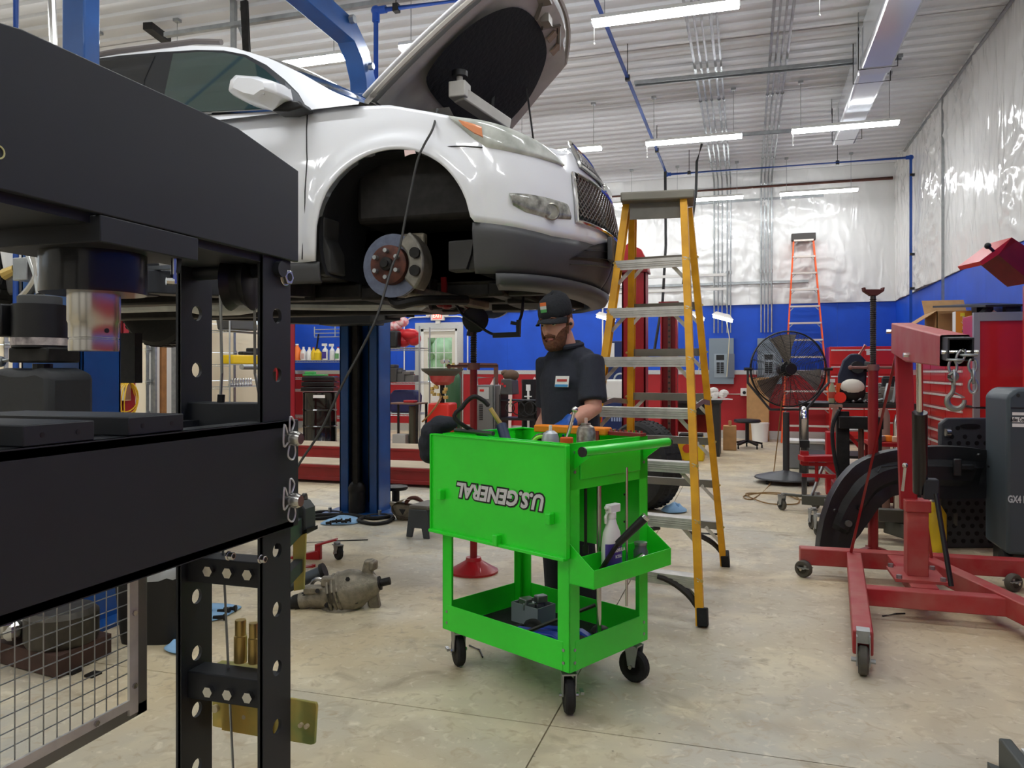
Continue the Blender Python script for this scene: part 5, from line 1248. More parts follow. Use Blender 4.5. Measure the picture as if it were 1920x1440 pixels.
# ================================================================== ORANGE LADDER AGAINST THE BACK WALL
def ladder2():
    yb, yt = 13.95, YB-.07
    def P(px, py, y): return onY(px, py, y)
    zt = P(1505, 448, yt).z; A = (P(1488, 445, yt).x, P(1524, 445, yt).x); xm = (A[0]+A[1])/2; B = (xm-.39, xm+.42)
    r = thing('step_ladder', 'folded orange fibreglass step ladder leaning on the back wall behind the fan', 'ladder', (xm, yb, 0))
    for k in (0, 1):
        for dy, nm in ((0, 'front_rail'), (.06, 'rear_rail')):
            build(MB().beam((B[k], yb+dy*.5, 0), (A[k], yt-.07+dy, zt), .025, .06 if not dy else .03, up=(0, 1, 0)), nm, ORANGE, r)
    n = int(zt/.295)
    for k in range(1, n+1):
        t = k*.295/zt; xa, xb = B[0]+(A[0]-B[0])*t, B[1]+(A[1]-B[1])*t; yy = yb+(yt-.07-yb)*t
        s = build(MB().beam((xa, yy-.02, k*.295), (xb, yy-.02, k*.295), .08, .03), 'step', mat('pale_step', 'cfc6bd', .4, .4), r)
        for x_, d in ((xa, 1), (xb, -1)): build(MB().beam((x_+d*.01, yy-.02, k*.295-.07), (x_+d*.07, yy-.02, k*.295-.01), .015, .006, up=(0, 1, 0)), 'step_brace', GREYM, s)
    build(MB().bx((xm, yt-.07, zt+.02), (A[1]-A[0]+.08, .12, .13)), 'top_cap', mat('dark_cap', '3b3735', .6), r, bevel=.012)
ladder2()
# ================================================================== THE MECHANIC
def limb(mb, pts, n=14):
    """continuous tapered limb: (point, rx, ry) rings"""
    P = [V(p[0]) for p in pts]; rows = []
    for i, (p, a, b) in enumerate(pts):
        d = (P[min(i+1, len(P)-1)]-P[max(i-1, 0)]).normalized(); x = V((1, 0, 0)); x = x-d*x.dot(d)
        if x.length < .3: x = V((0, 1, 0)); x = x-d*x.dot(d)
        x.normalize(); y = d.cross(x)
        rows.append([V(p)+x*math.cos(2*math.pi*k/n)*a+y*math.sin(2*math.pi*k/n)*b for k in range(n)])
    mb.grid(rows, cl=True); mb.add(rows[0], [tuple(range(n-1, -1, -1))]); mb.add(rows[-1], [tuple(range(n))])
def remesh(o, vox, it=3):
    m = o.modifiers.new('fuse', 'REMESH'); m.mode = 'VOXEL'; m.voxel_size = vox; m.use_smooth_shade = True
    s = o.modifiers.new('soft', 'SMOOTH'); s.iterations = it; s.factor = .5
def mechanic():
    r = thing('person', 'bearded person in dark cap and navy work shirt reaching into the cart with blue glove', 'person')
    # local frame: faces -Y, left hand side is +X
    SK = mat('skin', 'd39c86', .5, var=.12, scale=18)
    hc = V((.0, -.085, 1.525))                     # head centre, bowed forward
    T = Matrix.Translation(hc) @ Matrix.Rotation(R(11), 4, 'X') @ Matrix.Rotation(R(22), 4, 'Z')
    def hp(x, y, z): return (T @ V((x, y, z)))
    el_l, wr_l = V((.225, -.035, 1.105)), V((.25, -.235, 1.035)); sh_l = V((.165, .0, 1.325))
    sh_r = V((-.165, -.01, 1.325)); el_r, wr_r = V((-.20, .02, 1.06)), V((-.14, -.13, .90))
    b = MB()
    limb(b, [((0, .0, .86), .165, .12), ((0, .01, 1.0), .15, .11), ((0, .0, 1.15), .165, .115), ((0, -.005, 1.28), .15, .1), ((0, -.0, 1.34), .1, .075), ((0, -.02, 1.40), .056, .056), ((0, -.055, 1.47), .056, .06)], 18)
    # head: skull, face, jaw
    hd = [(-.112, .035, .045, -.035), (-.095, .05, .062, -.02), (-.06, .064, .078, -.012), (-.02, .071, .088, -.004), (.03, .075, .094, .004), (.07, .072, .09, .008), (.1, .055, .07, .01), (.118, .025, .035, .01)]
    rows = [[hp(math.cos(2*math.pi*k/18)*w, cy_+math.sin(2*math.pi*k/18)*d, z) for k in range(18)] for z, w, d, cy_ in hd]
    b.grid(rows, cl=True); b.add(rows[0], [tuple(range(17, -1, -1))]); b.add(rows[-1], [tuple(range(18))])
    b.add([hp(-.011, -.09, .02), hp(.011, -.09, .02), hp(.018, -.088, -.035), hp(-.018, -.088, -.035), hp(0, -.118, -.028), hp(0, -.09, -.042)], [(0, 1, 4), (1, 2, 4), (2, 5, 4), (5, 3, 4), (3, 0, 4), (0, 3, 5, 2, 1)])
    for s in (-1, 1): b.ball(hp(s*.076, .012, -.005), (.012, .02, .03), 10, 7)
    for s, sh, el, wr in ((1, sh_l, el_l, wr_l), (-1, sh_r, el_r, wr_r)):
        limb(b, [(V((s*.09, 0, 1.31)), .055, .05), (sh, .052, .054), (sh.lerp(el, .5), .047, .05), (el, .043, .045), (el.lerp(wr, .35), .044, .042), (wr, .029, .025)], 14)
        # hand with five fingers, curled around the rim
        d = (wr-el).normalized(); side = d.cross(V((0, 0, 1))).normalized(); dn = side.cross(d).normalized()*-1 if side.cross(d).z > 0 else side.cross(d).normalized()
        pm = wr+d*.055; limb(b, [(wr-d*.01, .028, .022), (wr+d*.03, .04, .019), (wr+d*.08, .043, .017), (wr+d*.095, .038, .014)], 12)
        for q, (o_, L) in enumerate(((-.03, .066), (-.01, .074), (.011, .069), (.031, .056))):
            k0 = wr+d*.088+side*o_; k1 = k0+d*L*.45+dn*.008; k2 = k1+d*L*.25+dn*.024; k3 = k2+dn*.022+d*.004
            b.tube([k0-d*.015, k0, k1, k2, k3], [.009, .0095, .009, .0085, .007], 8)
        ts = -s; k0 = wr+d*.025+side*(.034*ts); k1 = k0+side*ts*.026+d*.03+dn*.01; k2 = k1+d*.028+dn*.014; b.tube([k0-side*ts*.012, k0, k1, k2], [.012, .0115, .010, .008], 8)
    for s in (-1, 1):
        limb(b, [(V((s*.085, .0, .9)), .085, .09), (V((s*.09, -.01, .7)), .078, .082), (V((s*.095, -.02, .48)), .056, .06), (V((s*.097, .0, .3)), .052, .056), (V((s*.1, .02, .09)), .036, .042), (V((s*.1, .0, .04)), .04, .06)], 14)
    body = build(b, 'body', SK, r, sm=60); remesh(body, .007, 2)
    # shirt
    SH = mat('navy_work_shirt', '2a2d38', .85, var=.15, scale=25, bump=.3, bscale=40)
    c = MB()
    limb(c, [((0, .005, .84), .178, .135), ((0, .012, .95), .172, .132), ((0, .0, 1.1), .175, .13), ((0, -.005, 1.24), .185, .13), ((0, .005, 1.32), .165, .108), ((0, .008, 1.365), .12, .09), ((0, -.005, 1.40), .08, .078), ((0, -.015, 1.425), .07, .072)], 20)
    for s, sh, el in ((1, sh_l, el_l), (-1, sh_r, el_r)):
        limb(c, [(V((s*.06, 0, 1.35)), .06, .06), (V((s*.11, 0, 1.335)), .078, .072), (sh, .074, .074), (sh.lerp(el, .35), .067, .07), (sh.lerp(el, .85), .069, .074)], 16)
    for k in range(10):      # fold ridges across the waist and back
        a = rnd.uniform(0, 6.28); z = rnd.uniform(.9, 1.2); c.tube([(math.cos(a+q*.25)*.163, .005+math.sin(a+q*.25)*.118, z+.03*q*rnd.uniform(-.6, .9)) for q in range(5)], .014, 6)
    sh_o = build(c, 'shirt', SH, r, sm=60); remesh(sh_o, .0085, 3)
    build(MB().tube([(math.cos(R(a))*.076, -.02+math.sin(R(a))*.078, 1.415+.012*math.sin(R(a))) for a in range(-70, 251, 20)], .014, 8), 'collar', SH, sh_o)
    nt_ = V((.1, -.128, 1.235)); u_ = V((.9, .38, 0)).normalized(); v_ = V((0, .12, 1)).normalized(); n_ = u_.cross(v_)
    def card(o_, w, h, dd, nm, m): return build(MB().poly3([o_+u_*(-w/2)+v_*(-h/2)+n_*dd, o_+u_*w/2+v_*(-h/2)+n_*dd, o_+u_*w/2+v_*h/2+n_*dd, o_-u_*w/2+v_*h/2+n_*dd], n_*.003), nm, m, sh_o)
    card(nt_, .075, .055, .002, 'name_patch', WHITEP); card(nt_+v_*(-.02), .07, .012, .0045, 'patch_stripe', mat('patch_blue', '3f8fc4', .6)); card(nt_+v_*.006, .055, .012, .0045, 'patch_lettering', mat('patch_red', 'b83a34', .6))
    t = MB()
    for s in (-1, 1): limb(t, [(V((s*.07, .0, .93)), .105, .125), (V((s*.088, -.005, .72)), .098, .1), (V((s*.095, -.02, .48)), .078, .082), (V((s*.097, .0, .28)), .074, .08), (V((s*.1, .015, .07)), .07, .078)], 16)
    tr = build(t, 'trousers', mat('dark_trousers', '1d1f25', .9, bump=.3, bscale=40), r, sm=60); remesh(tr, .012, 2)
    for s in (-1, 1): build(MB().ball((s*.1, -.045, .04), (.052, .14, .045), 14, 9).box((s*.1-.05, -.18, 0), (s*.1+.05, .09, .03)), 'boot', mat('brown_boot', '3a2c22', .7), r, bevel=.01)
    # gloves over the hands
    GLV = mat('blue_nitrile_glove', '1f4f9e', .4)
    for s, el, wr in ((1, el_l, wr_l), (-1, el_r, wr_r)):
        g = MB(); d = (wr-el).normalized(); side = d.cross(V((0, 0, 1))).normalized(); dn = side.cross(d).normalized(); dn = -dn if dn.z > 0 else dn
        limb(g, [(wr-d*.05, .041, .038), (wr-d*.03, .037, .032), (wr-d*.01, .033, .026), (wr+d*.03, .044, .023), (wr+d*.08, .047, .021), (wr+d*.098, .041, .017)], 14)
        for o_, L in ((-.03, .066), (-.01, .074), (.011, .069), (.031, .056)):
            k0 = wr+d*.088+side*o_; k1 = k0+d*L*.45+dn*.008; k2 = k1+d*L*.25+dn*.024; k3 = k2+dn*.022+d*.004; g.tube([k0-d*.015, k0, k1, k2, k3], [.0115, .012, .0115, .011, .0095], 8)
        ts = -s; k0 = wr+d*.025+side*(.034*ts); k1 = k0+side*ts*.026+d*.03+dn*.01; k2 = k1+d*.028+dn*.014; g.tube([k0-side*ts*.012, k0, k1, k2], [.0145, .014, .0125, .0105], 8)
        go = build(g, 'glove', GLV, r, sm=60); remesh(go, .0045, 2)
    # beard, hair, eyes, mouth
    HAIR = mat('brown_beard', '6e4630', .9, bump=.8, bscale=90, var=.4, scale=50)
    be = MB(); rows = []
    for j, (z, w, d, cy_) in enumerate(((-.128, .03, .04, -.04), (-.116, .048, .06, -.036), (-.102, .057, .071, -.028), (-.088, .062, .078, -.022), (-.074, .065, .081, -.017))):
        rows.append([hp(math.cos(a)*(w+.006), cy_+math.sin(a)*(d+.008), z+.10*max(0, abs(math.cos(a))-.4)*(j/4)) for a in [R(180+180*k/18) for k in range(19)]])
    be.grid(rows); be.add(rows[0], [tuple(range(18, -1, -1))]); o = build(be, 'beard', HAIR, r, sm=60); m_ = o.modifiers.new('thick', 'SOLIDIFY'); m_.thickness = .012
    build(MB().tube([hp(-.032, -.089, -.055), hp(-.015, -.1, -.047), hp(.015, -.1, -.047), hp(.032, -.089, -.055)], .0075, 8), 'moustache', HAIR, r)
    build(MB().tube([hp(-.022, -.096, -.066), hp(0, -.103, -.064), hp(.022, -.096, -.066)], .005, 8), 'lips', mat('lips', 'a9655a', .5), r)
    for s in (-1, 1):
        build(MB().ball(hp(s*.03, -.08, .012), .012, 12, 8), 'eye', mat('eye_white', 'd8d2cc', .3), r); build(MB().ball(hp(s*.031, -.0895, .008), .0055, 10, 6), 'pupil', mat('pupil', '2a221d', .3), r)
        build(MB().ball(hp(s*.03, -.082, .018), (.0155, .012, .009), 12, 8), 'eyelid', SK, r)
        build(MB().tube([hp(s*.014, -.095, .034), hp(s*.03, -.094, .04), hp(s*.048, -.08, .034)], .005, 6), 'eyebrow', HAIR, r)
        build(MB().tube([hp(s*.073, -.02, .03), hp(s*.0735, -.022, -.01), hp(s*.068, -.03, -.05)], .009, 6), 'sideburn', HAIR, r)
    hb = MB(); rows = [[hp(math.cos(a)*w, .006+math.sin(a)*d, z) for a in [R(-10+200*k/16) for k in range(17)]] for z, w, d in ((-.04, .058, .072), (-.01, .071, .089), (.03, .0745, .095), (.07, .074, .094))]
    hb.grid(rows[::-1]); o = build(hb, 'hair', HAIR, r, sm=60); m_ = o.modifiers.new('thick', 'SOLIDIFY'); m_.thickness = .004
    build(MB().ball(hp(.084, -.005, -.005), .009, 10, 6), 'earbud', BLACK, r)
    # cap
    CAPM = mat('dark_cap_cloth', '1b1d21', .9, bump=.4, bscale=80)
    cp = MB(); rows = []
    for z, w, d in ((.042, .083, .103), (.07, .084, .104), (.105, .08, .098), (.135, .066, .08), (.155, .04, .05), (.162, .008, .01)):
        rows.append([hp(math.cos(2*math.pi*k/24)*w, .004+math.sin(2*math.pi*k/24)*d, z+.012*math.sin(2*math.pi*k/24)) for k in range(24)])
    cp.grid(rows, cl=True); cp.add(rows[-1], [tuple(range(24))]); cap_o = build(cp, 'cap', CAPM, r, sm=60); m_ = cap_o.modifiers.new('thick', 'SOLIDIFY'); m_.thickness = .006
    bm_ = MB(); rows = []
    for j in range(6):
        v = j/5; rows.append([hp(math.sin(R(a))*(.082+.0*v), .004-math.cos(R(a))*(.098+.062*v*math.cos(R(a))**.5), .034-.012*v-.02*abs(math.sin(R(a)))*v) for a in range(-72, 73, 9)])
    bm_.grid(rows); o = build(bm_, 'cap_brim', CAPM, cap_o, sm=60); m_ = o.modifiers.new('thick', 'SOLIDIFY'); m_.thickness = .005
    for (a0, z0, w, h, nm, m) in ((-4, .112, .036, .018, 'patch_orange', mat('patch_orange', 'c8642a', .7)), (-4, .095, .036, .016, 'patch_lettering', mat('patch_silver', 'b9bdb8', .6)), (-4, .079, .036, .015, 'patch_green', mat('patch_green', '4c9a52', .7))):
        rows = [[hp(math.sin(R(a0)+q*w/.08*.5)*(.084-.0), .004-math.cos(R(a0)+q*w/.08*.5)*(.1055-.18*max(0, z-.105)), z+.0-.012) for q in (-1, -.5, 0, .5, 1)] for z in (z0-h/2+.012, z0+h/2+.012)]
        build(MB().grid(rows), nm, m, cap_o)
    return r
me_ = mechanic(); q = W(1068, 700, 3.75); place(me_, (q.x, q.y, 0), R(-38)); me_.scale = (.95, .95, .95)
# ================================================================== PEDESTAL FAN
def fan():
    b = onZ(1474, 905); r = thing('pedestal_fan', 'large black cage pedestal fan on a round wheeled base', 'fan', b)
    Z = b.dot(FW); h = W(1478, 692, Z); ax = (V((-.35, -.3, CAMH))-h); ax.z = 0; ax.normalize(); ax = Matrix.Rotation(R(22), 3, 'Z') @ ax
    x, y, d = basis(ax); rad = .415
    build(MB().lathe([(.335, .05), (.33, .065), (.2, .10), (.06, .125), (.03, .14)], b, n=36), 'base', mat('grey_black_base', '46484a', .4, .2), r)
    for k in range(4):
        a = R(45+90*k); p = b+V((math.cos(a)*.29, math.sin(a)*.29, 0)); build(MB().cyl(p+V((-.012, 0, .025)), p+V((.012, 0, .025)), .025, n=14).cyl(p+V((0, 0, .03)), p+V((0, 0, .06)), .01, n=8), 'base_caster', RUBBER, r)
    build(MB().cyl(b+V((0, 0, .12)), b+V((0, 0, h.z-rad-.06)), .035), 'pole', mat('dark_pole', '3a3c3e', .4, .3), r)
    yk = [h+x*math.cos(R(a))*(rad+.03)+UP*math.sin(R(a))*(rad+.06) for a in range(180, 361, 15)]; yk = [h-x*(rad+.03)+UP*.0, h-x*(rad+.03)-UP*.15, h-x*.2-UP*(rad+.03), h+x*.2-UP*(rad+.03), h+x*(rad+.03)-UP*.15, h+x*(rad+.03)]
    build(MB().tube(yk, .014, 8), 'yoke', mat('dark_pole', '3a3c3e', .4, .3), r)
    for s in (-1, 1): build(MB().cyl(h+x*s*(rad-.02), h+x*s*(rad+.07), .018, n=10), 'pivot_knob', BLACK, r)
    cg = MB()
    for k in range(1, 27):
        rr = rad*k/26; dep = .10*(1-(k/26)**3)
        for s in (1, -1): cg.ring(h+d*s*(dep*.5+.035), d, rr, .0023, 44, 3)
    for k in range(24):
        a = 2*math.pi*k/24; e = x*math.cos(a)+y*math.sin(a)
        for s in (1, -1): cg.tube([h+e*.05+d*s*.085, h+e*rad*.7+d*s*.065, h+e*rad+d*s*.03, h+e*rad], .0028, 4)
    cage = build(cg, 'wire_cage', mat('cage_wire', '2c2d2f', .4, .5), r); cage['kind'] = 'stuff'
    build(MB().ring(h, d, rad, .009, 48, 6), 'cage_rim', BLACK, r)
    build(MB().cyl(h+d*.07, h+d*.1, .06, n=20).cyl(h-d*.16, h+d*.0, .08, n=20), 'motor', BLACK, r)
    for k in range(3):
        a0 = R(80+120*k); rows = []
        for j in range(6):
            rr = .06+.32*j/5; rows.append([h+x*rr*math.cos(a0+q*.36*(.5+.5*j/5))+y*rr*math.sin(a0+q*.36*(.5+.5*j/5))+d*(q*.045) for q in (-1, -.5, 0, .5, 1)])
        build(MB().grid(rows), 'blade', mat('fan_blade_alu', '7d766d', .45, .4), r, sm=60)
    return b
fb = fan()
cd = [fb+V((-.05, -.1, .9)), onZ(1455, 850, .3), onZ(1445, 905, .02), onZ(1412, 935, .008)]
lp = catmull(cd+[onZ(1395, 930, .008), onZ(1440, 923, .008), onZ(1490, 930, .008), onZ(1495, 944, .01), onZ(1450, 945, .012), onZ(1420, 938, .015), onZ(1400, 925, .012), onZ(1470, 928, .014), onZ(1500, 937, .008), onZ(1540, 938, .008)], 6)
solo(MB().tube(lp, .006, 6), 'power_cable', mat('tan_cord', '8a6a3c', .7), 'brown extension cord coiled on the floor beside the fan base', 'cord')
# ================================================================== ENGINE HOIST
def hoist():
    r = thing('engine_hoist', 'dusty red engine hoist with chain and hook, legs spread towards the viewer', 'engine hoist', (.85, 4.4, 0))
    bt = .166; hh = .098; zc = bt-hh/2
    def leg(a, b, nm, w=.078): return build(MB().beam(V((*a, zc)), V((*b, zc)), w, hh), nm, DUSTRED, r, bevel=.006)
    leg((.305, 4.93), (1.52, 4.97), 'rear_leg', .09)
    L = leg((.60, 4.87), (.452, 3.40), 'front_leg'); Rg = leg((.985, 4.87), (1.50, 3.10), 'front_leg')
    build(MB().box((.55, 4.12, .07), (1.17, 4.2, .155)), 'cross_member', DUSTRED, r, bevel=.004); build(MB().box((.78, 4.2, .11), (.90, 4.9, .158)), 'base_plate', DUSTRED, r)
    build(MB().box((.72, 4.28, .158), (.96, 4.56, .172)), 'mast_foot', DUSTRED, r)
    for px_, py_ in ((.74, 4.3), (.94, 4.3), (.74, 4.54), (.94, 4.54)): build(MB().cyl((px_, py_, .172), (px_, py_, .19), .014, n=6), 'bolt', GREYM, r)
    m0 = V((.84, 4.42, .17)); build(MB().box((m0.x-.05, m0.y-.05, .17), (m0.x+.05, m0.y+.05, .53)).box((m0.x-.06, m0.y-.06, .5), (m0.x+.06, m0.y+.06, .56)), 'mast_socket', DUSTRED, r, bevel=.005)
    mt = V((.79, 4.50, 1.44)); build(MB().beam((m0.x-.03, m0.y+.03, .5), mt, .055, .08, up=(1, 0, 0)), 'mast', mat('mast_red', 'a31d25', .45, var=.2), r, bevel=.006)
    # boom
    B0, B1 = V((.79, 4.52, 1.405)), V((.755, 3.28, 1.30)); d = (B1-B0).normalized()
    bm = MB(); x, y, _ = basis(d); rows = []
    for p, h0, h1 in ((B0, -.085, .075), (B0.lerp(B1, .35), -.10, .07), (B1, -.06, .06)): rows.append([p-x*.05+y*h0, p+x*.05+y*h0, p+x*.05+y*h1, p-x*.05+y*h1])
    bm.grid(rows, cl=True); bm.add(rows[0], [(3, 2, 1, 0)]); build(bm, 'boom', DUSTRED, r, bevel=.006)
    ext = MB(); q0, q1 = B1-d*.2, B1+d*.10
    for k in (-1, 1): ext.beam(q0+x*k*.04+y*.01, q1+x*k*.04+y*.01, .006, .085); ext.beam(q0+y*(.01+k*.04), q1+y*(.01+k*.04), .085, .006)
    build(ext, 'boom_extension', BLACKP, r); build(MB().cyl(q1-x*.06+y*.0-d*.02, q1+x*.06-d*.02, .008, n=10), 'hook_pin', STEEL, r)
    for p_, q_ in ((B0+y*.03, .012), (B0.lerp(B1, .45)-y*.06, .012)): build(MB().cyl(p_-x*.075, p_+x*.075, q_, n=6), 'pivot_bolt', STEEL, r)
    # chain
    def link(c, vert, lg, sc_=1.):
        a = V(lg).normalized(); s_ = vert; pts = [c+a*(.026*sc_*math.copysign(1, math.cos(t))*0+.0)+a*math.cos(t)*.03*sc_+s_*math.sin(t)*.0155*sc_ for t in [2*math.pi*k/14 for k in range(14)]]
        return MB().tube(pts, .0058*sc_, 8, True)
    e = q1-y*.01; x = x if x.dot(RT) > 0 else -x; xx, yy = x, d
    ch = [(e+V((0, 0, -.005)), xx, (0.3, 0, 1)), (e+x*.03+V((0, 0, -.0)), yy, x), (e+x*.045+V((0, 0, -.045)), xx, UP), (e+x*.046+V((0, 0, -.09)), yy, UP), (e+x*.046+V((0, 0, -.132)), xx, UP), (e-x*.02+V((0, 0, -.02)), yy, x), (e-x*.03+V((0, 0, -.05)), xx, UP), (e-x*.026+V((0, 0, -.097)), yy, UP)]
    for c, v_, l_ in ch: build(link(e+(c-e)*.86, v_, l_, .86), 'chain_link', GREYM, r)
    hk = e-x*.024+V((0, 0, -.125)); pts = [hk+V((0, 0, .03)), hk, hk-x*.006-V((0, 0, .018))]+[hk+x*.008-V((0, 0, .045))+(x*math.cos(R(a))+UP*math.sin(R(a)))*.028 for a in range(150, 381, 20)]
    build(MB().tube(catmull(pts, 3), [.007+.0045*math.sin(math.pi*min(1, i/(3*(len(pts)-1)))) for i in range(3*(len(pts)-1)+1)], 10).ring(hk+V((0, 0, .045)), d, .014, .006, 14), 'hook', mat('cast_hook', '8a8a84', .4, .8), r)
    build(MB().beam(hk-V((0, 0, .01)), hk+x*.036-V((0, 0, .032)), .012, .004), 'safety_latch', GREYM, r)
    # lifting ram
    a0 = V((.83, 4.27, .62)); a1 = B0.lerp(B1, .42)-y*.09; am = a0.lerp(a1, .62)
    build(MB().cyl(a0, am, .034, n=18), 'ram_cylinder', mat('black_gloss', '0f1013', .22, coat=.5), r); build(MB().cyl(am, a1, .015, n=14), 'ram_rod', CHROME, r)
    build(MB().bx(a0+V((.04, -.02, .02)), (.07, .07, .1)), 'pump_block', BLACKP, r, bevel=.006); build(MB().tube([a0+V((-.08, 0, .0)), a0+V((-.07, -.01, .12))], .007, 6).ball(a0+V((-.07, -.01, .13)), .014), 'release_valve', STEEL, r)
    build(MB().cyl(a0+V((.06, -.05, .0)), V((.93, 4.1, .2)), .012, n=10), 'pump_handle', BLACK, r)
    build(MB().tube([mt-V((.02, -.02, .1)), V((.58, 4.85, .17))], .009, 6), 'tie_rod', DUSTRED, r); build(MB().tube([mt-V((-.02, -.02, .25)), V((1.0, 4.85, .17))], .009, 6), 'tie_rod', DUSTRED, r)
    # casters
    GW = mat('grey_worn_wheel', '57534a', .7, var=.3, scale=15)
    for p, rot in (((.34, 4.86), 2.6), ((1.40, 4.88), .6)): caster(r, (*p, 0), rot, .05, False, .075, GW, 'caster', .04)
    for a, b in (((.60, 4.87), (.452, 3.40)), ((.985, 4.87), (1.50, 3.10))):
        dd = (V(b)-V(a)).normalized(); p = V((*b, 0))+V((dd.x, dd.y, 0))*.03; s_ = V((-dd.y, dd.x, 0)); c = p+V((0, 0, .058))
        fk = build(MB().beam(p+V((0, 0, .15))-V((dd.x, dd.y, 0))*.06, p+V((0, 0, .15)), .05, .05).prism([(-.025, .04), (.025, .04), (.03, .16), (-.03, .16)], p+s_*.026, V((dd.x, dd.y, 0)), UP, .004).prism([(-.025, .04), (.025, .04), (.03, .16), (-.03, .16)], p-s_*.026, V((dd.x, dd.y, 0)), UP, -.004), 'wheel_fork', GREYM, r)
        build(MB().lathe([(.02, -.019), (.05, -.019), (.058, -.012), (.058, .012), (.05, .019), (.02, .019)], c, s_, 24), 'wheel', GW, fk); build(MB().cyl(c-s_*.045, c+s_*.045, .01, n=8), 'axle', GREYM, fk)
    return r
hoist()
# ================================================================== BLACK PLASTIC FENDER LINER
Zl = 5.02
lo = [(1536, 1040), (1541, 1000), (1552, 955), (1570, 915), (1600, 878), (1645, 853), (1700, 843), (1765, 838), (1830, 842), (1884, 852), (1884, 932), (1790, 934), (1722, 932), (1690, 926), (1662, 936), (1642, 958), (1618, 992), (1602, 1015), (1596, 1040)]
FL = thing('fender_liner', 'large black plastic fender liner arching over the engine hoist leg', 'fender liner', W(1565, 1040, Zl))
LM = mat('liner_plastic', '1a1b1e', .45, bump=.15, var=.2, scale=9)
out_ = [W(px, py, Zl) for px, py in lo]; fr_ = [W(px, py, Zl) for px, py in lo]
for k in (0, -1): out_[k].z = max(.0, out_[k].z-.12)
m = MB(); n = len(out_)
top = out_[:10]; bot = out_[10:][::-1]
tt = catmull(top, 4); bb_ = catmull(bot, 4)
def res(L, n):
    o = []
    for i in range(n): k = i/(n-1)*(len(L)-1); j = min(int(k), len(L)-2); o.append(L[j].lerp(L[j+1], k-j))
    return o
tt, bb_ = res(tt, 40), res(bb_, 40); rows = []
for v in range(9):
    f = v/8; rows.append([a.lerp(b, f)+FW*(-.035*(v in (3, 4, 5))*(6 < i < 36)+.012*noise.noise(V((i*.3, v*.6, 1)))) for i, (a, b) in enumerate(zip(tt, bb_))])
rows = [[p+FW*.07 for p in rows[0]]]+rows+[[p+FW*.04 for p in rows[-1]]]; o = build(m.grid(rows), 'shell', LM, FL, sm=24); md = o.modifiers.new('thick', 'SOLIDIFY'); md.thickness = .006
def liner_pt(px, py): return W(px, py, Zl-.07)
for px, py, rr in ((1592, 982, .02), (1613, 953, .014), (1568, 958, .012), (1838, 855, .014), (1858, 875, .01)):
    p = liner_pt(px, py); build(MB().cyl(p+FW*.02, p-FW*.004, rr, n=16), 'clip_hole', mat('clip_grey', '5b5a55', .6) if px == 1592 else BLACK, FL)
build(MB().tube([liner_pt(1645, 885), liner_pt(1652, 875), liner_pt(1680, 872), liner_pt(1693, 880)], .008, 6), 'moulded_rib', LM, FL)
p = liner_pt(1795, 876); build(MB().bx(p, (.05, .03, .11)).bx(p+RT*.06, (.09, .03, .035), YAW), 'moulded_boss', LM, FL, bevel=.008)
# ================================================================== CREEPER STANDING UPRIGHT
Zk = 5.35; a_, b_ = W(1757, 1000, Zk), W(1893, 1000, Zk)
CRP = thing('mechanic_creeper', 'black dimpled plastic creeper board standing upright behind the fender liner', 'creeper', V((a_.x, a_.y, 0)))
cw = (b_-a_).length; ud = RT; ht = W(0, 783, Zk).z
pr = [(0, 0), (cw, 0), (cw, ht-.05), (cw-.06, ht), (.05, ht), (0, ht-.04)]
build(MB().prism(pr, V((a_.x, a_.y, .0)), ud, UP, .04), 'board', mat('creeper_plastic', '3c3d41', .5, bump=.1), CRP, bevel=.01)
dmo = None
def dimple(p):
    global dmo
    if dmo is None:
        dmo = build(MB().cyl((0, 0, 0), FW*.022, .016, n=12), 'dimple', mat('dimple_dark', '0b0b0c', .6), None); dmo.parent = CRP; o = dmo
    else: o = dmo.copy(); COL.objects.link(o)
    o.location = p-V(CRP.location)
for j in range(15):
    for i in range(8):
        x_, z_ = .035+i*.062+(.031 if j % 2 else 0), .05+j*.052
        if x_ < cw-.03 and z_ < ht-.15 and not (.42 < z_ < .47): dimple(V((a_.x, a_.y, 0))+ud*x_+UP*z_-FW*.042)
for x_, z_ in ((.12, ht-.07), (.38, ht-.07), (.08, ht-.13), (.17, ht-.13), (.27, ht-.13), (.36, ht-.13)): dimple(V((a_.x, a_.y, 0))+ud*x_+UP*z_-FW*.042)
build(MB().prism([(cw*.4+.07*math.cos(R(a)), ht-.055+.016*math.sin(R(a))) for a in range(0, 360, 20)], V((a_.x, a_.y, 0))-FW*.041, ud, UP, .01), 'grip_slot', mat('dimple_dark', '0b0b0c', .6), CRP)
for x_ in (.045, cw-.03): build(MB().bx(V((a_.x, a_.y, 0))+ud*x_+UP*(ht-.09)-FW*.045, (.045, .012, .075), YAW).cyl(V((a_.x, a_.y, 0))+ud*(x_-.015)+UP*(ht-.1)-FW*.055, V((a_.x, a_.y, 0))+ud*(x_+.015)+UP*(ht-.1)-FW*.055, .024, n=14), 'caster', STEEL, CRP)
# ================================================================== RIGHT SIDE
def cabinet(r, x0, x1, y0, y1, z0, z1, m, nm='body'): return build(MB().box((x0, y0, z0), (x1, y1, z1)), nm, m, r, bevel=.006)
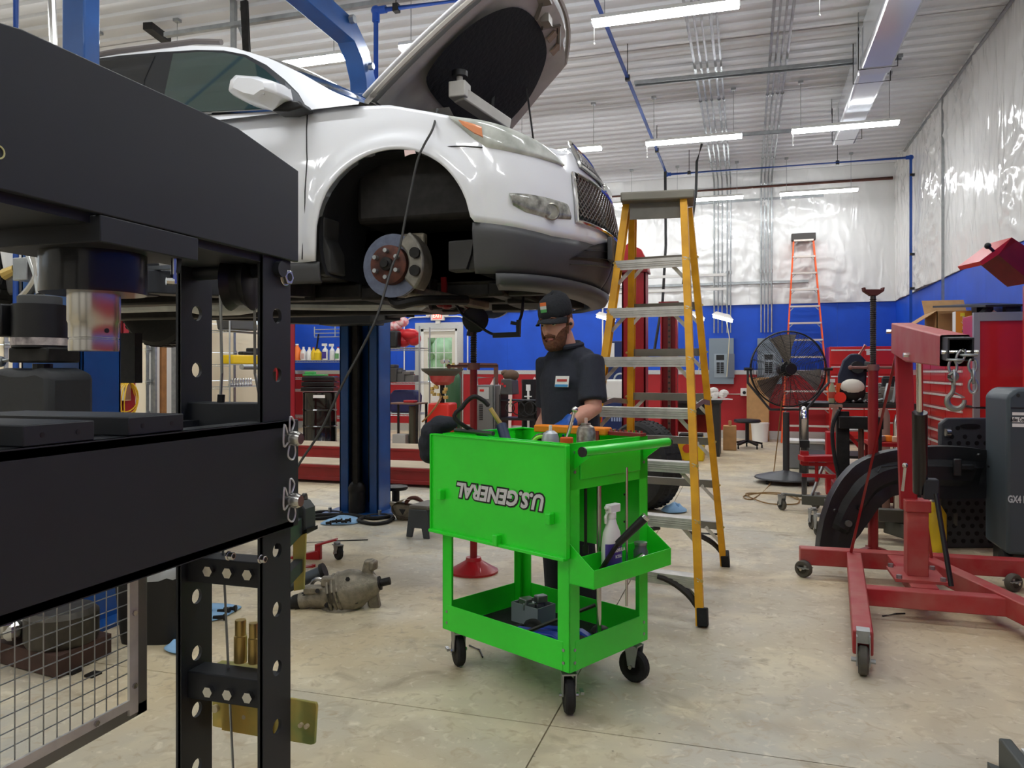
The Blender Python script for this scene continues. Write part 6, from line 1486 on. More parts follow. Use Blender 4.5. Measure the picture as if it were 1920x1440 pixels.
# air compressor cabinet at the frame edge
c = W(1888, 1070, 4.62); r = thing('air_compressor', 'dark grey screw air compressor cabinet at the right edge', 'compressor', (c.x+.35, c.y+.2, 0))
GRC = mat('compressor_grey', '3d474d', .5); zt = W(0, 728, 4.62).z
build(MB().prism([(c.x, .12), (2.2, .12), (2.2, zt), (c.x+.05, zt), (c.x, zt-.05)], (0, c.y+.45, 0), (1, 0, 0), (0, 0, 1), .45), 'cabinet', GRC, r, bevel=.02)
build(MB().box((c.x+.04, c.y+.03, 0), (2.15, c.y+.42, .12)), 'plinth', BLACK, r)
build(MB().cyl((c.x+.06, c.y+.1, .06), (c.x-.0, c.y+.1, .06), .07, n=18), 'foot_wheel', RUBBER, r)
yf = c.y-.001
build(MB().box((c.x+.02, c.y-.004, zt-.12), (2.18, c.y+.0, zt-.115)), 'panel_seam', BLACK, r)
for py0, py1 in ((773, 779), (782, 792), (794, 801)):
    a, b = onY(1898, py0, yf), onY(1921, py1, yf); build(MB().box((a.x, yf-.002, b.z), (b.x+.04, yf, a.z)), 'sticker', WHITEP, r)
p = onY(1912, 787, yf-.003); build(text_mb('Atlas Copco', .035, p, (1, 0, 0), UP, .0006, bold=.001, sx=.55), 'lettering', BLACK, r)
p = onY(1910, 937, yf-.002); build(text_mb('GX4 FF', .058, p, (1, 0, 0), UP, .0008, bold=.002, sx=.62), 'lettering', mat('pale_print', 'b9c0c2', .5), r)
build(MB().cyl(onY(1909, 741, yf), onY(1909, 741, yf-.004), .01, n=12), 'lock', BLACK, r)
# near red tool locker and chest along the right wall
REDT = mat('tool_chest_red', 'c01c1c', .32, coat=.3, var=.08, scale=2)
k = W(1834, 700, 6.66); r = thing('tool_locker', 'tall red tool side locker with grey corner trim by the right wall', 'tool locker', (2.15, k.y+.25, 0))
X0 = k.x; zt = W(0, 586, 6.66).z
cabinet(r, X0, 2.44, k.y, k.y+.5, .1, .9, REDT, 'lower_body'); cabinet(r, X0, 2.44, k.y, k.y+.5, .915, zt-.01, REDT, 'upper_body')
build(MB().box((X0-.035, k.y-.01, .1), (X0+.012, k.y+.04, .9)).box((X0-.035, k.y-.01, .915), (X0+.012, k.y+.04, zt)).box((X0, k.y-.012, zt-.075), (2.44, k.y+.02, zt)), 'corner_trim', mat('grey_trim', '9b9a98', .4, .5), r)
build(MB().box((X0-.02, k.y-.005, .9), (2.44, k.y+.5, .915)), 'gap_strip', BLACK, r)
for yy in (k.y+.06, k.y+.44): build(MB().cyl((X0+.05, yy, .05), (X0+.1, yy, .05), .05, n=16).box((X0+.02, yy-.03, .09), (X0+.13, yy+.03, .1)), 'caster', RUBBER, r)
y0 = k.y+.52; y1 = 10.1; r = thing('tool_chest', 'long red roller tool chest with many drawers along the right wall', 'tool chest', (2.15, (y0+y1)/2, 0)); zc_ = 1.46
cabinet(r, X0+.03, 2.44, y0, y1, .1, zc_, REDT)
n = 3; zs = [.14, .34, .5, .62, .74, .86, 1.0, 1.12, 1.24, 1.40]
for i in range(n):
    ya, yb = y0+.02+(y1-y0-.04)*i/n+.01, y0+.02+(y1-y0-.04)*(i+1)/n-.01
    for z0, z1 in zip(zs[:-1], zs[1:]):
        d = build(MB().box((X0+.012, ya, z0+.006), (X0+.03, yb, z1-.006)), 'drawer', REDT, r, bevel=.003); build(MB().box((X0-.002, ya, z1-.028), (X0+.014, yb, z1-.008)), 'drawer_pull', ALU, d)
for yy in (y0+.1, (y0+y1)/2, y1-.1): build(MB().cyl((X0+.07, yy, .05), (X0+.12, yy, .05), .05, n=16).box((X0+.04, yy-.03, .09), (X0+.15, yy+.03, .1)), 'caster', RUBBER, r)
CH = lambda px, py: onX(px, py, X0+.2)
zt = zc_
# things on the chest
b = CH(1752, 620); r = thing('cardboard_box', 'open cardboard box with raised flaps on the red tool chest', 'box', (2.2, 9.6, zt))
bx0, bx1, by0, by1, bz = 1.98, 2.42, 9.35, 9.95, zt+.42
build(MB().box((bx0, by0, zt), (bx0+.008, by1, bz)).box((bx1-.008, by0, zt), (bx1, by1, bz)).box((bx0, by0, zt), (bx1, by0+.008, bz)).box((bx0, by1-.008, zt), (bx1, by1, bz)).box((bx0, by0, zt), (bx1, by1, zt+.008)), 'box', CARD, r)
build(MB().poly3([(bx0, by0, bz), (bx0, by1, bz), (bx0-.24, by1, bz-.16), (bx0-.24, by0, bz-.16)], (0, 0, .006)), 'flap', CARD, r)
build(MB().poly3([(bx0, by1, bz), (bx1, by1, bz), (bx1, by1+.16, bz+.18), (bx0, by1+.16, bz+.18)], (0, .006, 0)), 'flap', CARD, r); build(MB().poly3([(bx1, by0, bz), (bx1, by1, bz), (bx1+.03, by1, bz-.2), (bx1+.03, by0, bz-.2)], (.006, 0, 0)), 'flap', CARD, r)
g = thing('glove_box', 'orange carton of exam gloves standing on the tool chest', 'box', (2.06, 8.65, zt)); build(MB().box((1.99, 8.6, zt), (2.13, 8.72, zt+.36)), 'carton', mat('glove_orange', 'd98a2c', .6), g)
build(MB().box((1.988, 8.6, zt), (1.992, 8.72, zt+.36)), 'white_side', WHITEP, g); build(text_mb('nitrile exam gloves', .045, (2.055, 8.598, zt+.17), (0, 0, 1), (-1, 0, 0), .0006), 'lettering', WHITEP, g); build(MB().box((2.03, 8.597, zt+.31), (2.07, 8.6, zt+.345)), 'badge', mat('badge_yellow', 'e5d23a', .5), g)
for q, (dx, col, t, lb) in enumerate(((0, '2f4f9e', 'NITRO', 'blue-spined service manual leaning on the tool chest, lower'), (.05, 'd9d6cc', 'MANUAL', 'white-spined service manual leaning on the tool chest, upper'), (.1, '30333a', '', 'dark service manual leaning on the tool chest, topmost'))):
    g = thing('manual_book', lb, 'book', (2.2+dx, 8.3, zt), 'manuals leaning on the tool chest'); rot = Matrix.Rotation(R(40), 3, 'Y')
    cc = V((2.17-dx*.6, 8.33, zt+.17+dx*.9)); build(MB().bx(cc, (.035, .2, .3), m=rot), 'cover', mat('book_'+col, col, .5), g)
    if t: build(text_mb(t, .035, cc-V((0, .101, 0)), rot @ V((0, 0, 1)), rot @ V((-1, 0, 0)), .0006, bold=.001), 'lettering', WHITEP if q == 0 else BLACK, g)
g = thing('parts_tray', 'black perforated plastic tray lying on top of the box on the tool chest', 'tray', (2.2, 9.0, zt+.3))
tm = MB(); ta, tb = V((1.93, 9.0, zt+.50)), V((2.42, 8.2, zt+.42)); tm.poly3([(1.92, 9.25, zt+.45), (2.44, 9.25, zt+.47), (2.44, 8.1, zt+.36), (2.12, 8.1, zt+.36)], (0, 0, .02)); build(tm, 'tray', BLACK, g); build(MB().box((2.25, 8.9, zt), (2.4, 9.1, zt+.44)).box((2.3, 8.15, zt), (2.42, 8.25, zt+.37)), 'tray_leg', BLACK, g)
# red folded lid above (upper right)
a_, b_, c_, d_ = W(1838, 492, 6.2), W(1897, 447, 6.2), W(1935, 470, 6.0), W(1868, 505, 6.1)
r = thing('chest_lid', 'red folded sheet-metal lid propped open high at the right edge', 'lid', (2.2, 6.0, 0))
e = V((.10, .35, 0))
build(MB().poly3([W(1837, 490, 6.0), W(1897, 445, 6.0), W(1906, 452, 6.0), W(1868, 480, 6.0), W(1842, 497, 6.0)], FW*.3), 'left_flap', REDT, r); build(MB().poly3([W(1897, 445, 6.0), W(1935, 470, 6.0), W(1935, 530, 6.0), W(1872, 478, 6.0)], FW*.3), 'right_flap', DKRED, r)
q = W(1928, 540, 6.15); build(MB().beam((q.x, q.y, 0), (q.x, q.y, q.z+.02), .06, .06), 'post', REDT, r); build(MB().box((q.x-.2, q.y-.2, 0), (q.x+.1, q.y+.2, .04)), 'post_foot', REDT, r)
build(MB().cyl(W(1862, 470, 6.0), W(1853, 462, 5.95), .012, n=10).ball(W(1852, 461, 5.95), .025), 'knob', BLACK, r)
# far red chest against the back wall
A, B = onY(1556, 650, 13.85), onY(1683, 800, 13.85); r = thing('tool_chest', 'red tool chest standing against the back wall corner', 'tool chest', ((A.x+B.x)/2, 14.1, 0)); z1 = A.z
cabinet(r, A.x, 2.40, 13.9, 14.55, .1, z1, REDT)
for z0, z2 in ((.15, .4), (.42, .62), (.64, .84), (.86, 1.0), (1.02, 1.16), (1.18, 1.32), (1.34, z1-.04)):
    for xa, xb in ((A.x+.02, A.x+.52), (A.x+.54, 2.38)): d = build(MB().box((xa, 13.88, z0), (xb, 13.9, z2)), 'drawer', REDT, r, bevel=.003); build(MB().box((xa, 13.865, z2-.03), (xb, 13.882, z2-.01)), 'drawer_pull', ALU, d)
build(MB().box((A.x+.05, 13.95, .0), (A.x+.15, 14.05, .1)).box((2.25, 13.95, 0), (2.35, 14.05, .1)), 'foot', BLACK, r)
for (px, py, w, h, col) in ((1632, 660, .12, .1, 'cfc7c0'),): p = onY(px, py, 13.86); build(MB().box((p.x-w/2, 13.86, p.z-h/2), (p.x+w/2, 13.865, p.z+h/2)), 'sticker', mat('sticker_pale', col, .6), r)
# work bench with clutter
b0, b1 = W(1503, 765, 8.75), W(1712, 765, 8.75); zt = .87; bx0, bx1, by0, by1 = b0.x, 1.78, 9.25, 9.95
r = thing('work_bench', 'black steel work bench crowded with tools behind the fan', 'work bench', ((bx0+bx1)/2, 9.6, 0))
build(MB().box((bx0, by0, zt-.05), (bx1, by1, zt)), 'top', mat('bench_black', '201f1e', .5, var=.4), r, bevel=.004)
for x_ in (bx0+.04, bx1-.04):
    for y_ in (by0+.04, by1-.04): build(MB().box((x_-.03, y_-.03, 0), (x_+.03, y_+.03, zt-.05)), 'leg', mat('bench_leg', '4b4d4c', .5, .4), r)
build(MB().box((bx0+.05, by0+.05, .25), (bx1-.05, by1-.05, .28)), 'lower_shelf', DARKM, r)
BN = lambda px, y=9.45: onY(px, 750, y).x
def bench_thing(nm, lab, cat): return thing(nm, lab, cat, (BN(1600), 9.5, zt))
x = BN(1606); r = thing('bench_grinder', 'bench grinder with large dark blue arched guard on the work bench', 'grinder', (x, 9.6, zt))
build(MB().prism([(-.17, 0), (.12, 0), (.14, .3), (.13, .42), (.06, .5), (-.04, .5), (-.12, .42), (-.17, .25)], (x, 9.72, zt+.06), (1, 0, 0), UP, .06), 'guard', mat('dark_navy', '141c33', .4), r, bevel=.02)
build(MB().cyl((x+.02, 9.7, zt+.4), (x+.02, 9.5, zt+.4), .07, n=18).cyl((x+.1, 9.6, zt+.41), (x+.2, 9.58, zt+.4), .06, n=16), 'motor', BLACK, r); build(MB().cyl((x+.2, 9.58, zt+.4), (x+.22, 9.575, zt+.4), .045, n=16), 'motor_cap', GREYM, r)
build(MB().box((x-.18, 9.5, zt), (x+.2, 9.75, zt+.06)), 'foot', DARKM, r); build(MB().tube([(x+.06, 9.68, zt+.55), (x+.12, 9.66, zt+.66)], .018, 8), 'lever', mat('pink_grip', 'd9a59b', .5), r); build(MB().tube([(x-.28, 9.55, zt+.06), (x-.2, 9.55, zt+.12), (x-.13, 9.56, zt+.2)], .014, 8), 'work_rest', mat('pink_grip', 'd9a59b', .5), r)
x = BN(1598, 9.35); r = thing('welding_helmet', 'black and white welding helmet on the work bench', 'helmet', (x, 9.34, zt))
build(MB().ball((x, 9.36, zt+.13), (.14, .1, .13), 18, 12), 'shell', BLACK, r); rows = [[(x+math.cos(R(a))*.143*k, 9.36-.103*math.sin(R(10+30*(1-k)))-.02, zt+.15+math.sin(R(a))*.12*k) for a in range(10, 175, 12)] for k in (1, .75, .5)]
build(MB().ball((x, 9.35, zt+.17), (.13, .105, .1), 18, 12), 'white_visor', mat('off_white', 'cfc9bc', .5), r)
x = BN(1560, 9.33); r = thing('spray_bottle', 'small pale spray bottle on the work bench left end', 'spray bottle', (x, 9.33, zt)); build(MB().lathe([(.035, 0), (.038, .01), (.036, .16), (.02, .2), (.016, .23)], (x, 9.33, zt)), 'body', mat('pale_green_bottle', 'a9ad8c', .4), r); build(MB().lathe([(.037, .05), (.0385, .055), (.0375, .12), (.036, .125)], (x, 9.33, zt), cap=False), 'label', mat('red_label', 'b84a3a', .5), r); build(MB().bx((x, 9.32, zt+.25), (.06, .03, .04)), 'trigger', WHITEP, r)
x = BN(1575, 9.3); r = thing('funnel_cup', 'bright red plastic cup lying on the work bench facing the room', 'cup', (x, 9.3, zt)); build(MB().lathe([(.062, 0), (.06, .01), (.05, .05), (.046, .1)], (x, 9.27, zt+.062), (0, 1, .0), 24), 'cup', mat('bright_red_plastic', 'e8331f', .4), r); build(MB().cyl((x-.005, 9.36, zt), (x-.005, 9.36, zt+.22), .03, n=14), 'orange_tube', mat('orange_cap', 'd9581e', .5), r)
for q, (px, w, h, col, lb) in enumerate(((1625, .3, .1, '6e695e', 'grey metal parts pan on the work bench behind the red stand pole'), (1668, .22, .16, '8a877e', 'grey tool caddy on the work bench right half'), (1672, .2, .28, '26272a', 'dark tool bag standing at the right end of the work bench'), (1658, .13, .2, '9d9a90', 'grey plate with notch standing on the work bench'))):
    x = BN(px, 9.5+.08*q); solo(MB().box((x-w/2, 9.4+.12*q, zt), (x+w/2, 9.48+.12*q, zt+h)).box((x-w/2+.01, 9.41+.12*q, zt+h), (x+w/2-.01, 9.47+.12*q, zt+h+.02)), 'bench_tin', mat('tin_'+col, col, .5, .3, var=.3), lb, 'container', bevel=.01)
for q, px in enumerate((1600, 1618, 1640, 1690)):
    x = BN(px, 9.32); solo(MB().tube([(x-.1, 9.31, zt+.015), (x, 9.33+.03*(q % 2), zt+.02), (x+.08, 9.3, zt+.05)], .012, 8).ball((x-.1, 9.31, zt+.02), .02), 'hand_tool', GREYM, ('wrench lying beside the welding helmet on the bench', 'wrench lying in front of the grey pan on the bench', 'pliers lying under the stand pole on the bench', 'wrench lying at the right bench end')[q], 'tool')
x = BN(1668, 9.3); solo(MB().beam((x-.05, 9.3, zt+.01), (x, 9.34, zt+.22), .04, .03).beam((x+.04, 9.3, zt+.01), (x+.08, 9.34, zt+.24), .03, .03), 'hand_vise', GREYM, 'pair of grey clamps leaning on the caddy on the work bench', 'clamp')
# ================================================================== RED UNDER-HOIST STAND POLES
def hoist_stand(p, ztop, zred, lab, rot, cone):
    r = thing('support_stand', lab, 'support stand', p)
    if cone: build(MB().lathe([(.15, 0), (.15, .012), (.14, .016), (.05, .07), (.045, .09)], p, n=28), 'base', RED, r)
    else:
        m = MB()
        for k in range(3): a = R(90+120*k); m.beam(p+V((0, 0, .05)), p+V((math.cos(a)*.2, math.sin(a)*.2, .012)), .04, .03)
        build(m, 'base', DKRED, r)
    build(MB().cyl(p+V((0, 0, .02)), p+V((0, 0, zred)), .032 if not cone else .022, n=16), 'tube', mat('stand_red', '8f1b1e', .45, var=.25, scale=6), r)
    sm_ = MB().cyl(p+V((0, 0, zred-.05)), p+V((0, 0, ztop)), .017, n=12)
    z = zred
    while z < ztop-.03: sm_.ring(p+V((0, 0, z)), UP, .018, .004, 12, 4); z += .014
    build(sm_, 'screw', mat('screw_steel', '4b4542', .5, .7), r)
    d = RT
    build(MB().cyl(p+V((0, 0, zred-.01)), p+V((0, 0, zred+.03)), .038, n=16).cyl(p+V((0, 0, zred+.01))-d*.15, p+V((0, 0, zred+.01))+d*.15, .009, n=8).ball(p+V((0, 0, zred+.01))-d*.15, .015), 'nut_handle', mat('handle_grey_red', '8a625c', .5, .5), r)
    m = MB().prism([(-.02, 0), (.02, 0), (.065, .03), (.07, .055), (.058, .055), (.055, .042), (-.055, .042), (-.058, .055), (-.07, .055), (-.065, .03)], p+V((0, 0, ztop-.01))-FW*(-.02), RT, UP, .04); build(m, 'saddle', mat('saddle_rust', '5d2f2b', .6, .4), r, bevel=.003)
P5 = onZ(1637, 1042); hoist_stand(P5, W(0, 552, P5.dot(FW)).z, W(0, 692, P5.dot(FW)).z, 'red screw support stand with fork saddle beside the engine hoist', 0, False)
P6 = onZ(888, 1072); P6.z = 0; hoist_stand(P6, 1.60, W(0, 690, P6.dot(FW)).z, 'red screw support stand with cone base under the car nose', 0, True)
# ================================================================== JACKS AND STANDS BETWEEN FAN AND HOIST
b = onZ(1508, 960); r = thing('transmission_jack', 'chrome-post transmission jack with red arm and swivel casters', 'jack', b); Z = b.dot(FW)
q = W(1509, 775, Z)
build(MB().tube([V((b.x, b.y, .1)), V((b.x, b.y, q.z-.05))]+arc(V((b.x, b.y+.09, q.z-.05)), (0, 1, 0), UP, .09, 180, 0, 8)+[V((b.x, b.y+.18, .5))], .022, 10), 'post', CHROME, r)
z = W(0, 858, Z).z; build(MB().bx((b.x+.13, b.y, z), (.34, .14, .05), YAW).bx((b.x, b.y, z), (.07, .07, .12)), 'arm', RED, r, bevel=.006); build(MB().bx((b.x, b.y, W(0, 832, Z).z), (.08, .08, .06)), 'clamp', BLACK, r)
build(MB().beam((b.x+.05, b.y-.02, .12), W(1545, 868, Z), .02, .02), 'brace', GREYM, r)
base = MB(); base.beam((b.x-.02, b.y, .11), (b.x+.2, b.y-.02, .11), .09, .08).beam((b.x-.18, b.y+.05, .14), (b.x-.02, b.y, .14), .05, .02); build(base, 'base', mat('grey_frame', '5b5b54', .5, .5), r, bevel=.004)
for dx, dy in ((-.17, .03), (.2, -.12), (.12, .2)): caster(r, (b.x+dx, b.y+dy, 0), 2.2, .05, False, .15, mat('grey_worn_wheel', '57534a', .7), 'caster', .03)
for zz in (.32, .42): build(MB().beam((b.x-.02, b.y, zz), (b.x+.3, b.y, zz), .035, .03).cyl((b.x+.1, b.y, zz-.05), (b.x+.1, b.y, zz+.06), .015), 'cross_arm', RED, r)
b = W(1608, 1000, 5.75); b.z = 0; r = thing('engine_stand', 'dark grey steel engine stand on casters behind the fender liner', 'engine stand', b); GF = mat('grey_frame', '5b5b54', .5, .5)
build(MB().beam((b.x-.25, b.y-.1, .13), (b.x+.55, b.y-.1, .13), .08, .1).beam((b.x+.1, b.y-.25, .2), (b.x+.6, b.y-.25, .2), .07, .09).beam((b.x+.2, b.y-.1, .1), (b.x+.35, b.y-.4, .1), .1, .1), 'base_frame', GF, r, bevel=.005)
build(MB().beam((b.x-.1, b.y, .15), (b.x-.1, b.y+.05, .92), .09, .07).beam((b.x+.14, b.y+.05, .15), (b.x+.14, b.y+.05, .86), .06, .06).bx((b.x+.02, b.y, .84), (.3, .1, .09)), 'uprights', DARKM, r, bevel=.005)
build(MB().cyl((b.x+.03, b.y+.05, .2), (b.x+.03, b.y+.05, .8), .02, n=10), 'jack_screw', mat('rusty_iron', '6d4338', .7), r)
for dx, dy in ((-.28, -.16), (-.3, .1), (.5, -.2)): caster(r, (b.x+dx, b.y+dy, 0), 1.9, .055, False, .17, mat('grey_worn_wheel', '57534a', .7), 'caster', .032)
build(MB().tube(catmull([(b.x-.12, b.y-.02, .95), (b.x-.18, b.y-.05, .8), (b.x-.16, b.y-.05, .55), (b.x-.1, b.y-.05, .3)], 4), .014, 6), 'hose', RUBBER, r)
b = W(1625, 820, 6.9); r = thing('scissor_jack_table', 'silver cross-shaped jack plate on a red scissor base', 'jack', (b.x, b.y, 0))
zp = W(0, 808, 6.9).z; pl = [(-.2, 0), (-.17, .07), (-.05, .06), (0, .1), (.05, .06), (.17, .07), (.2, 0), (.17, -.07), (.05, -.06), (0, -.1), (-.05, -.06), (-.17, -.07)]
build(MB().prism([(u*.95, v*1.6) for u, v in pl], (b.x, b.y, zp), (1, 0, 0), (0, 1, 0), .012), 'plate', mat('scratched_plate', 'b3b0ab', .4, .5, var=.4, scale=25), r); build(MB().cyl((b.x-.02, b.y, zp+.012), (b.x-.02, b.y, zp+.09), .035, n=12).bx((b.x-.02, b.y, zp+.07), (.11, .06, .04)), 'swivel_block', BLACK, r)
build(MB().beam((b.x-.18, b.y-.05, .25), (b.x+.16, b.y-.05, zp-.02), .05, .03).beam((b.x+.18, b.y+.05, .25), (b.x-.16, b.y+.05, zp-.02), .05, .03), 'scissor_arm', RED, r); build(MB().box((b.x-.28, b.y-.2, .08), (b.x+.34, b.y+.2, .22)), 'base', DKRED, r, bevel=.01)
for dx in (-.22, .28):
    for dy in (-.16, .16): build(MB().cyl((b.x+dx, b.y+dy-.02, .04), (b.x+dx, b.y+dy+.02, .04), .04, n=14), 'wheel', RUBBER, r)
b = W(1561, 800, 7.6); r = thing('jack_stand_post', 'tall narrow red and grey bottle jack post beside the bench', 'jack', (b.x, b.y, 0)); build(MB().bx((b.x, b.y, .32), (.13, .13, .62)), 'body', RED, r, bevel=.01); build(MB().beam((b.x, b.y, .6), (b.x+.03, b.y, .86), .05, .06).bx((b.x+.03, b.y, .88), (.12, .06, .03)), 'extension', mat('dusty_rust', '8a6a5c', .6), r); build(MB().cyl((b.x-.1, b.y-.1, .3), (b.x+.12, b.y-.1, .1), .02), 'handle', GREYM, r)
b = W(1690, 800, 6.6); r = thing('chrome_cylinder', 'pair of upright chrome sleeves on the tool stand right of the red pole', 'sleeve', (b.x, b.y, 0)); build(MB().lathe([(.04, 0), (.045, .02), (.045, .78), (.03, .85)], (b.x-.02, b.y, 0)), 'sleeve', CHROME, r); build(MB().lathe([(.05, 0), (.05, .84), (.03, .9)], (b.x-.13, b.y+.05, 0)), 'sleeve', mat('dusty_rust', '8a6a5c', .6), r)
b = W(1672, 830, 6.2); r = thing('parts_stand', 'low red rack piled with orange and grey car parts behind the hoist', 'rack', (b.x, b.y, 0)); zz = W(0, 828, 6.2).z
build(MB().box((b.x-.18, b.y-.15, zz-.03), (b.x+.25, b.y+.2, zz)), 'top', RED, r)
for dx in (-.16, .23):
    for dy in (-.13, .18): build(MB().box((b.x+dx-.015, b.y+dy-.015, 0), (b.x+dx+.015, b.y+dy+.015, zz-.03)), 'leg', DKRED, r)
for q in range(7): build(MB().bx((b.x-.14+.055*q, b.y-.08+.04*(q % 3), zz+.025), (.07, .05, .05), q), 'part', (mat('tan_part', 'c9a98c', .6), GREYM, mat('orange_plastic', 'f08a1e', .5))[q % 3], r, bevel=.008)
b = W(1515, 815, 9.6); r = thing('storage_tote', 'grey plastic storage tote with white lid under the work bench', 'tote', (b.x, b.y, 0)); build(MB().box((b.x-.25, b.y, 0), (b.x+.2, b.y+.3, .32)), 'bin', mat('tote_grey', '8a8d90', .5), r, bevel=.02); build(MB().box((b.x-.27, b.y-.02, .32), (b.x+.22, b.y+.32, .36)), 'lid', WHITEP, r, bevel=.01)
b = W(1775, 1000, 5.0); r = thing('yellow_can', 'yellow oil can behind the hoist mast', 'can', (b.x-.02, b.y+.25, 0)); build(MB().lathe([(.07, 0), (.075, .02), (.075, .25), (.03, .33)], (b.x-.02, b.y+.25, 0), n=18), 'body', mat('can_yellow', 'd9b51e', .4), r); build(MB().cyl((b.x-.02, b.y+.25, .33), (b.x+.0, b.y+.25, .4), .018), 'spout', mat('can_grey', '6d7478', .4), r)
# shop press part at lower right corner of the frame
p = onZ(1885, 1418, .12); r = thing('steel_ramp', 'white and grey steel ramp corner at the lower right edge', 'ramp', (p.x+.1, p.y-.1, 0))
b0 = onZ(1884, 1412, .10); build(MB().beam(b0, b0+V((.02, -.5, 0)), .035, .09), 'side_channel', mat('grey_channel', '4c504c', .5, .4), r, bevel=.006); build(MB().beam(b0+V((.16, -.03, .03)), b0+V((.18, -.5, .03)), .26, .012), 'deck', WHITEP, r); build(MB().beam(b0+V((.16, -.03, -.05)), b0+V((.18, -.5, -.05)), .26, .10), 'underside', BLACK, r)
b0 = onZ(1851, 1428, .06); build(MB().poly3([b0, b0+V((.06, -.05, 0)), b0+V((.05, -.2, 0)), b0+V((-.0, -.2, 0))], (0, 0, -.058)), 'toe_wedge', mat('grey_channel', '4c504c', .5, .4), r)
# ================================================================== FOUR-POST LIFT BEHIND THE CAR
r = thing('four_post_lift', 'dark red four-post lift with two long runways behind the blue column', 'car lift', (-4, 9, 0))
RW = mat('dusty_runway', 'b5a58c', .7, var=.2, scale=3)
for ya, yb in ((7.45, 8.05), (9.3, 9.95)):
    o = build(MB().box((-7.6, ya, .05), (-1.25, yb, .2)).box((-7.6, ya-.012, .03), (-1.25, ya, .07)).box((-7.6, ya-.012, .17), (-1.25, ya, .2)), 'runway', mat('runway_red', '8d1a1c', .45, var=.25, scale=4), r, bevel=.004)
    build(MB().box((-7.58, ya+.01, .2), (-1.27, yb-.01, .206)), 'runway_deck', RW, o)
    build(MB().box((-7.5, ya+.05, 0), (-7.2, yb-.05, .05)).box((-1.6, ya+.05, 0), (-1.3, yb-.05, .05)), 'runway_foot', BLACK, o)
for x_ in (-6.96, -1.0):
    for y_, op in ((7.22, 1), (10.55, -1)):
        m = MB(); m.box((x_-.11, y_-.1 if op > 0 else y_+.08, 0), (x_+.11, y_-.08 if op > 0 else y_+.1, 2.14)); m.box((x_-.11, y_-.1, 0), (x_-.09, y_+.1, 2.14)); m.box((x_+.09, y_-.1, 0), (x_+.11, y_+.1, 2.14))
        c = build(m, 'column', mat('column_red', '9c1420', .4, var=.2, scale=3), r, bevel=.004); build(MB().box((x_-.18, y_-.18, 0), (x_+.18, y_+.18, .02)), 'base_plate', DKRED, c)
        build(MB().box((x_-.13, y_-.12, 2.14), (x_+.13, y_+.12, 2.16)), 'cap_plate', DKRED, c)
        lk = MB(); lk.box((x_-.02, y_-.02, .05), (x_+.02, y_+.02, 2.1)); build(lk, 'lock_ladder', mat('rusty_iron', '6d4338', .7), c)
        for k in range(24): build(MB().box((x_-.012, y_-.024, .2+k*.078), (x_+.012, y_-.0205, .225+k*.078)), 'lock_slot', BLACK, c) if x_ > -2 and op < 0 else None
    build(MB().box((x_-.08, 7.3, .02), (x_+.08, 10.47, .16)), 'crossbeam', DKRED, r)
p = onY(1172, 490, 7.3); build(MB().prism([(-.30, -.12), (.13, -.12), (.12, -.04), (.06, .08), (-.06, .14), (-.2, .02), (-.30, -.04)], (-1.0, 7.3, 2.28), (1, 0, 0), UP, .12), 'corner_bracket', RED, r)
# yellow cable and chrome box on the far red column
q = onX(232, 735, -6.84); r = thing('cord_reel', 'chrome switch box with looped yellow cord on the far red column', 'cord', q)
build(MB().box((q.x, q.y-.05, q.z-.1), (q.x+.06, q.y+.05, q.z+.12)), 'switch_box', CHROME, r, bevel=.01); lp = MB()
for k in range(6): lp.ring(q+V((.05, -.02+.008*k, -.05-.02*k)), (1, .2*k-.4, 0), .14+.012*k, .007, 20, 5, 1.25)
build(lp, 'yellow_cord', mat('yellow_cord', 'd9b01e', .5), r)
# ================================================================== SHELVES AND CLUTTER AT THE BACK LEFT
WIRE = mat('chrome_wire', 'aeb2b3', .3, .8)
def wire_shelf(nm, lab, x0, x1, y0, y1, zs, ztop):
    r = thing(nm, lab, 'shelf', ((x0+x1)/2, (y0+y1)/2, 0))
    for x_ in (x0, x1):
        for y_ in (y0, y1): build(MB().cyl((x_, y_, 0), (x_, y_, ztop), .014, n=8), 'post', WIRE, r)
    for z in zs:
        m = MB()
        for y_ in (y0, y1): m.cyl((x0, y_, z), (x1, y_, z), .005, n=5); m.cyl((x0, y_, z-.035), (x1, y_, z-.035), .005, n=5)
        for x_ in (x0, x1): m.cyl((x_, y0, z), (x_, y1, z), .005, n=5)
        k = int((x1-x0)/.06)
        for i in range(k): m.tube([(x0+(x1-x0)*i/k, y0, z-.035), (x0+(x1-x0)*(i+.5)/k, y0, z), (x0+(x1-x0)*(i+1)/k, y0, z-.035)], .003, 4)
        k = int((x1-x0)/.04)
        for i in range(k+1): m.cyl((x0+(x1-x0)*i/k, y0, z+.002), (x0+(x1-x0)*i/k, y1, z+.002), .003, n=4)
        build(m, 'wire_deck', WIRE, r)
    return r
Y0 = 13.9
wire_shelf('wire_shelf', 'chrome wire shelving with cleaner bottles by the blue back wall', -9.25, -7.75, Y0, Y0+.45, (.3, .85, 1.1, 1.455), 1.95)
zs = 1.46
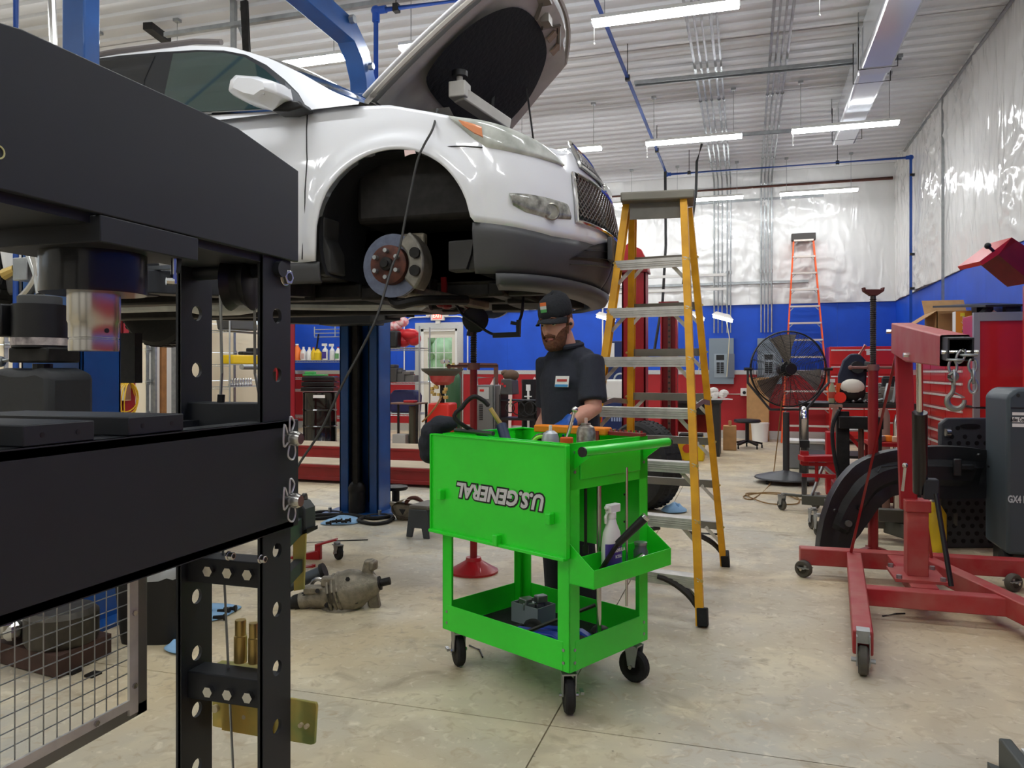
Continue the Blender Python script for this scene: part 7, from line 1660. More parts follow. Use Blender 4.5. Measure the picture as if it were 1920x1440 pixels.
def jug(x, h, w, m, lab, cap, kind=0, lm=None):
    r = thing('cleaner_bottle', lab, 'bottle', (x, Y0+.1, zs), 'cleaner bottles on the wire shelf'); y = Y0+.12
    if kind == 0: build(MB().lathe([(w, 0), (w, h*.62), (w*.4, h*.85), (w*.35, h*.92)], (x, y, zs), n=14), 'body', m, r); build(MB().cyl((x, y, zs+h*.92), (x, y, zs+h), w*.4, n=12), 'cap', cap, r)
    else: build(MB().lathe([(w, 0), (w, h*.6), (w*.35, h*.75), (w*.3, h*.85)], (x, y, zs), n=14), 'body', m, r); build(MB().bx((x-.02, y, zs+h*.93), (w*1.7, .04, h*.16)), 'trigger_head', cap, r)
    if lm: build(MB().box((x-w*.7, y-w-.004, zs+h*.1), (x+w*.7, y-w*.6, zs+h*.5)), 'label', lm, r)
S = lambda px: onY(px, 660, Y0+.1).x
OJ = mat('orange_fluid', 'f07a2a', .4); YL = mat('bright_yellow', 'ecc51a', .4)
jug(S(556), .34, .085, OJ, 'orange fluid jug at the left end of the wire shelf', WHITEP); jug(S(568), .28, .06, WHITEP, 'white bottle with red print beside the orange jug', WHITEP, 0, mat('label_print', 'd8b7b0', .6)); jug(S(579), .27, .06, WHITEP, 'plain white bottle second from the orange jug', WHITEP)
jug(S(587), .27, .05, YL, 'narrow yellow bottle left of the wide yellow tub', mat('orange_cap', 'd9581e', .5)); jug(S(595), .25, .08, YL, 'wide yellow tub with dark lid on the wire shelf', BLACK); jug(S(609), .34, .06, WHITEP, 'white spray bottle with purple label on the wire shelf', WHITEP, 1, mat('purple_label', '4a3a8e', .45)); jug(S(622), .33, .055, WHITEP, 'white spray bottle between purple label and red cap bottles', WHITEP, 1); jug(S(633), .27, .06, WHITEP, 'white bottle with red cap at the right end of the shelf', RED, 0, mat('green_label', '6aa06a', .6))
r = thing('steel_rack', 'small chrome wall rack with hanging clamps above the bottle shelf', 'rack', (S(612), YB-.1, 1.95))
xa, xb = onY(592, 620, YB-.2).x, onY(640, 620, YB-.2).x
z0 = onY(610, 618, YB-.2).z; m = MB()
for z in (z0, z0-.08, z0-.16): m.cyl((xa, YB-.25, z), (xb, YB-.25, z), .01, n=6)
for x_ in (xa, xb, xb-.12): m.cyl((x_, YB-.25, z0+.06), (x_, YB-.25, 1.97), .012, n=6)
m.cyl((xa, YB-.25, z0), (xa, YB-.02, z0), .01, n=6); m.cyl((xb, YB-.25, z0), (xb, YB-.02, z0), .01, n=6); build(m, 'frame', WIRE, r); build(MB().tube([(xa+.1, YB-.25, z0-.1), (xa+.05, YB-.26, z0-.45), (xa-.1, YB-.26, z0-.5)], .02, 6).tube([(xa+.02, YB-.26, z0-.5), (xa+.3, YB-.26, z0-.48)], .016, 6), 'clamp', DARKM, r)
# black drum with trays
d0 = W(600, 820, 13.3); d0.z = 0; r = thing('oil_drum', 'glossy black steel drum in front of the wire shelving', 'drum', d0)
prof = [(.285, 0), (.295, .01), (.285, .03), (.285, .27), (.297, .285), (.285, .3), (.285, .55), (.297, .565), (.285, .58), (.285, .84), (.297, .86), (.28, .87)]
build(MB().lathe(prof, d0, n=36), 'body', mat('drum_black', '0c0c0d', .18, coat=.6, bump=.3, bscale=9), r); q = d0-FW*.29; build(MB().bx(q+V((.06, 0, .8))+FW*.01, (.2, .004, .05), YAW), 'label', WHITEP, r)
for k in range(3):
    zz = .885+k*.088; build_o = solo(MB().bx((d0.x+.01*k, d0.y, zz+.036), (.56, .4, .07), YAW).bx((d0.x+.01*k, d0.y, zz+.075), (.5, .34, .016), YAW), 'drain_tray', mat('glossy_black_tray', '121213', .25), ('bottom black drain tray stacked on the drum', 'middle black drain tray stacked on the drum', 'top black drain tray stacked on the drum')[k], 'tray', 'trays on the drum', bevel=.015)
solo(MB().bx((d0.x-.15, d0.y+.1, 1.16), (.4, .2, .03), .2).bx((d0.x-.25, d0.y+.1, 1.2), (.18, .1, .05), .1), 'green_bag', mat('green_bag', '3f9a4c', .5), 'green bag lying on the stacked drain trays', 'bag', bevel=.01)
b = W(650, 760, 13.2); r = thing('red_gas_can', 'red fuel can with box on a hand truck right of the drum', 'fuel can', (b.x-.02, b.y+.1, 0))
build(MB().box((b.x-.12, b.y, .0), (b.x+.15, b.y+.3, .35)), 'cart', DARKM, r); build(MB().box((b.x-.1, b.y, .35), (b.x+.12, b.y+.25, .62)), 'can', RED, r, bevel=.02); build(MB().box((b.x-.06, b.y-.02, .62), (b.x+.14, b.y+.25, .86)), 'carton', mat('dark_carton', '6d4a3f', .7), r); build(MB().box((b.x-.03, b.y-.024, .68), (b.x+.09, b.y-.02, .82)), 'carton_label', mat('sticker_pale', 'cfc7c0', .6), r); build(MB().ball((b.x-.02, b.y+.1, .97), (.13, .1, .11)), 'pink_bundle', mat('pink_red', 'b8344a', .6), r)
# items seen between the press legs
c0 = onX(450, 700, -8.9); 
wire_shelf('wire_shelf', 'chrome wire rack of bolts and tools in front of the garage door', -9.1, -8.65, onX(415, 700, -8.9).y-.1, onX(487, 700, -8.9).y+.3, (.45, .95, 1.35, 1.95), 2.2)
yA, yB = onX(418, 700, -8.8).y, onX(485, 700, -8.8).y
zz = 1.96; solo(MB().prism([(0, 0), (.78, .02), (.72, .3), (.1, .26), (-.06, .24)], (-8.7, yA+.1, zz), (0, 1, 0), UP, -.3), 'blow_case', mat('grey_case', '4b4b49', .6), 'long grey tool case on top of the wire rack', 'case', bevel=.03)
zz = 1.36; solo(MB().box((-8.95, yA+.15, zz), (-8.7, yB-.0, zz+.16)), 'yellow_case', YL, 'yellow tool case on the wire rack shelf', 'case', bevel=.02); solo(MB().bx((-8.8, yB-.1, zz+.24), (.2, .4, .12), .2).bx((-8.8, yB-.35, zz+.2), (.15, .3, .06), -.3), 'cordless_drill', BLACK, 'black power tool lying on the yellow case', 'power tool', bevel=.02)
for q in range(9):
    yy = yA+.08+.075*q; solo(MB().lathe([(.028, 0), (.03, .05), (.018, .08), (.024, .11), (.012, .15)], (-8.72, yy, .953), n=8), 'fitting', STEEL, 'steel pipe fitting on the wire rack, %s from the near end' % ('first second third fourth fifth sixth seventh eighth ninth'.split()[q]), 'fitting', 'pipe fittings in a row on the rack')
b = onX(520, 690, -7.9); r = thing('red_machine', 'red and black tire machine arm in front of the garage door', 'machine', (b.x, b.y, 0)); build(MB().box((b.x-.2, b.y-.15, 0), (b.x+.2, b.y+.25, .9)), 'body', DARKM, r, bevel=.03); build(MB().beam((b.x, b.y, .9), (b.x, b.y, 1.35), .12, .12), 'column', BLACK, r); build(MB().bx((b.x, b.y-.05, 1.3), (.2, .22, .16)), 'head', DKRED, r, bevel=.02); build(MB().cyl((b.x, b.y-.1, 1.3), (b.x, b.y-1.0, 1.3), .045), 'arm', GREYM, r)
# right-hand wire shelf and machines
sx0, sx1 = -6.35, W(787, 700, 13.1).x; sy = 12.05
wire_shelf('wire_shelf', 'chrome wire shelf piled with red gear right of the blue column', sx0, sx1, sy, sy+.45, (.5, 1.04, 1.63), 2.0)
SX = lambda px, y=sy+.1: onY(px, 640, y).x
bag = MB(); bx = SX(748)
for k in range(9): bag.ball((bx+rnd.uniform(-.25, .25), sy+.15+rnd.uniform(-.05, .15), 1.75+rnd.uniform(0, .12)), (rnd.uniform(.1, .17), .12, rnd.uniform(.1, .14)), 10, 7)
solo(bag, 'tow_bag', mat('red_vinyl', 'c0262e', .3), 'bulging red vinyl bag on the wire shelf below the exit sign', 'bag')
solo(MB().bx((SX(741), sy+.05, 1.78), (.2, .18, .3)), 'black_case', BLACK, 'black case in front of the red bag on the wire shelf', 'case', bevel=.03)
bag = MB(); 
for k in range(6): bag.ball((SX(742)+rnd.uniform(-.08, .08), sy+.2, 2.02+.07*k), (.13, .1, .09), 10, 7)
solo(bag, 'jumper_pack', mat('red_white_pack', 'cf3a44', .3, var=.5, scale=12, col2='e8dcdc'), 'tall red and white bundle on top of the wire shelf', 'bundle')
for q, (px, w, h, col, lb) in enumerate(((738, .22, .24, '3a3836', 'grey boxes on the middle of the wire shelf, left'), (752, .2, .15, '4c4a48', 'dark tool boxes on the middle of the wire shelf'), (766, .26, .12, '5e5a57', 'grey drawer boxes on the middle of the wire shelf, right'))):
    x = SX(px); solo(MB().box((x-w/2, sy-.02+.03*q, 1.045), (x+w/2, sy+.25, 1.045+h)).box((x-w/3, sy+.02, 1.045+h), (x+w/4, sy+.2, 1.045+h+.06)), 'tool_box', mat('grey_box_'+col, col, .5), lb, 'box', bevel=.012)
x = SX(758); solo(MB().prism([(-.28, 0), (.22, 0), (.24, .3), (.18, .4), (-.2, .4), (-.28, .34)], (x, sy+.35, .505), (1, 0, 0), UP, .25), 'blue_case', mat('navy_case', '1b1f4a', .4), 'navy blue plastic case on the lower wire shelf', 'case', bevel=.04)
b = W(764, 800, 12.0); r = thing('steel_table', 'small rusty steel table with loudspeaker box beneath', 'table', (b.x, b.y, 0)); zt = W(0, 755, 12).z
build(MB().box((b.x-.26, b.y-.2, zt-.02), (b.x+.26, b.y+.2, zt)), 'top', mat('rust_top', '7a5a4a', .7, var=.3), r)
for dx in (-.24, .24):
    for dy in (-.18, .18): build(MB().box((b.x+dx-.015, b.y+dy-.015, 0), (b.x+dx+.015, b.y+dy+.015, zt-.02)), 'leg', DARKM, r)
solo(MB().bx((b.x-.08, b.y-.05, .13), (.22, .2, .24)), 'speaker_box', mat('box_white_grey', 'a5a39d', .6), 'pale box with black disc under the steel table', 'box', bevel=.01); solo(MB().bx((b.x+.05, b.y, zt+.02), (.18, .14, .04)), 'red_pouch', RED, 'red pouch lying on the small steel table', 'pouch', bevel=.01)
solo(MB().cyl((b.x+.1, b.y, 0), (b.x+.1, b.y, zt-.05), .07, n=16), 'steel_cylinder', mat('olive_metal', '4b4a3c', .5, .3), 'olive steel cylinder standing under the steel table', 'cylinder')
b = W(826, 815, 11.6); r = thing('oil_drainer', 'red waste-oil drainer tank with wide grey funnel pan', 'oil drainer', (b.x, b.y, 0))
zz = lambda py: W(0, py, 11.6).z
build(MB().prism([(-.2, .06), (.2, .06), (.2, zz(755)), (-.14, zz(755))], (b.x, b.y+.2, 0), (1, 0, 0), UP, .36), 'tank', mat('tank_red', 'cf2a1c', .4), r, bevel=.03)
build(MB().cyl((b.x+.03, b.y, zz(755)), (b.x+.03, b.y, zz(718)), .035), 'stem', DARKM, r); build(MB().lathe([(.1, zz(722)), (.17, zz(716)), (.2, zz(703))], (b.x+.03, b.y, 0), n=24), 'funnel', DUSTRED, r); build(MB().lathe([(.18, zz(706)), (.31, zz(695)), (.32, zz(691)), (.3, zz(692)), (.17, zz(702))], (b.x+.03, b.y, 0), n=30), 'drain_pan', mat('pan_grey_green', '4d4f48', .6), r)
build(MB().box((b.x-.1, b.y-.1, zz(752)), (b.x+.02, b.y-.02, zz(742))), 'label', WHITEP, r); build(MB().tube(catmull([(b.x+.06, b.y-.1, zz(742)), (b.x+.02, b.y-.22, zz(760)), (b.x-.1, b.y-.22, zz(778)), (b.x-.22, b.y-.18, zz(790))], 5), .014, 6), 'hose', mat('tan_hose', '8a6a3c', .6), r)
m = MB()
for k in range(12): m.bx((b.x+.03+rnd.uniform(-.14, .1), b.y-.06, rnd.uniform(zz(748), zz(722))), (.05, .05, .05), k)
build(m, 'valves', BRASS, r, bevel=.008)
for dx in (-.15, .15): build(MB().cyl((b.x+dx, b.y-.14, .04), (b.x+dx+.03, b.y-.14, .04), .04, n=14), 'wheel', RUBBER, r)
b = W(850, 800, 12.4); r = thing('gas_cylinder', 'tall green gas cylinder with twin gauge regulator', 'gas cylinder', (b.x, b.y, 0)); h = W(0, 692, 12.4).z
build(MB().lathe([(.12, 0), (.125, .02), (.125, h-.16), (.08, h-.04), (.035, h)], (b.x, b.y, 0), n=24), 'body', DKGREEN, r); build(MB().cyl((b.x, b.y, h), (b.x, b.y, h+.1), .02).cyl((b.x-.12, b.y, h+.06), (b.x+.03, b.y, h+.06), .018), 'valve', BRASS, r)
for dx in (-.17, -.09): build(MB().cyl((b.x+dx, b.y-.02, h+.12), (b.x+dx, b.y-.06, h+.12), .035, n=16), 'gauge', STEEL, r)
b = W(905, 800, 12.0); r = thing('welder', 'grey arc welder with red display under a carrying handle', 'welder', (b.x+.15, b.y, 0)); zz = lambda py: W(0, py, 12).z; gx0, gx1 = W(888, 0, 12).x, W(928, 0, 12).x; gy = b.y
GW_ = mat('welder_grey', '6d706c', .5)
build(MB().prism([(gx0, .1), (gx1, .1), (gx1-.02, zz(722)), (gx0+.02, zz(722))], (0, gy+.4, 0), (1, 0, 0), UP, .4), 'case', GW_, r, bevel=.015); build(MB().box((gx0+.06, gy-.006, zz(748)), (gx1-.08, gy, zz(726))), 'control_panel', mat('panel_pale', 'b3b5b0', .5), r); build(MB().box((gx0+.09, gy-.01, zz(734)), (gx1-.16, gy-.006, zz(730))), 'display', mat('display_red', 'c92a22', .5), r)
for k in range(9): build(MB().box((gx0+.08, gy-.006, zz(760+3.4*k)), (gx1-.18, gy, zz(758.4+3.4*k))), 'vent_slot', BLACK, r)
build(MB().tube([(gx0+.03, gy+.05, zz(722)), (gx0+.03, gy+.05, zz(708)), (gx1-.01, gy+.05, zz(708)), (gx1, gy+.05, .12)], .016, 8), 'handle', GREYM, r); build(MB().cyl((gx0+.05, gy+.05, .05), (gx0+.09, gy+.05, .05), .05, n=14).cyl((gx1-.09, gy+.05, .05), (gx1-.05, gy+.05, .05), .05, n=14).box((gx0, gy, .09), (gx1, gy+.4, .1)), 'wheels', RUBBER, r)
b = W(955, 800, 11.7); zz = lambda py: W(0, py, 11.7).z; X = lambda px: W(px, 0, 11.7).x; gy = W(955, 0, 11.7).y
r = thing('welding_cart', 'black welding cart with dark welder, cables and rods behind the mechanic', 'welder', (b.x, gy, 0))
build(MB().prism([(X(935), zz(740)), (X(962), zz(740)), (X(960), zz(713)), (X(955), zz(710)), (X(938), zz(711))], (0, gy+.35, 0), (1, 0, 0), UP, .35), 'welder_case', mat('welder_dark', '3f4041', .5), r, bevel=.015); build(MB().cyl((X(941), gy-.01, zz(720)), (X(941), gy+.01, zz(720)), .02, n=12).cyl((X(946), gy-.01, zz(724)), (X(946), gy+.01, zz(724)), .02, n=12), 'dials', RED, r)
build(MB().box((X(934), gy, zz(788)), (X(1012), gy+.4, zz(786)+.02)).box((X(934), gy, .1), (X(937), gy+.4, zz(740))).box((X(1008), gy, .1), (X(1011), gy+.4, zz(750))).box((X(934), gy, zz(752)), (X(1011), gy+.4, zz(750))), 'cart_frame', BLACK, r); build(MB().box((X(970), gy+.05, zz(785)), (X(1005), gy+.35, zz(752))), 'plasma_cutter', DARKM, r, bevel=.01)
for q, (px, rr) in enumerate(((958, .07), (975, .1), (990, .12), (1000, .1))): build(MB().ring((X(px), gy-.03-.012*q, zz(765)), (.1, 1, 0), rr, .009, 24, 6), 'coiled_cable', RUBBER, r)
build(MB().cyl((X(959), gy-.05, zz(763)), (X(960), gy-.05, zz(747)), .016, n=8), 'torch_grip', mat('cream_grip', 'd8d2b4', .5), r); build(MB().cyl((X(937), gy+.05, .05), (X(942), gy+.05, .05), .05, n=14).cyl((X(1003), gy+.05, .05), (X(1008), gy+.05, .05), .05, n=14), 'wheels', RUBBER, r)
b = W(958, 700, 11.9); solo(MB().ball((b.x, b.y, W(0, 705, 11.9).z+.01), (.13, .12, .09)).ball((b.x-.09, b.y, W(0, 699, 11.9).z), (.07, .08, .05)), 'leather_hat', mat('brown_leather', '5a4636', .8), 'brown leather cap lying on the dark welder', 'cap')
b = W(993, 760, 12.6); solo(MB().cyl((b.x, b.y, 0), (b.x, b.y, W(0, 712, 12.1).z), .13, n=20).cyl((b.x, b.y, W(0, 712, 12.1).z-.06), (b.x, b.y, W(0, 712, 12.1).z-.02), .135, n=20), 'black_bucket', BLACK, 'tall black canister behind the welding cart', 'canister'); solo(MB().bx((b.x+.02, b.y-.15, W(0, 728, 12).z), (.07, .02, .1)).bx((b.x+.02, b.y-.16, W(0, 745, 12).z), (.12, .02, .02)).beam((b.x+.02, b.y-.15, 0), (b.x+.02, b.y-.15, W(0, 733, 12).z), .03, .03), 'white_bracket', WHITEP, 'white bracket stand beside the welding cart', 'bracket')
b = W(893, 700, 12.8); solo(MB().beam(W(860, 683, 12.8), W(932, 684, 12.8), .05, .05).beam(V((W(862, 683, 12.8).x, W(862, 683, 12.8).y, 0)), W(862, 683, 12.8), .06, .06).beam(V((W(930, 683, 12.8).x, W(930, 683, 12.8).y, 0)), W(930, 683, 12.8), .06, .06), 'steel_sawhorse', mat('rusty_iron', '6d4338', .7), 'brown steel frame bar standing behind the red stand pole', 'frame')
# white shapes stored against the red wall
for q, px in enumerate((925, 945, 1000, 1018)):
    x = onY(px, 715, YB-.12).x; solo(MB().poly3([(x-.14, YB-.12, .1), (x+.14, YB-.12, .1), (x+.12+.05*(q % 2), YB-.12, .95), (x+.02, YB-.12, 1.12+.04*(q % 2)), (x-.1, YB-.12, .9)], (0, .04, 0)), 'bumper_cover', mat('pinkish_white', 'dcc3bf', .6), ('white body panel leaning on the red wall behind the grey welder', 'white body panel leaning on the red wall behind the dark welder', 'white body panel leaning on the red wall behind the canister', 'white body panel leaning on the red wall next to the mechanic')[q], 'panel')
# parts washer behind the ladder
b = W(1150, 800, 8.8); zz = lambda py: W(0, py, 8.8).z; X = lambda px: W(px, 0, 8.8).x; gy = W(1150, 0, 8.8).y
r = thing('parts_washer', 'white and navy parts washer with raised lid behind the yellow ladder', 'parts washer', (b.x, gy, 0))
build(MB().box((X(1128), gy, .0), (X(1185), gy+.5, zz(755))), 'cabinet', mat('washer_navy', '1b2d5c', .4), r, bevel=.01); build(MB().box((X(1124), gy-.02, zz(748)), (X(1187), gy+.55, zz(712))), 'sink', WHITEP, r, bevel=.02); build(MB().box((X(1122), gy+.5, zz(712)), (X(1187), gy+.54, zz(636))), 'lid', mat('washer_navy', '1b2d5c', .4), r, bevel=.008); build(MB().box((X(1123), gy+.49, zz(670)), (X(1138), gy+.5, zz(640))), 'instructions', WHITEP, r)
build(text_mb('SYSTEM ONE', .10, (X(1162), gy-.003, zz(771)), (1, 0, 0), UP, .001, shear=.25, bold=.002, sx=.75), 'lettering', WHITEP, r); build(MB().box((X(1132), gy-.004, zz(779)), (X(1182), gy, zz(778))), 'stripe', WHITEP, r)
m = MB()
for k in range(6): m.box((X(1146+5*k), gy-.004, zz(790)), (X(1149+5*k), gy, zz(783)))
build(m, 'small_print', mat('pale_blue_print', '9fb0d0', .5), r); build(MB().tube(arc((X(1158), gy+.2, zz(712)), (1, 0, 0), UP, .07, 180, 0, 10), .01, 6), 'spout', WIRE, r)
# desk, stool, bins right of the ladder
b = W(1320, 850, 11.0); r = thing('steel_desk', 'dark steel desk with papers on top between ladder and stool', 'desk', (b.x, b.y, 0)); zt = W(0, 752, 11).z; X = lambda px: W(px, 0, 11.0).x
dx0, dx1, gy = X(1250), X(1352), W(1340, 0, 11.0).y
build(MB().box((dx0, gy, zt-.04), (dx1, gy+.7, zt)), 'top', mat('bench_black', '201f1e', .5), r); build(MB().box((dx1-.12, gy+.02, 0), (dx1-.02, gy+.68, zt-.04)), 'side_panel', mat('desk_dark', '2b2a28', .5), r); build(MB().box((dx0, gy+.02, 0), (dx0+.05, gy+.68, zt-.04)), 'side_panel', mat('desk_dark', '2b2a28', .5), r); build(MB().box((dx0, gy+.6, .3), (dx1-.1, gy+.62, zt-.04)), 'back_panel', REDT, r); build(MB().box((dx0+.1, gy+.03, zt-.2), (dx1-.15, gy+.06, zt-.04)), 'apron', DARKM, r)
cr = MB()
for k in range(8): cr.ball((X(1343)+rnd.uniform(-.1, .1), gy+.2, zt+.06+rnd.uniform(0, .09)), (.07, .06, .05), 8, 6)
solo(cr, 'crumpled_bag', mat('crumpled_white', 'dedad3', .5, bump=.5), 'crumpled white plastic bag on the steel desk', 'bag', sm=20)
for k in range(3): solo(MB().bx((X(1305)+.16*k, gy+.2, zt+.01+.006*k), (.3, .22, .012), .2*k), 'paper_pile', mat('paper', 'efeee8', .8), ('left paper pile on the steel desk', 'middle paper pile on the steel desk', 'right paper pile on the steel desk')[k], 'paper')
b = W(1285, 850, 10.6); r = thing('yellow_crate', 'yellow plastic crate with red round emblem beside the red column', 'crate', (b.x, b.y, 0)); build(MB().box((b.x-.1, b.y-.1, 0), (b.x+.25, b.y+.25, .32)), 'crate', mat('crate_yellow', 'e3c016', .4), r, bevel=.015); build(MB().cyl((b.x+.03, b.y-.1, .17), (b.x+.03, b.y-.106, .17), .06, n=18), 'emblem', mat('emblem_red', 'c9482a', .5), r); build(MB().box((b.x-.08, b.y-.08, .32), (b.x+.23, b.y+.23, .36)), 'contents', DARKM, r)
b = onZ(1401, 840); r = thing('shop_stool', 'round black swivel stool on five casters near the back wall', 'stool', b); z = W(0, 790, b.dot(FW)).z
build(MB().lathe([(.05, z-.03), (.19, z-.02), (.21, z), (.2, z+.03), (.1, z+.04)], (b.x, b.y, 0), n=26), 'seat', BLACK, r); build(MB().cyl((b.x, b.y, .1), (b.x, b.y, z-.02), .03), 'post', BLACK, r)
for k in range(5):
    a = R(72*k+20); e = b+V((math.cos(a)*.24, math.sin(a)*.24, .07)); build(MB().beam(b+V((0, 0, .12)), e, .05, .03), 'base_arm', BLACK, r); build(MB().cyl(e+V((-.012, 0, -.042)), e+V((.012, 0, -.042)), .028, n=12), 'caster', BLACK, r)
b = onZ(1425, 828); solo(MB().lathe([(.13, 0), (.15, .3), (.155, .31), (.155, .33)], b, n=22), 'white_bucket', WHITEP, 'white plastic bucket near the baseboard behind the stool', 'bucket')
b = onY(1420, 770, 14.2); solo(MB().box((b.x-.18, 14.2, 0), (b.x+.2, 14.4, 1.12)), 'tall_carton', CARD, 'tall cardboard carton standing on the back wall below the fan', 'box', bevel=.01)
b = W(1368, 800, 11.9); solo(MB().box((b.x-.1, b.y, 0), (b.x+.1, b.y+.2, .38)).box((b.x-.02, b.y+.05, .38), (b.x+.03, b.y+.1, .46)), 'small_carton', CARD, 'small cardboard carton beside the desk leg', 'box', bevel=.01)
# ================================================================== FLOOR ITEMS
def tyre_wheel(c, ax, lab, rad=.39):
    r = thing('loose_tyre', lab, 'wheel', V((c.x, c.y, 0)))
    t = build(MB().lathe([(.23*rad/.39, -.11), (.3*rad/.39, -.125), (.355*rad/.39, -.12), (.382*rad/.39, -.09), (rad, 0), (.382*rad/.39, .09), (.355*rad/.39, .12), (.3*rad/.39, .125), (.23*rad/.39, .11)], c, ax, 44), 'tyre', RUBBER, r)
    x, y, d = basis(ax); m = MB()
    for k in range(48):
        a = 2*math.pi*k/48; e = x*math.cos(a)+y*math.sin(a)
        for s in (-.055, .0, .055): m.beam(c+e*(rad-.012)+d*(s-.02)+(x*-math.sin(a)+y*math.cos(a))*.0, c+e*(rad-.002)+d*(s+.02), .03, .012, up=e)
    build(m, 'tread', RUBBER, t, kind='stuff'); rim = MB().lathe([(.235, -.1), (.22, -.08), (.2, .02), (.235, .105)], c, ax, 40, cap=False)
    build(rim, 'rim', mat('dusty_alloy', '8d8a84', .4, .7), r); m = MB()
    for k in range(6):
        a = 2*math.pi*k/6; e = x*math.cos(a)+y*math.sin(a); build(MB().beam(c+e*.05-d*.07, c+e*.225-d*.06, .06, .02, up=d), 'spoke', mat('dusty_alloy', '8d8a84', .4, .7), r)
    build(MB().cyl(c-d*.085, c-d*.03, .06, n=18), 'hub_cap', mat('red_brown_hub', '8a3a30', .5, .3), r)
b = onZ(1205, 955); tyre_wheel(V((b.x, b.y+.05, .39)), V((.62, .78, 0)), 'black tyre on alloy wheel standing behind the green cart')
# differential / axle housing
b = onZ(640, 1140); r = thing('axle_assembly', 'greasy grey differential and axle housing lying on the floor', 'car part', b); Z = b.dot(FW)
P = lambda px, py, dz=0.: W(px, py, Z+dz)
m = MB(); A = P(560, 1128); Bq = P(735, 1088); d = (Bq-A).normalized()
prof = [(.03, 0), (.045, .01), (.045, .06), (.05, .07), (.065, .14), (.085, .2), (.105, .23), (.11, .3), (.1, .34), (.075, .38), (.06, .42), (.045, .44), (.035, .45)]
L = (Bq-A).length; k = L/.52
build(m.lathe([(a*.95, h*k) for a, h in prof], A, d, 26), 'housing', CASTAL, r); build(MB().cyl(A+d*L*.86, A+d*L*.98, .02, n=14).cyl(A+d*L*.85, A+d*L*.88, .036, n=16), 'output_shaft', DARKM, r)
build(MB().poly3([P(675, 1085), P(682, 1052), P(700, 1050), P(698, 1075), P(708, 1090), P(690, 1105)], FW*.05), 'mount_ear', CASTAL, r, bevel=.01); build(MB().poly3([P(690, 1110), P(706, 1110), P(714, 1152), P(704, 1156), P(688, 1135)], FW*.06), 'mount_foot', CASTAL, r, bevel=.01)
build(MB().ball(P(640, 1140, .02), (.11, .1, .055)).bx(P(655, 1095), (.05, .06, .1)), 'sump', CASTAL, r); build(MB().cyl(P(553, 1130), P(578, 1122), .04, n=16).cyl(P(535, 1135), P(556, 1130), .03, n=12), 'yoke', DARKM, r)
for px, py in ((595, 1108), (652, 1086), (640, 1130), (668, 1128), (612, 1135)): build(MB().cyl(P(px, py, -.08), P(px, py, -.03), .012, n=6), 'flange_bolt', DARKM, r)
for k_ in range(7):
    t_ = .36+.05*k_; cc = A+d*L*t_; build(MB().ring(cc, d, .098-.004*abs(k_-2), .008, 22, 6), 'casting_rib', CASTAL, r)
build(MB().bx(P(625, 1090, -.03), (.12, .05, .05), .3).bx(P(600, 1105, -.02), (.16, .06, .04), .35).cyl(P(668, 1070), P(650, 1100), .02, n=10).bx(P(700, 1060, .02), (.03, .06, .05)), 'casting_bosses', CASTAL, r, bevel=.01)
# drive shaft and red dolly left of it
r = thing('drive_shaft_tube', 'grey tubular drive shaft with flange lying by the axle housing', 'drive shaft', P(585, 1085)); a_, b_ = P(520, 1108, .12), P(603, 1072, .12); zlow = min(a_.z, b_.z)-.035
build(MB().cyl(a_, b_, .032, n=18), 'tube', mat('blue_grey_tube', '4d545a', .4, .5), r); build(MB().cyl(b_, b_+(b_-a_).normalized()*.02, .042, n=18), 'flange', DARKM, r); build(MB().ring(P(597, 1098, .05), FW, .035, .012, 16), 'loop_hook', STEEL, r); build(MB().bx(V(((a_.x+b_.x)/2, (a_.y+b_.y)/2, a_.z/2-.02)), (.1, .06, a_.z-.03)), 'block', DARKM, r)
b = onZ(632, 1048); r = thing('wheel_dolly', 'red steel dolly frame with swivel caster behind the press', 'dolly', b); ZZ = b.dot(FW)
c = caster(r, (b.x, b.y, 0), -.6, .045, False, .11, None, 'caster', .03)
Q = lambda px, py, dz=0.: W(px, py, ZZ+dz); build(MB().beam(Q(632, 1011), Q(592, 1022), .05, .012).beam(Q(597, 1020), Q(597, 1050), .04, .03).beam(Q(600, 1040), Q(400, 1085, .1), .05, .06), 'frame', RED, r, bevel=.004); build(MB().beam(Q(590, 1068, -.2), Q(540, 1075, -.2), .05, .06).cyl(Q(588, 1066, -.2), Q(588, 1058, -.2), .012), 'cross_tube', RED, r); build(MB().bx(V((Q(400, 1085, .1).x, Q(400, 1085, .1).y, .1)), (.06, .06, .2)), 'foot', RED, r); build(MB().bx(V((Q(560, 1075, -.2).x, Q(560, 1075, -.2).y, .05)), (.05, .05, .1)), 'foot', DKRED, r)
# second pile: bell housing, stool, rag, hoses near the blue column
b = onZ(765, 975); r = thing('bell_housing', 'greasy transmission bell housing lying beside the blue column', 'car part', b); Z2 = b.dot(FW); P = lambda px, py, dz=0.: W(px, py, Z2+dz)
rows = [[P(765, 955, -.05)+(RT*math.cos(R(a))*rx+UP*math.sin(R(a))*rz)+FW*dd for a in range(0, 360, 24)] for rx, rz, dd in ((.14, .08, 0), (.135, .075, .08), (.09, .06, .18))]
build(MB().grid(rows, cl=True), 'bell', CASTAL, r); build(MB().poly3([P(728, 942), P(765, 946), P(790, 950), P(775, 975), P(747, 982)], FW*.08), 'casing', CASTAL, r, bevel=.02); build(MB().tube(catmull([P(760, 945), P(768, 935), P(782, 934), P(795, 945)], 4), .016, 8), 'shift_lever', mat('rusty_iron', '6d4338', .7), r); build(MB().poly3([P(748, 955, -.09), P(760, 956, -.09), P(755, 966, -.09)], FW*.02), 'window', BLACK, r)
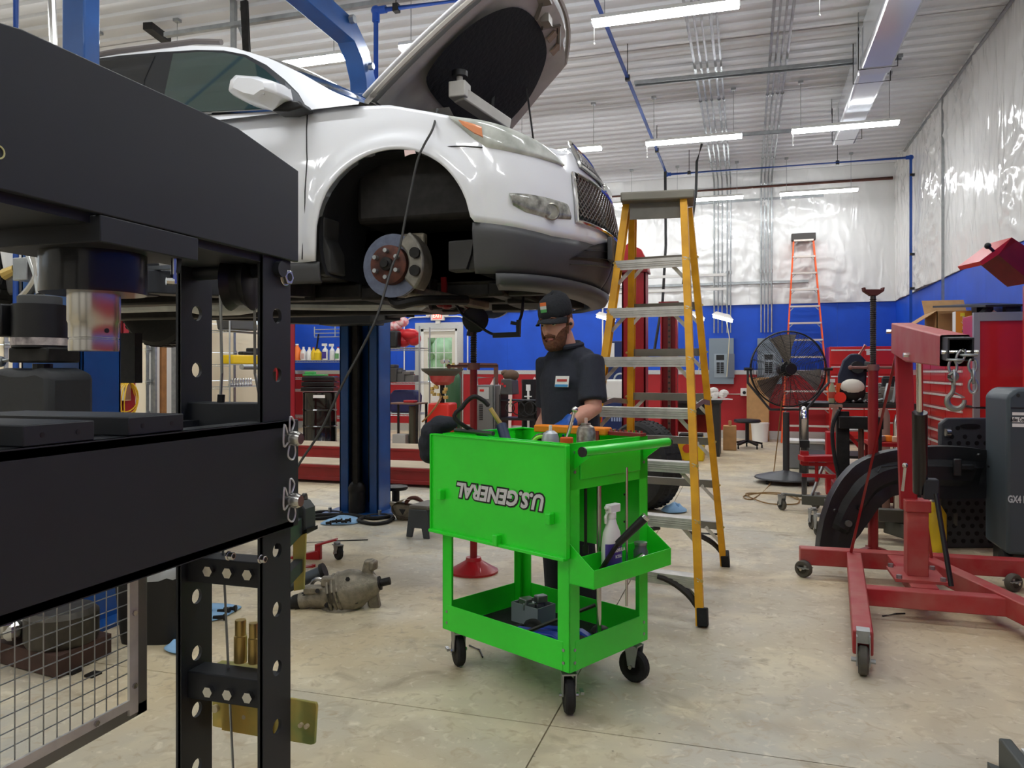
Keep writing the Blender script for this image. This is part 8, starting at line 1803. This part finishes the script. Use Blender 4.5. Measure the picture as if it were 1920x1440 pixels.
b = onZ(793, 1005); r = thing('step_stool', 'small grey plastic step stool left of the green cart', 'stool', b); u = RT; gm = mat('stool_grey', '3f4448', .5)
hh = .22; U_ = (RT*.45+FW*.9).normalized(); W_ = (RT*.9-FW*.45).normalized(); bx = b+RT*.03+FW*.06
build(MB().beam(bx-U_*.13+UP*hh, bx+U_*.13+UP*hh, .17, .03), 'top', mat('stool_top', '6a655c', .6), r, bevel=.01)
for s in (-1, 1):
    o_ = bx+U_*s*.115; build(MB().prism([(-.10, 0), (-.05, 0), (-.035, .07), (.035, .07), (.05, 0), (.10, 0), (.075, hh-.015), (-.075, hh-.015)], o_-U_*.009, W_, UP, .018), 'leg_panel', gm, r, bevel=.004); build(MB().prism([(-.03, .1), (.03, .1), (.025, .16), (-.025, .16)], o_-U_*.012*(1 if s < 0 else -1), W_, UP, .003), 'grip_recess', BLACK, r)
def towel(pts, lab, h=.006, crumple=0., Zoff=None):
    P_ = [onZ(px, py, 0.) for px, py in pts]; c = sum(P_, V())/len(P_); m = MB(); out = catmull(P_, 4, True); rows = []
    for k in (1, .7, .4, .1): rows.append([V((*(c+(p-c)*k).xy, h+(crumple*(1-k**2)*(.5+.5*noise.noise(V((p.x*9+k*3, p.y*9, k*5))))))) for p in out])
    m.grid(rows, cl=True); m.add(rows[-1], [tuple(range(len(out)))]); o = solo(m, 'shop_towel', BLUECLOTH, lab, 'towel', sm=50); md = o.modifiers.new('thick', 'SOLIDIFY'); md.thickness = .004
towel([(601, 984), (618, 974), (645, 965), (675, 975), (666, 983), (630, 985)], 'light blue shop towel with bolts at the foot of the blue column', .005, .03)
for k, (px, py) in enumerate(((622, 978), (632, 977), (640, 978), (648, 976), (611, 981))): p = onZ(px, py, .03); solo(MB().cyl(p, p+V((.03, .01, .004)), .011, n=8).cyl(p+V((.03, .01, .004)), p+V((.04, .014, .005)), .018, n=6), 'bolt_piece', DARKM, ('first', 'second', 'third', 'fourth', 'far left')[k]+' dark bolt on the blue towel by the column', 'bolt', 'bolts on the blue towel by the column')
towel([(326, 1164), (350, 1150), (395, 1134), (450, 1139), (440, 1148), (400, 1166)], 'light blue shop towel with bolts lying behind the press legs', .005, .012)
for k, (px, py) in enumerate(((408, 1146), (420, 1142), (400, 1158), (335, 1152))): p = onZ(px, py, .014); solo(MB().cyl(p, p+V((.05, .015, .003)), .01, n=8).cyl(p+V((.05, .015, .003)), p+V((.06, .018, .004)), .017, n=6), 'bolt_piece', DARKM, ('middle', 'rightmost', 'front', 'leftmost')[k]+' dark bolt on the towel behind the press', 'bolt', 'bolts on the towel behind the press')
towel([(308, 1222), (320, 1212), (345, 1213), (348, 1222), (330, 1230)], 'crumpled light blue towel beside the black trash can', .01, .05); towel([(322, 1200), (340, 1188), (352, 1192), (352, 1210), (335, 1208)], 'balled blue towel behind the press leg by the trash can', .01, .08)
towel([(1240, 958), (1262, 948), (1284, 955), (1285, 962), (1255, 964)], 'crumpled blue towel on the floor right of the leaning tyre', .01, .09)
# black hoses at the column foot
m = MB(); pl = catmull([onZ(px, py, .014) for px, py in ((570, 968), (600, 960), (640, 962), (620, 970), (580, 972), (600, 966), (660, 966), (700, 972), (735, 968), (728, 978), (700, 982), (672, 976), (690, 968), (724, 966), (738, 972))], 6)
solo(m.tube(pl, .016, 7), 'rubber_hose', RUBBER, 'black rubber hose coiled at the foot of the blue column', 'hose')
b = onZ(741, 948); b = onZ(742, 945); r = thing('flange_stand', 'black round-topped stand beside the far blue column', 'stand', b); z = W(0, 912, b.dot(FW)).z; build(MB().cyl(b, b+V((0, 0, z-.02)), .035), 'post', DARKM, r); build(MB().lathe([(.1, z-.03), (.11, z-.02), (.11, z), (.1, z+.004)], (b.x, b.y, 0), n=24), 'top_plate', DARKM, r); build(MB().cyl(b, b+V((0, 0, .015)), .09, n=20), 'foot', DARKM, r)
b = onZ(578, 950); b.z = .05; solo(MB().lathe([(.03, 0), (.06, .0), (.06, .03), (.045, .035), (.045, .06), (.03, .06)], b-RT*.02+V((0, 0, .012)), RT*-1, 18).cyl(b, b-RT*.16, .022, n=12), 'cv_joint', DARKM, 'dark drive-shaft joint stub behind the press pin', 'car part')
# trash can, pallet with parts at lower left
b = onZ(268, 1213); r = thing('trash_can', 'black plastic trash can with clear liner behind the press', 'trash can', b); h = W(0, 1070, b.dot(FW)).z; Zt = b.dot(FW)
w = .158
def rr_(w_, d_, z): return [b+RT*(x_*w_)+FW*(y_*d_+.12)+V((0, 0, z)) for x_, y_ in [(math.copysign(abs(math.cos(t))**.5, math.cos(t)), math.copysign(abs(math.sin(t))**.5, math.sin(t))) for t in [2*math.pi*k/28 for k in range(28)]]]
m = MB(); rows = [rr_(w*.82, .1, 0), rr_(w*.84, .105, .02), rr_(w, .13, h)]; m.grid(rows, cl=True); m.add(rows[0], [tuple(range(27, -1, -1))]); rows2 = rr_(w*.95, .12, h-.02); m.add(rows2, [tuple(range(28))]); build(m, 'bin', mat('bin_black', '1c1b1a', .6), r, sm=50)
m = MB(); m.grid([[p+V((rnd.uniform(-.006, .006), 0, rnd.uniform(-.01, .01))) for p in rr_(w*k, .13*k, zz_)] for k, zz_ in ((1.03, h-.04), (1.06, h+.005), (.98, h+.012))], cl=True); build(m, 'liner', mat('liner_clear', 'cfd3d6', .2, alpha=.6), r, sm=50)
p0, p1, p2 = onZ(108, 1232, .09), onZ(190, 1196, .09), onZ(0, 1205, .09)
r = thing('drip_pallet', 'rusty steel tray with greasy parts behind the wire guard', 'tray', (p0.x, p0.y, 0)); e1 = (p1-p0); e2 = (p2-p0)
q = p0+e1*1.2; m = MB(); m.poly3([p0, p0+e1*1.25, p0+e1*1.25+e2*1.4, p0+e2*1.4], (0, 0, -.085)); build(m, 'pallet', mat('rust_tray', '4a332a', .8, var=.4, scale=8), r)
for k in (0, 1): build(MB().box((p0.x-.02+k*.1, p0.y+.05, 0), (p0.x+.02+k*.1, p0.y+.1, .01)), 'skid', DARKM, r)
c = p0+e1*.55+e2*.35; solo(MB().lathe([(.13, 0), (.14, .02), (.14, .12), (.12, .14), (.1, .14)], V((c.x, c.y, .092)), n=26), 'hub_drum', mat('greasy_drum', '4b463d', .5, .4, var=.4, scale=20), 'round greasy hub on the rusty tray behind the wire guard', 'car part')
c = p0+e1*.1+e2*.9; m = MB()
for k in range(6): m.ball(V((c.x+rnd.uniform(-.05, .05), c.y+rnd.uniform(-.05, .05), .12+rnd.uniform(0, .1))), .045, 8, 6)
solo(m, 'foil_wad', STEEL, 'crumpled silver foil on the rusty tray at left edge', 'foil', sm=15)
# thin strips and debris on the floor
for k, (a_, b_, lb) in enumerate((((1655, 1155), (1697, 1150), 'short black cable tie on the floor under the hoist frame'), ((560, 1018), (690, 1012), 'thin black rod lying on the floor left of the cart'), ((880, 1210), (905, 1232), 'thin black wire under the cart left caster'))):
    p0, p1 = onZ(*a_, .004), onZ(*b_, .004); solo(MB().tube([p0, p0.lerp(p1, .5)+V((.01, .02, 0)), p1], .004, 5), 'wire_strip', BLACK, lb, 'wire')
# inspection lamp cable draped over the fender
L = [onY(820, 205, 3.62), onY(812, 240, 3.455), onY(795, 272, 3.44), onY(783, 300, 3.43), onY(772, 350, 3.42), onY(760, 410, 3.40), onY(748, 470, 3.38), onY(735, 500, 3.36), W(708, 590, 3.6), W(680, 650, 3.6), W(640, 725, 3.6), W(600, 810, 3.6), W(555, 880, 3.6), W(520, 960, 3.55), onZ(470, 1080, .01)]
solo(MB().tube(catmull(L, 5), .006, 6), 'tester_cable', mat('grey_cable', '3a3a38', .6), 'long grey tester cable draped over the fender down to the floor', 'cable')
p = onY(770, 286, 3.435); solo(MB().poly3([p+V((-.03, -.01, .012)), p+V((.025, -.01, .006)), p+V((.03, -.01, -.01)), p+V((.0, -.012, -.012)), p+V((-.025, -.012, -.02))], (0, .004, 0)), 'paper_tag', mat('pink_tag', 'e6c9c4', .7), 'small pink paper tag clipped to the cable at the wheel arch', 'tag')
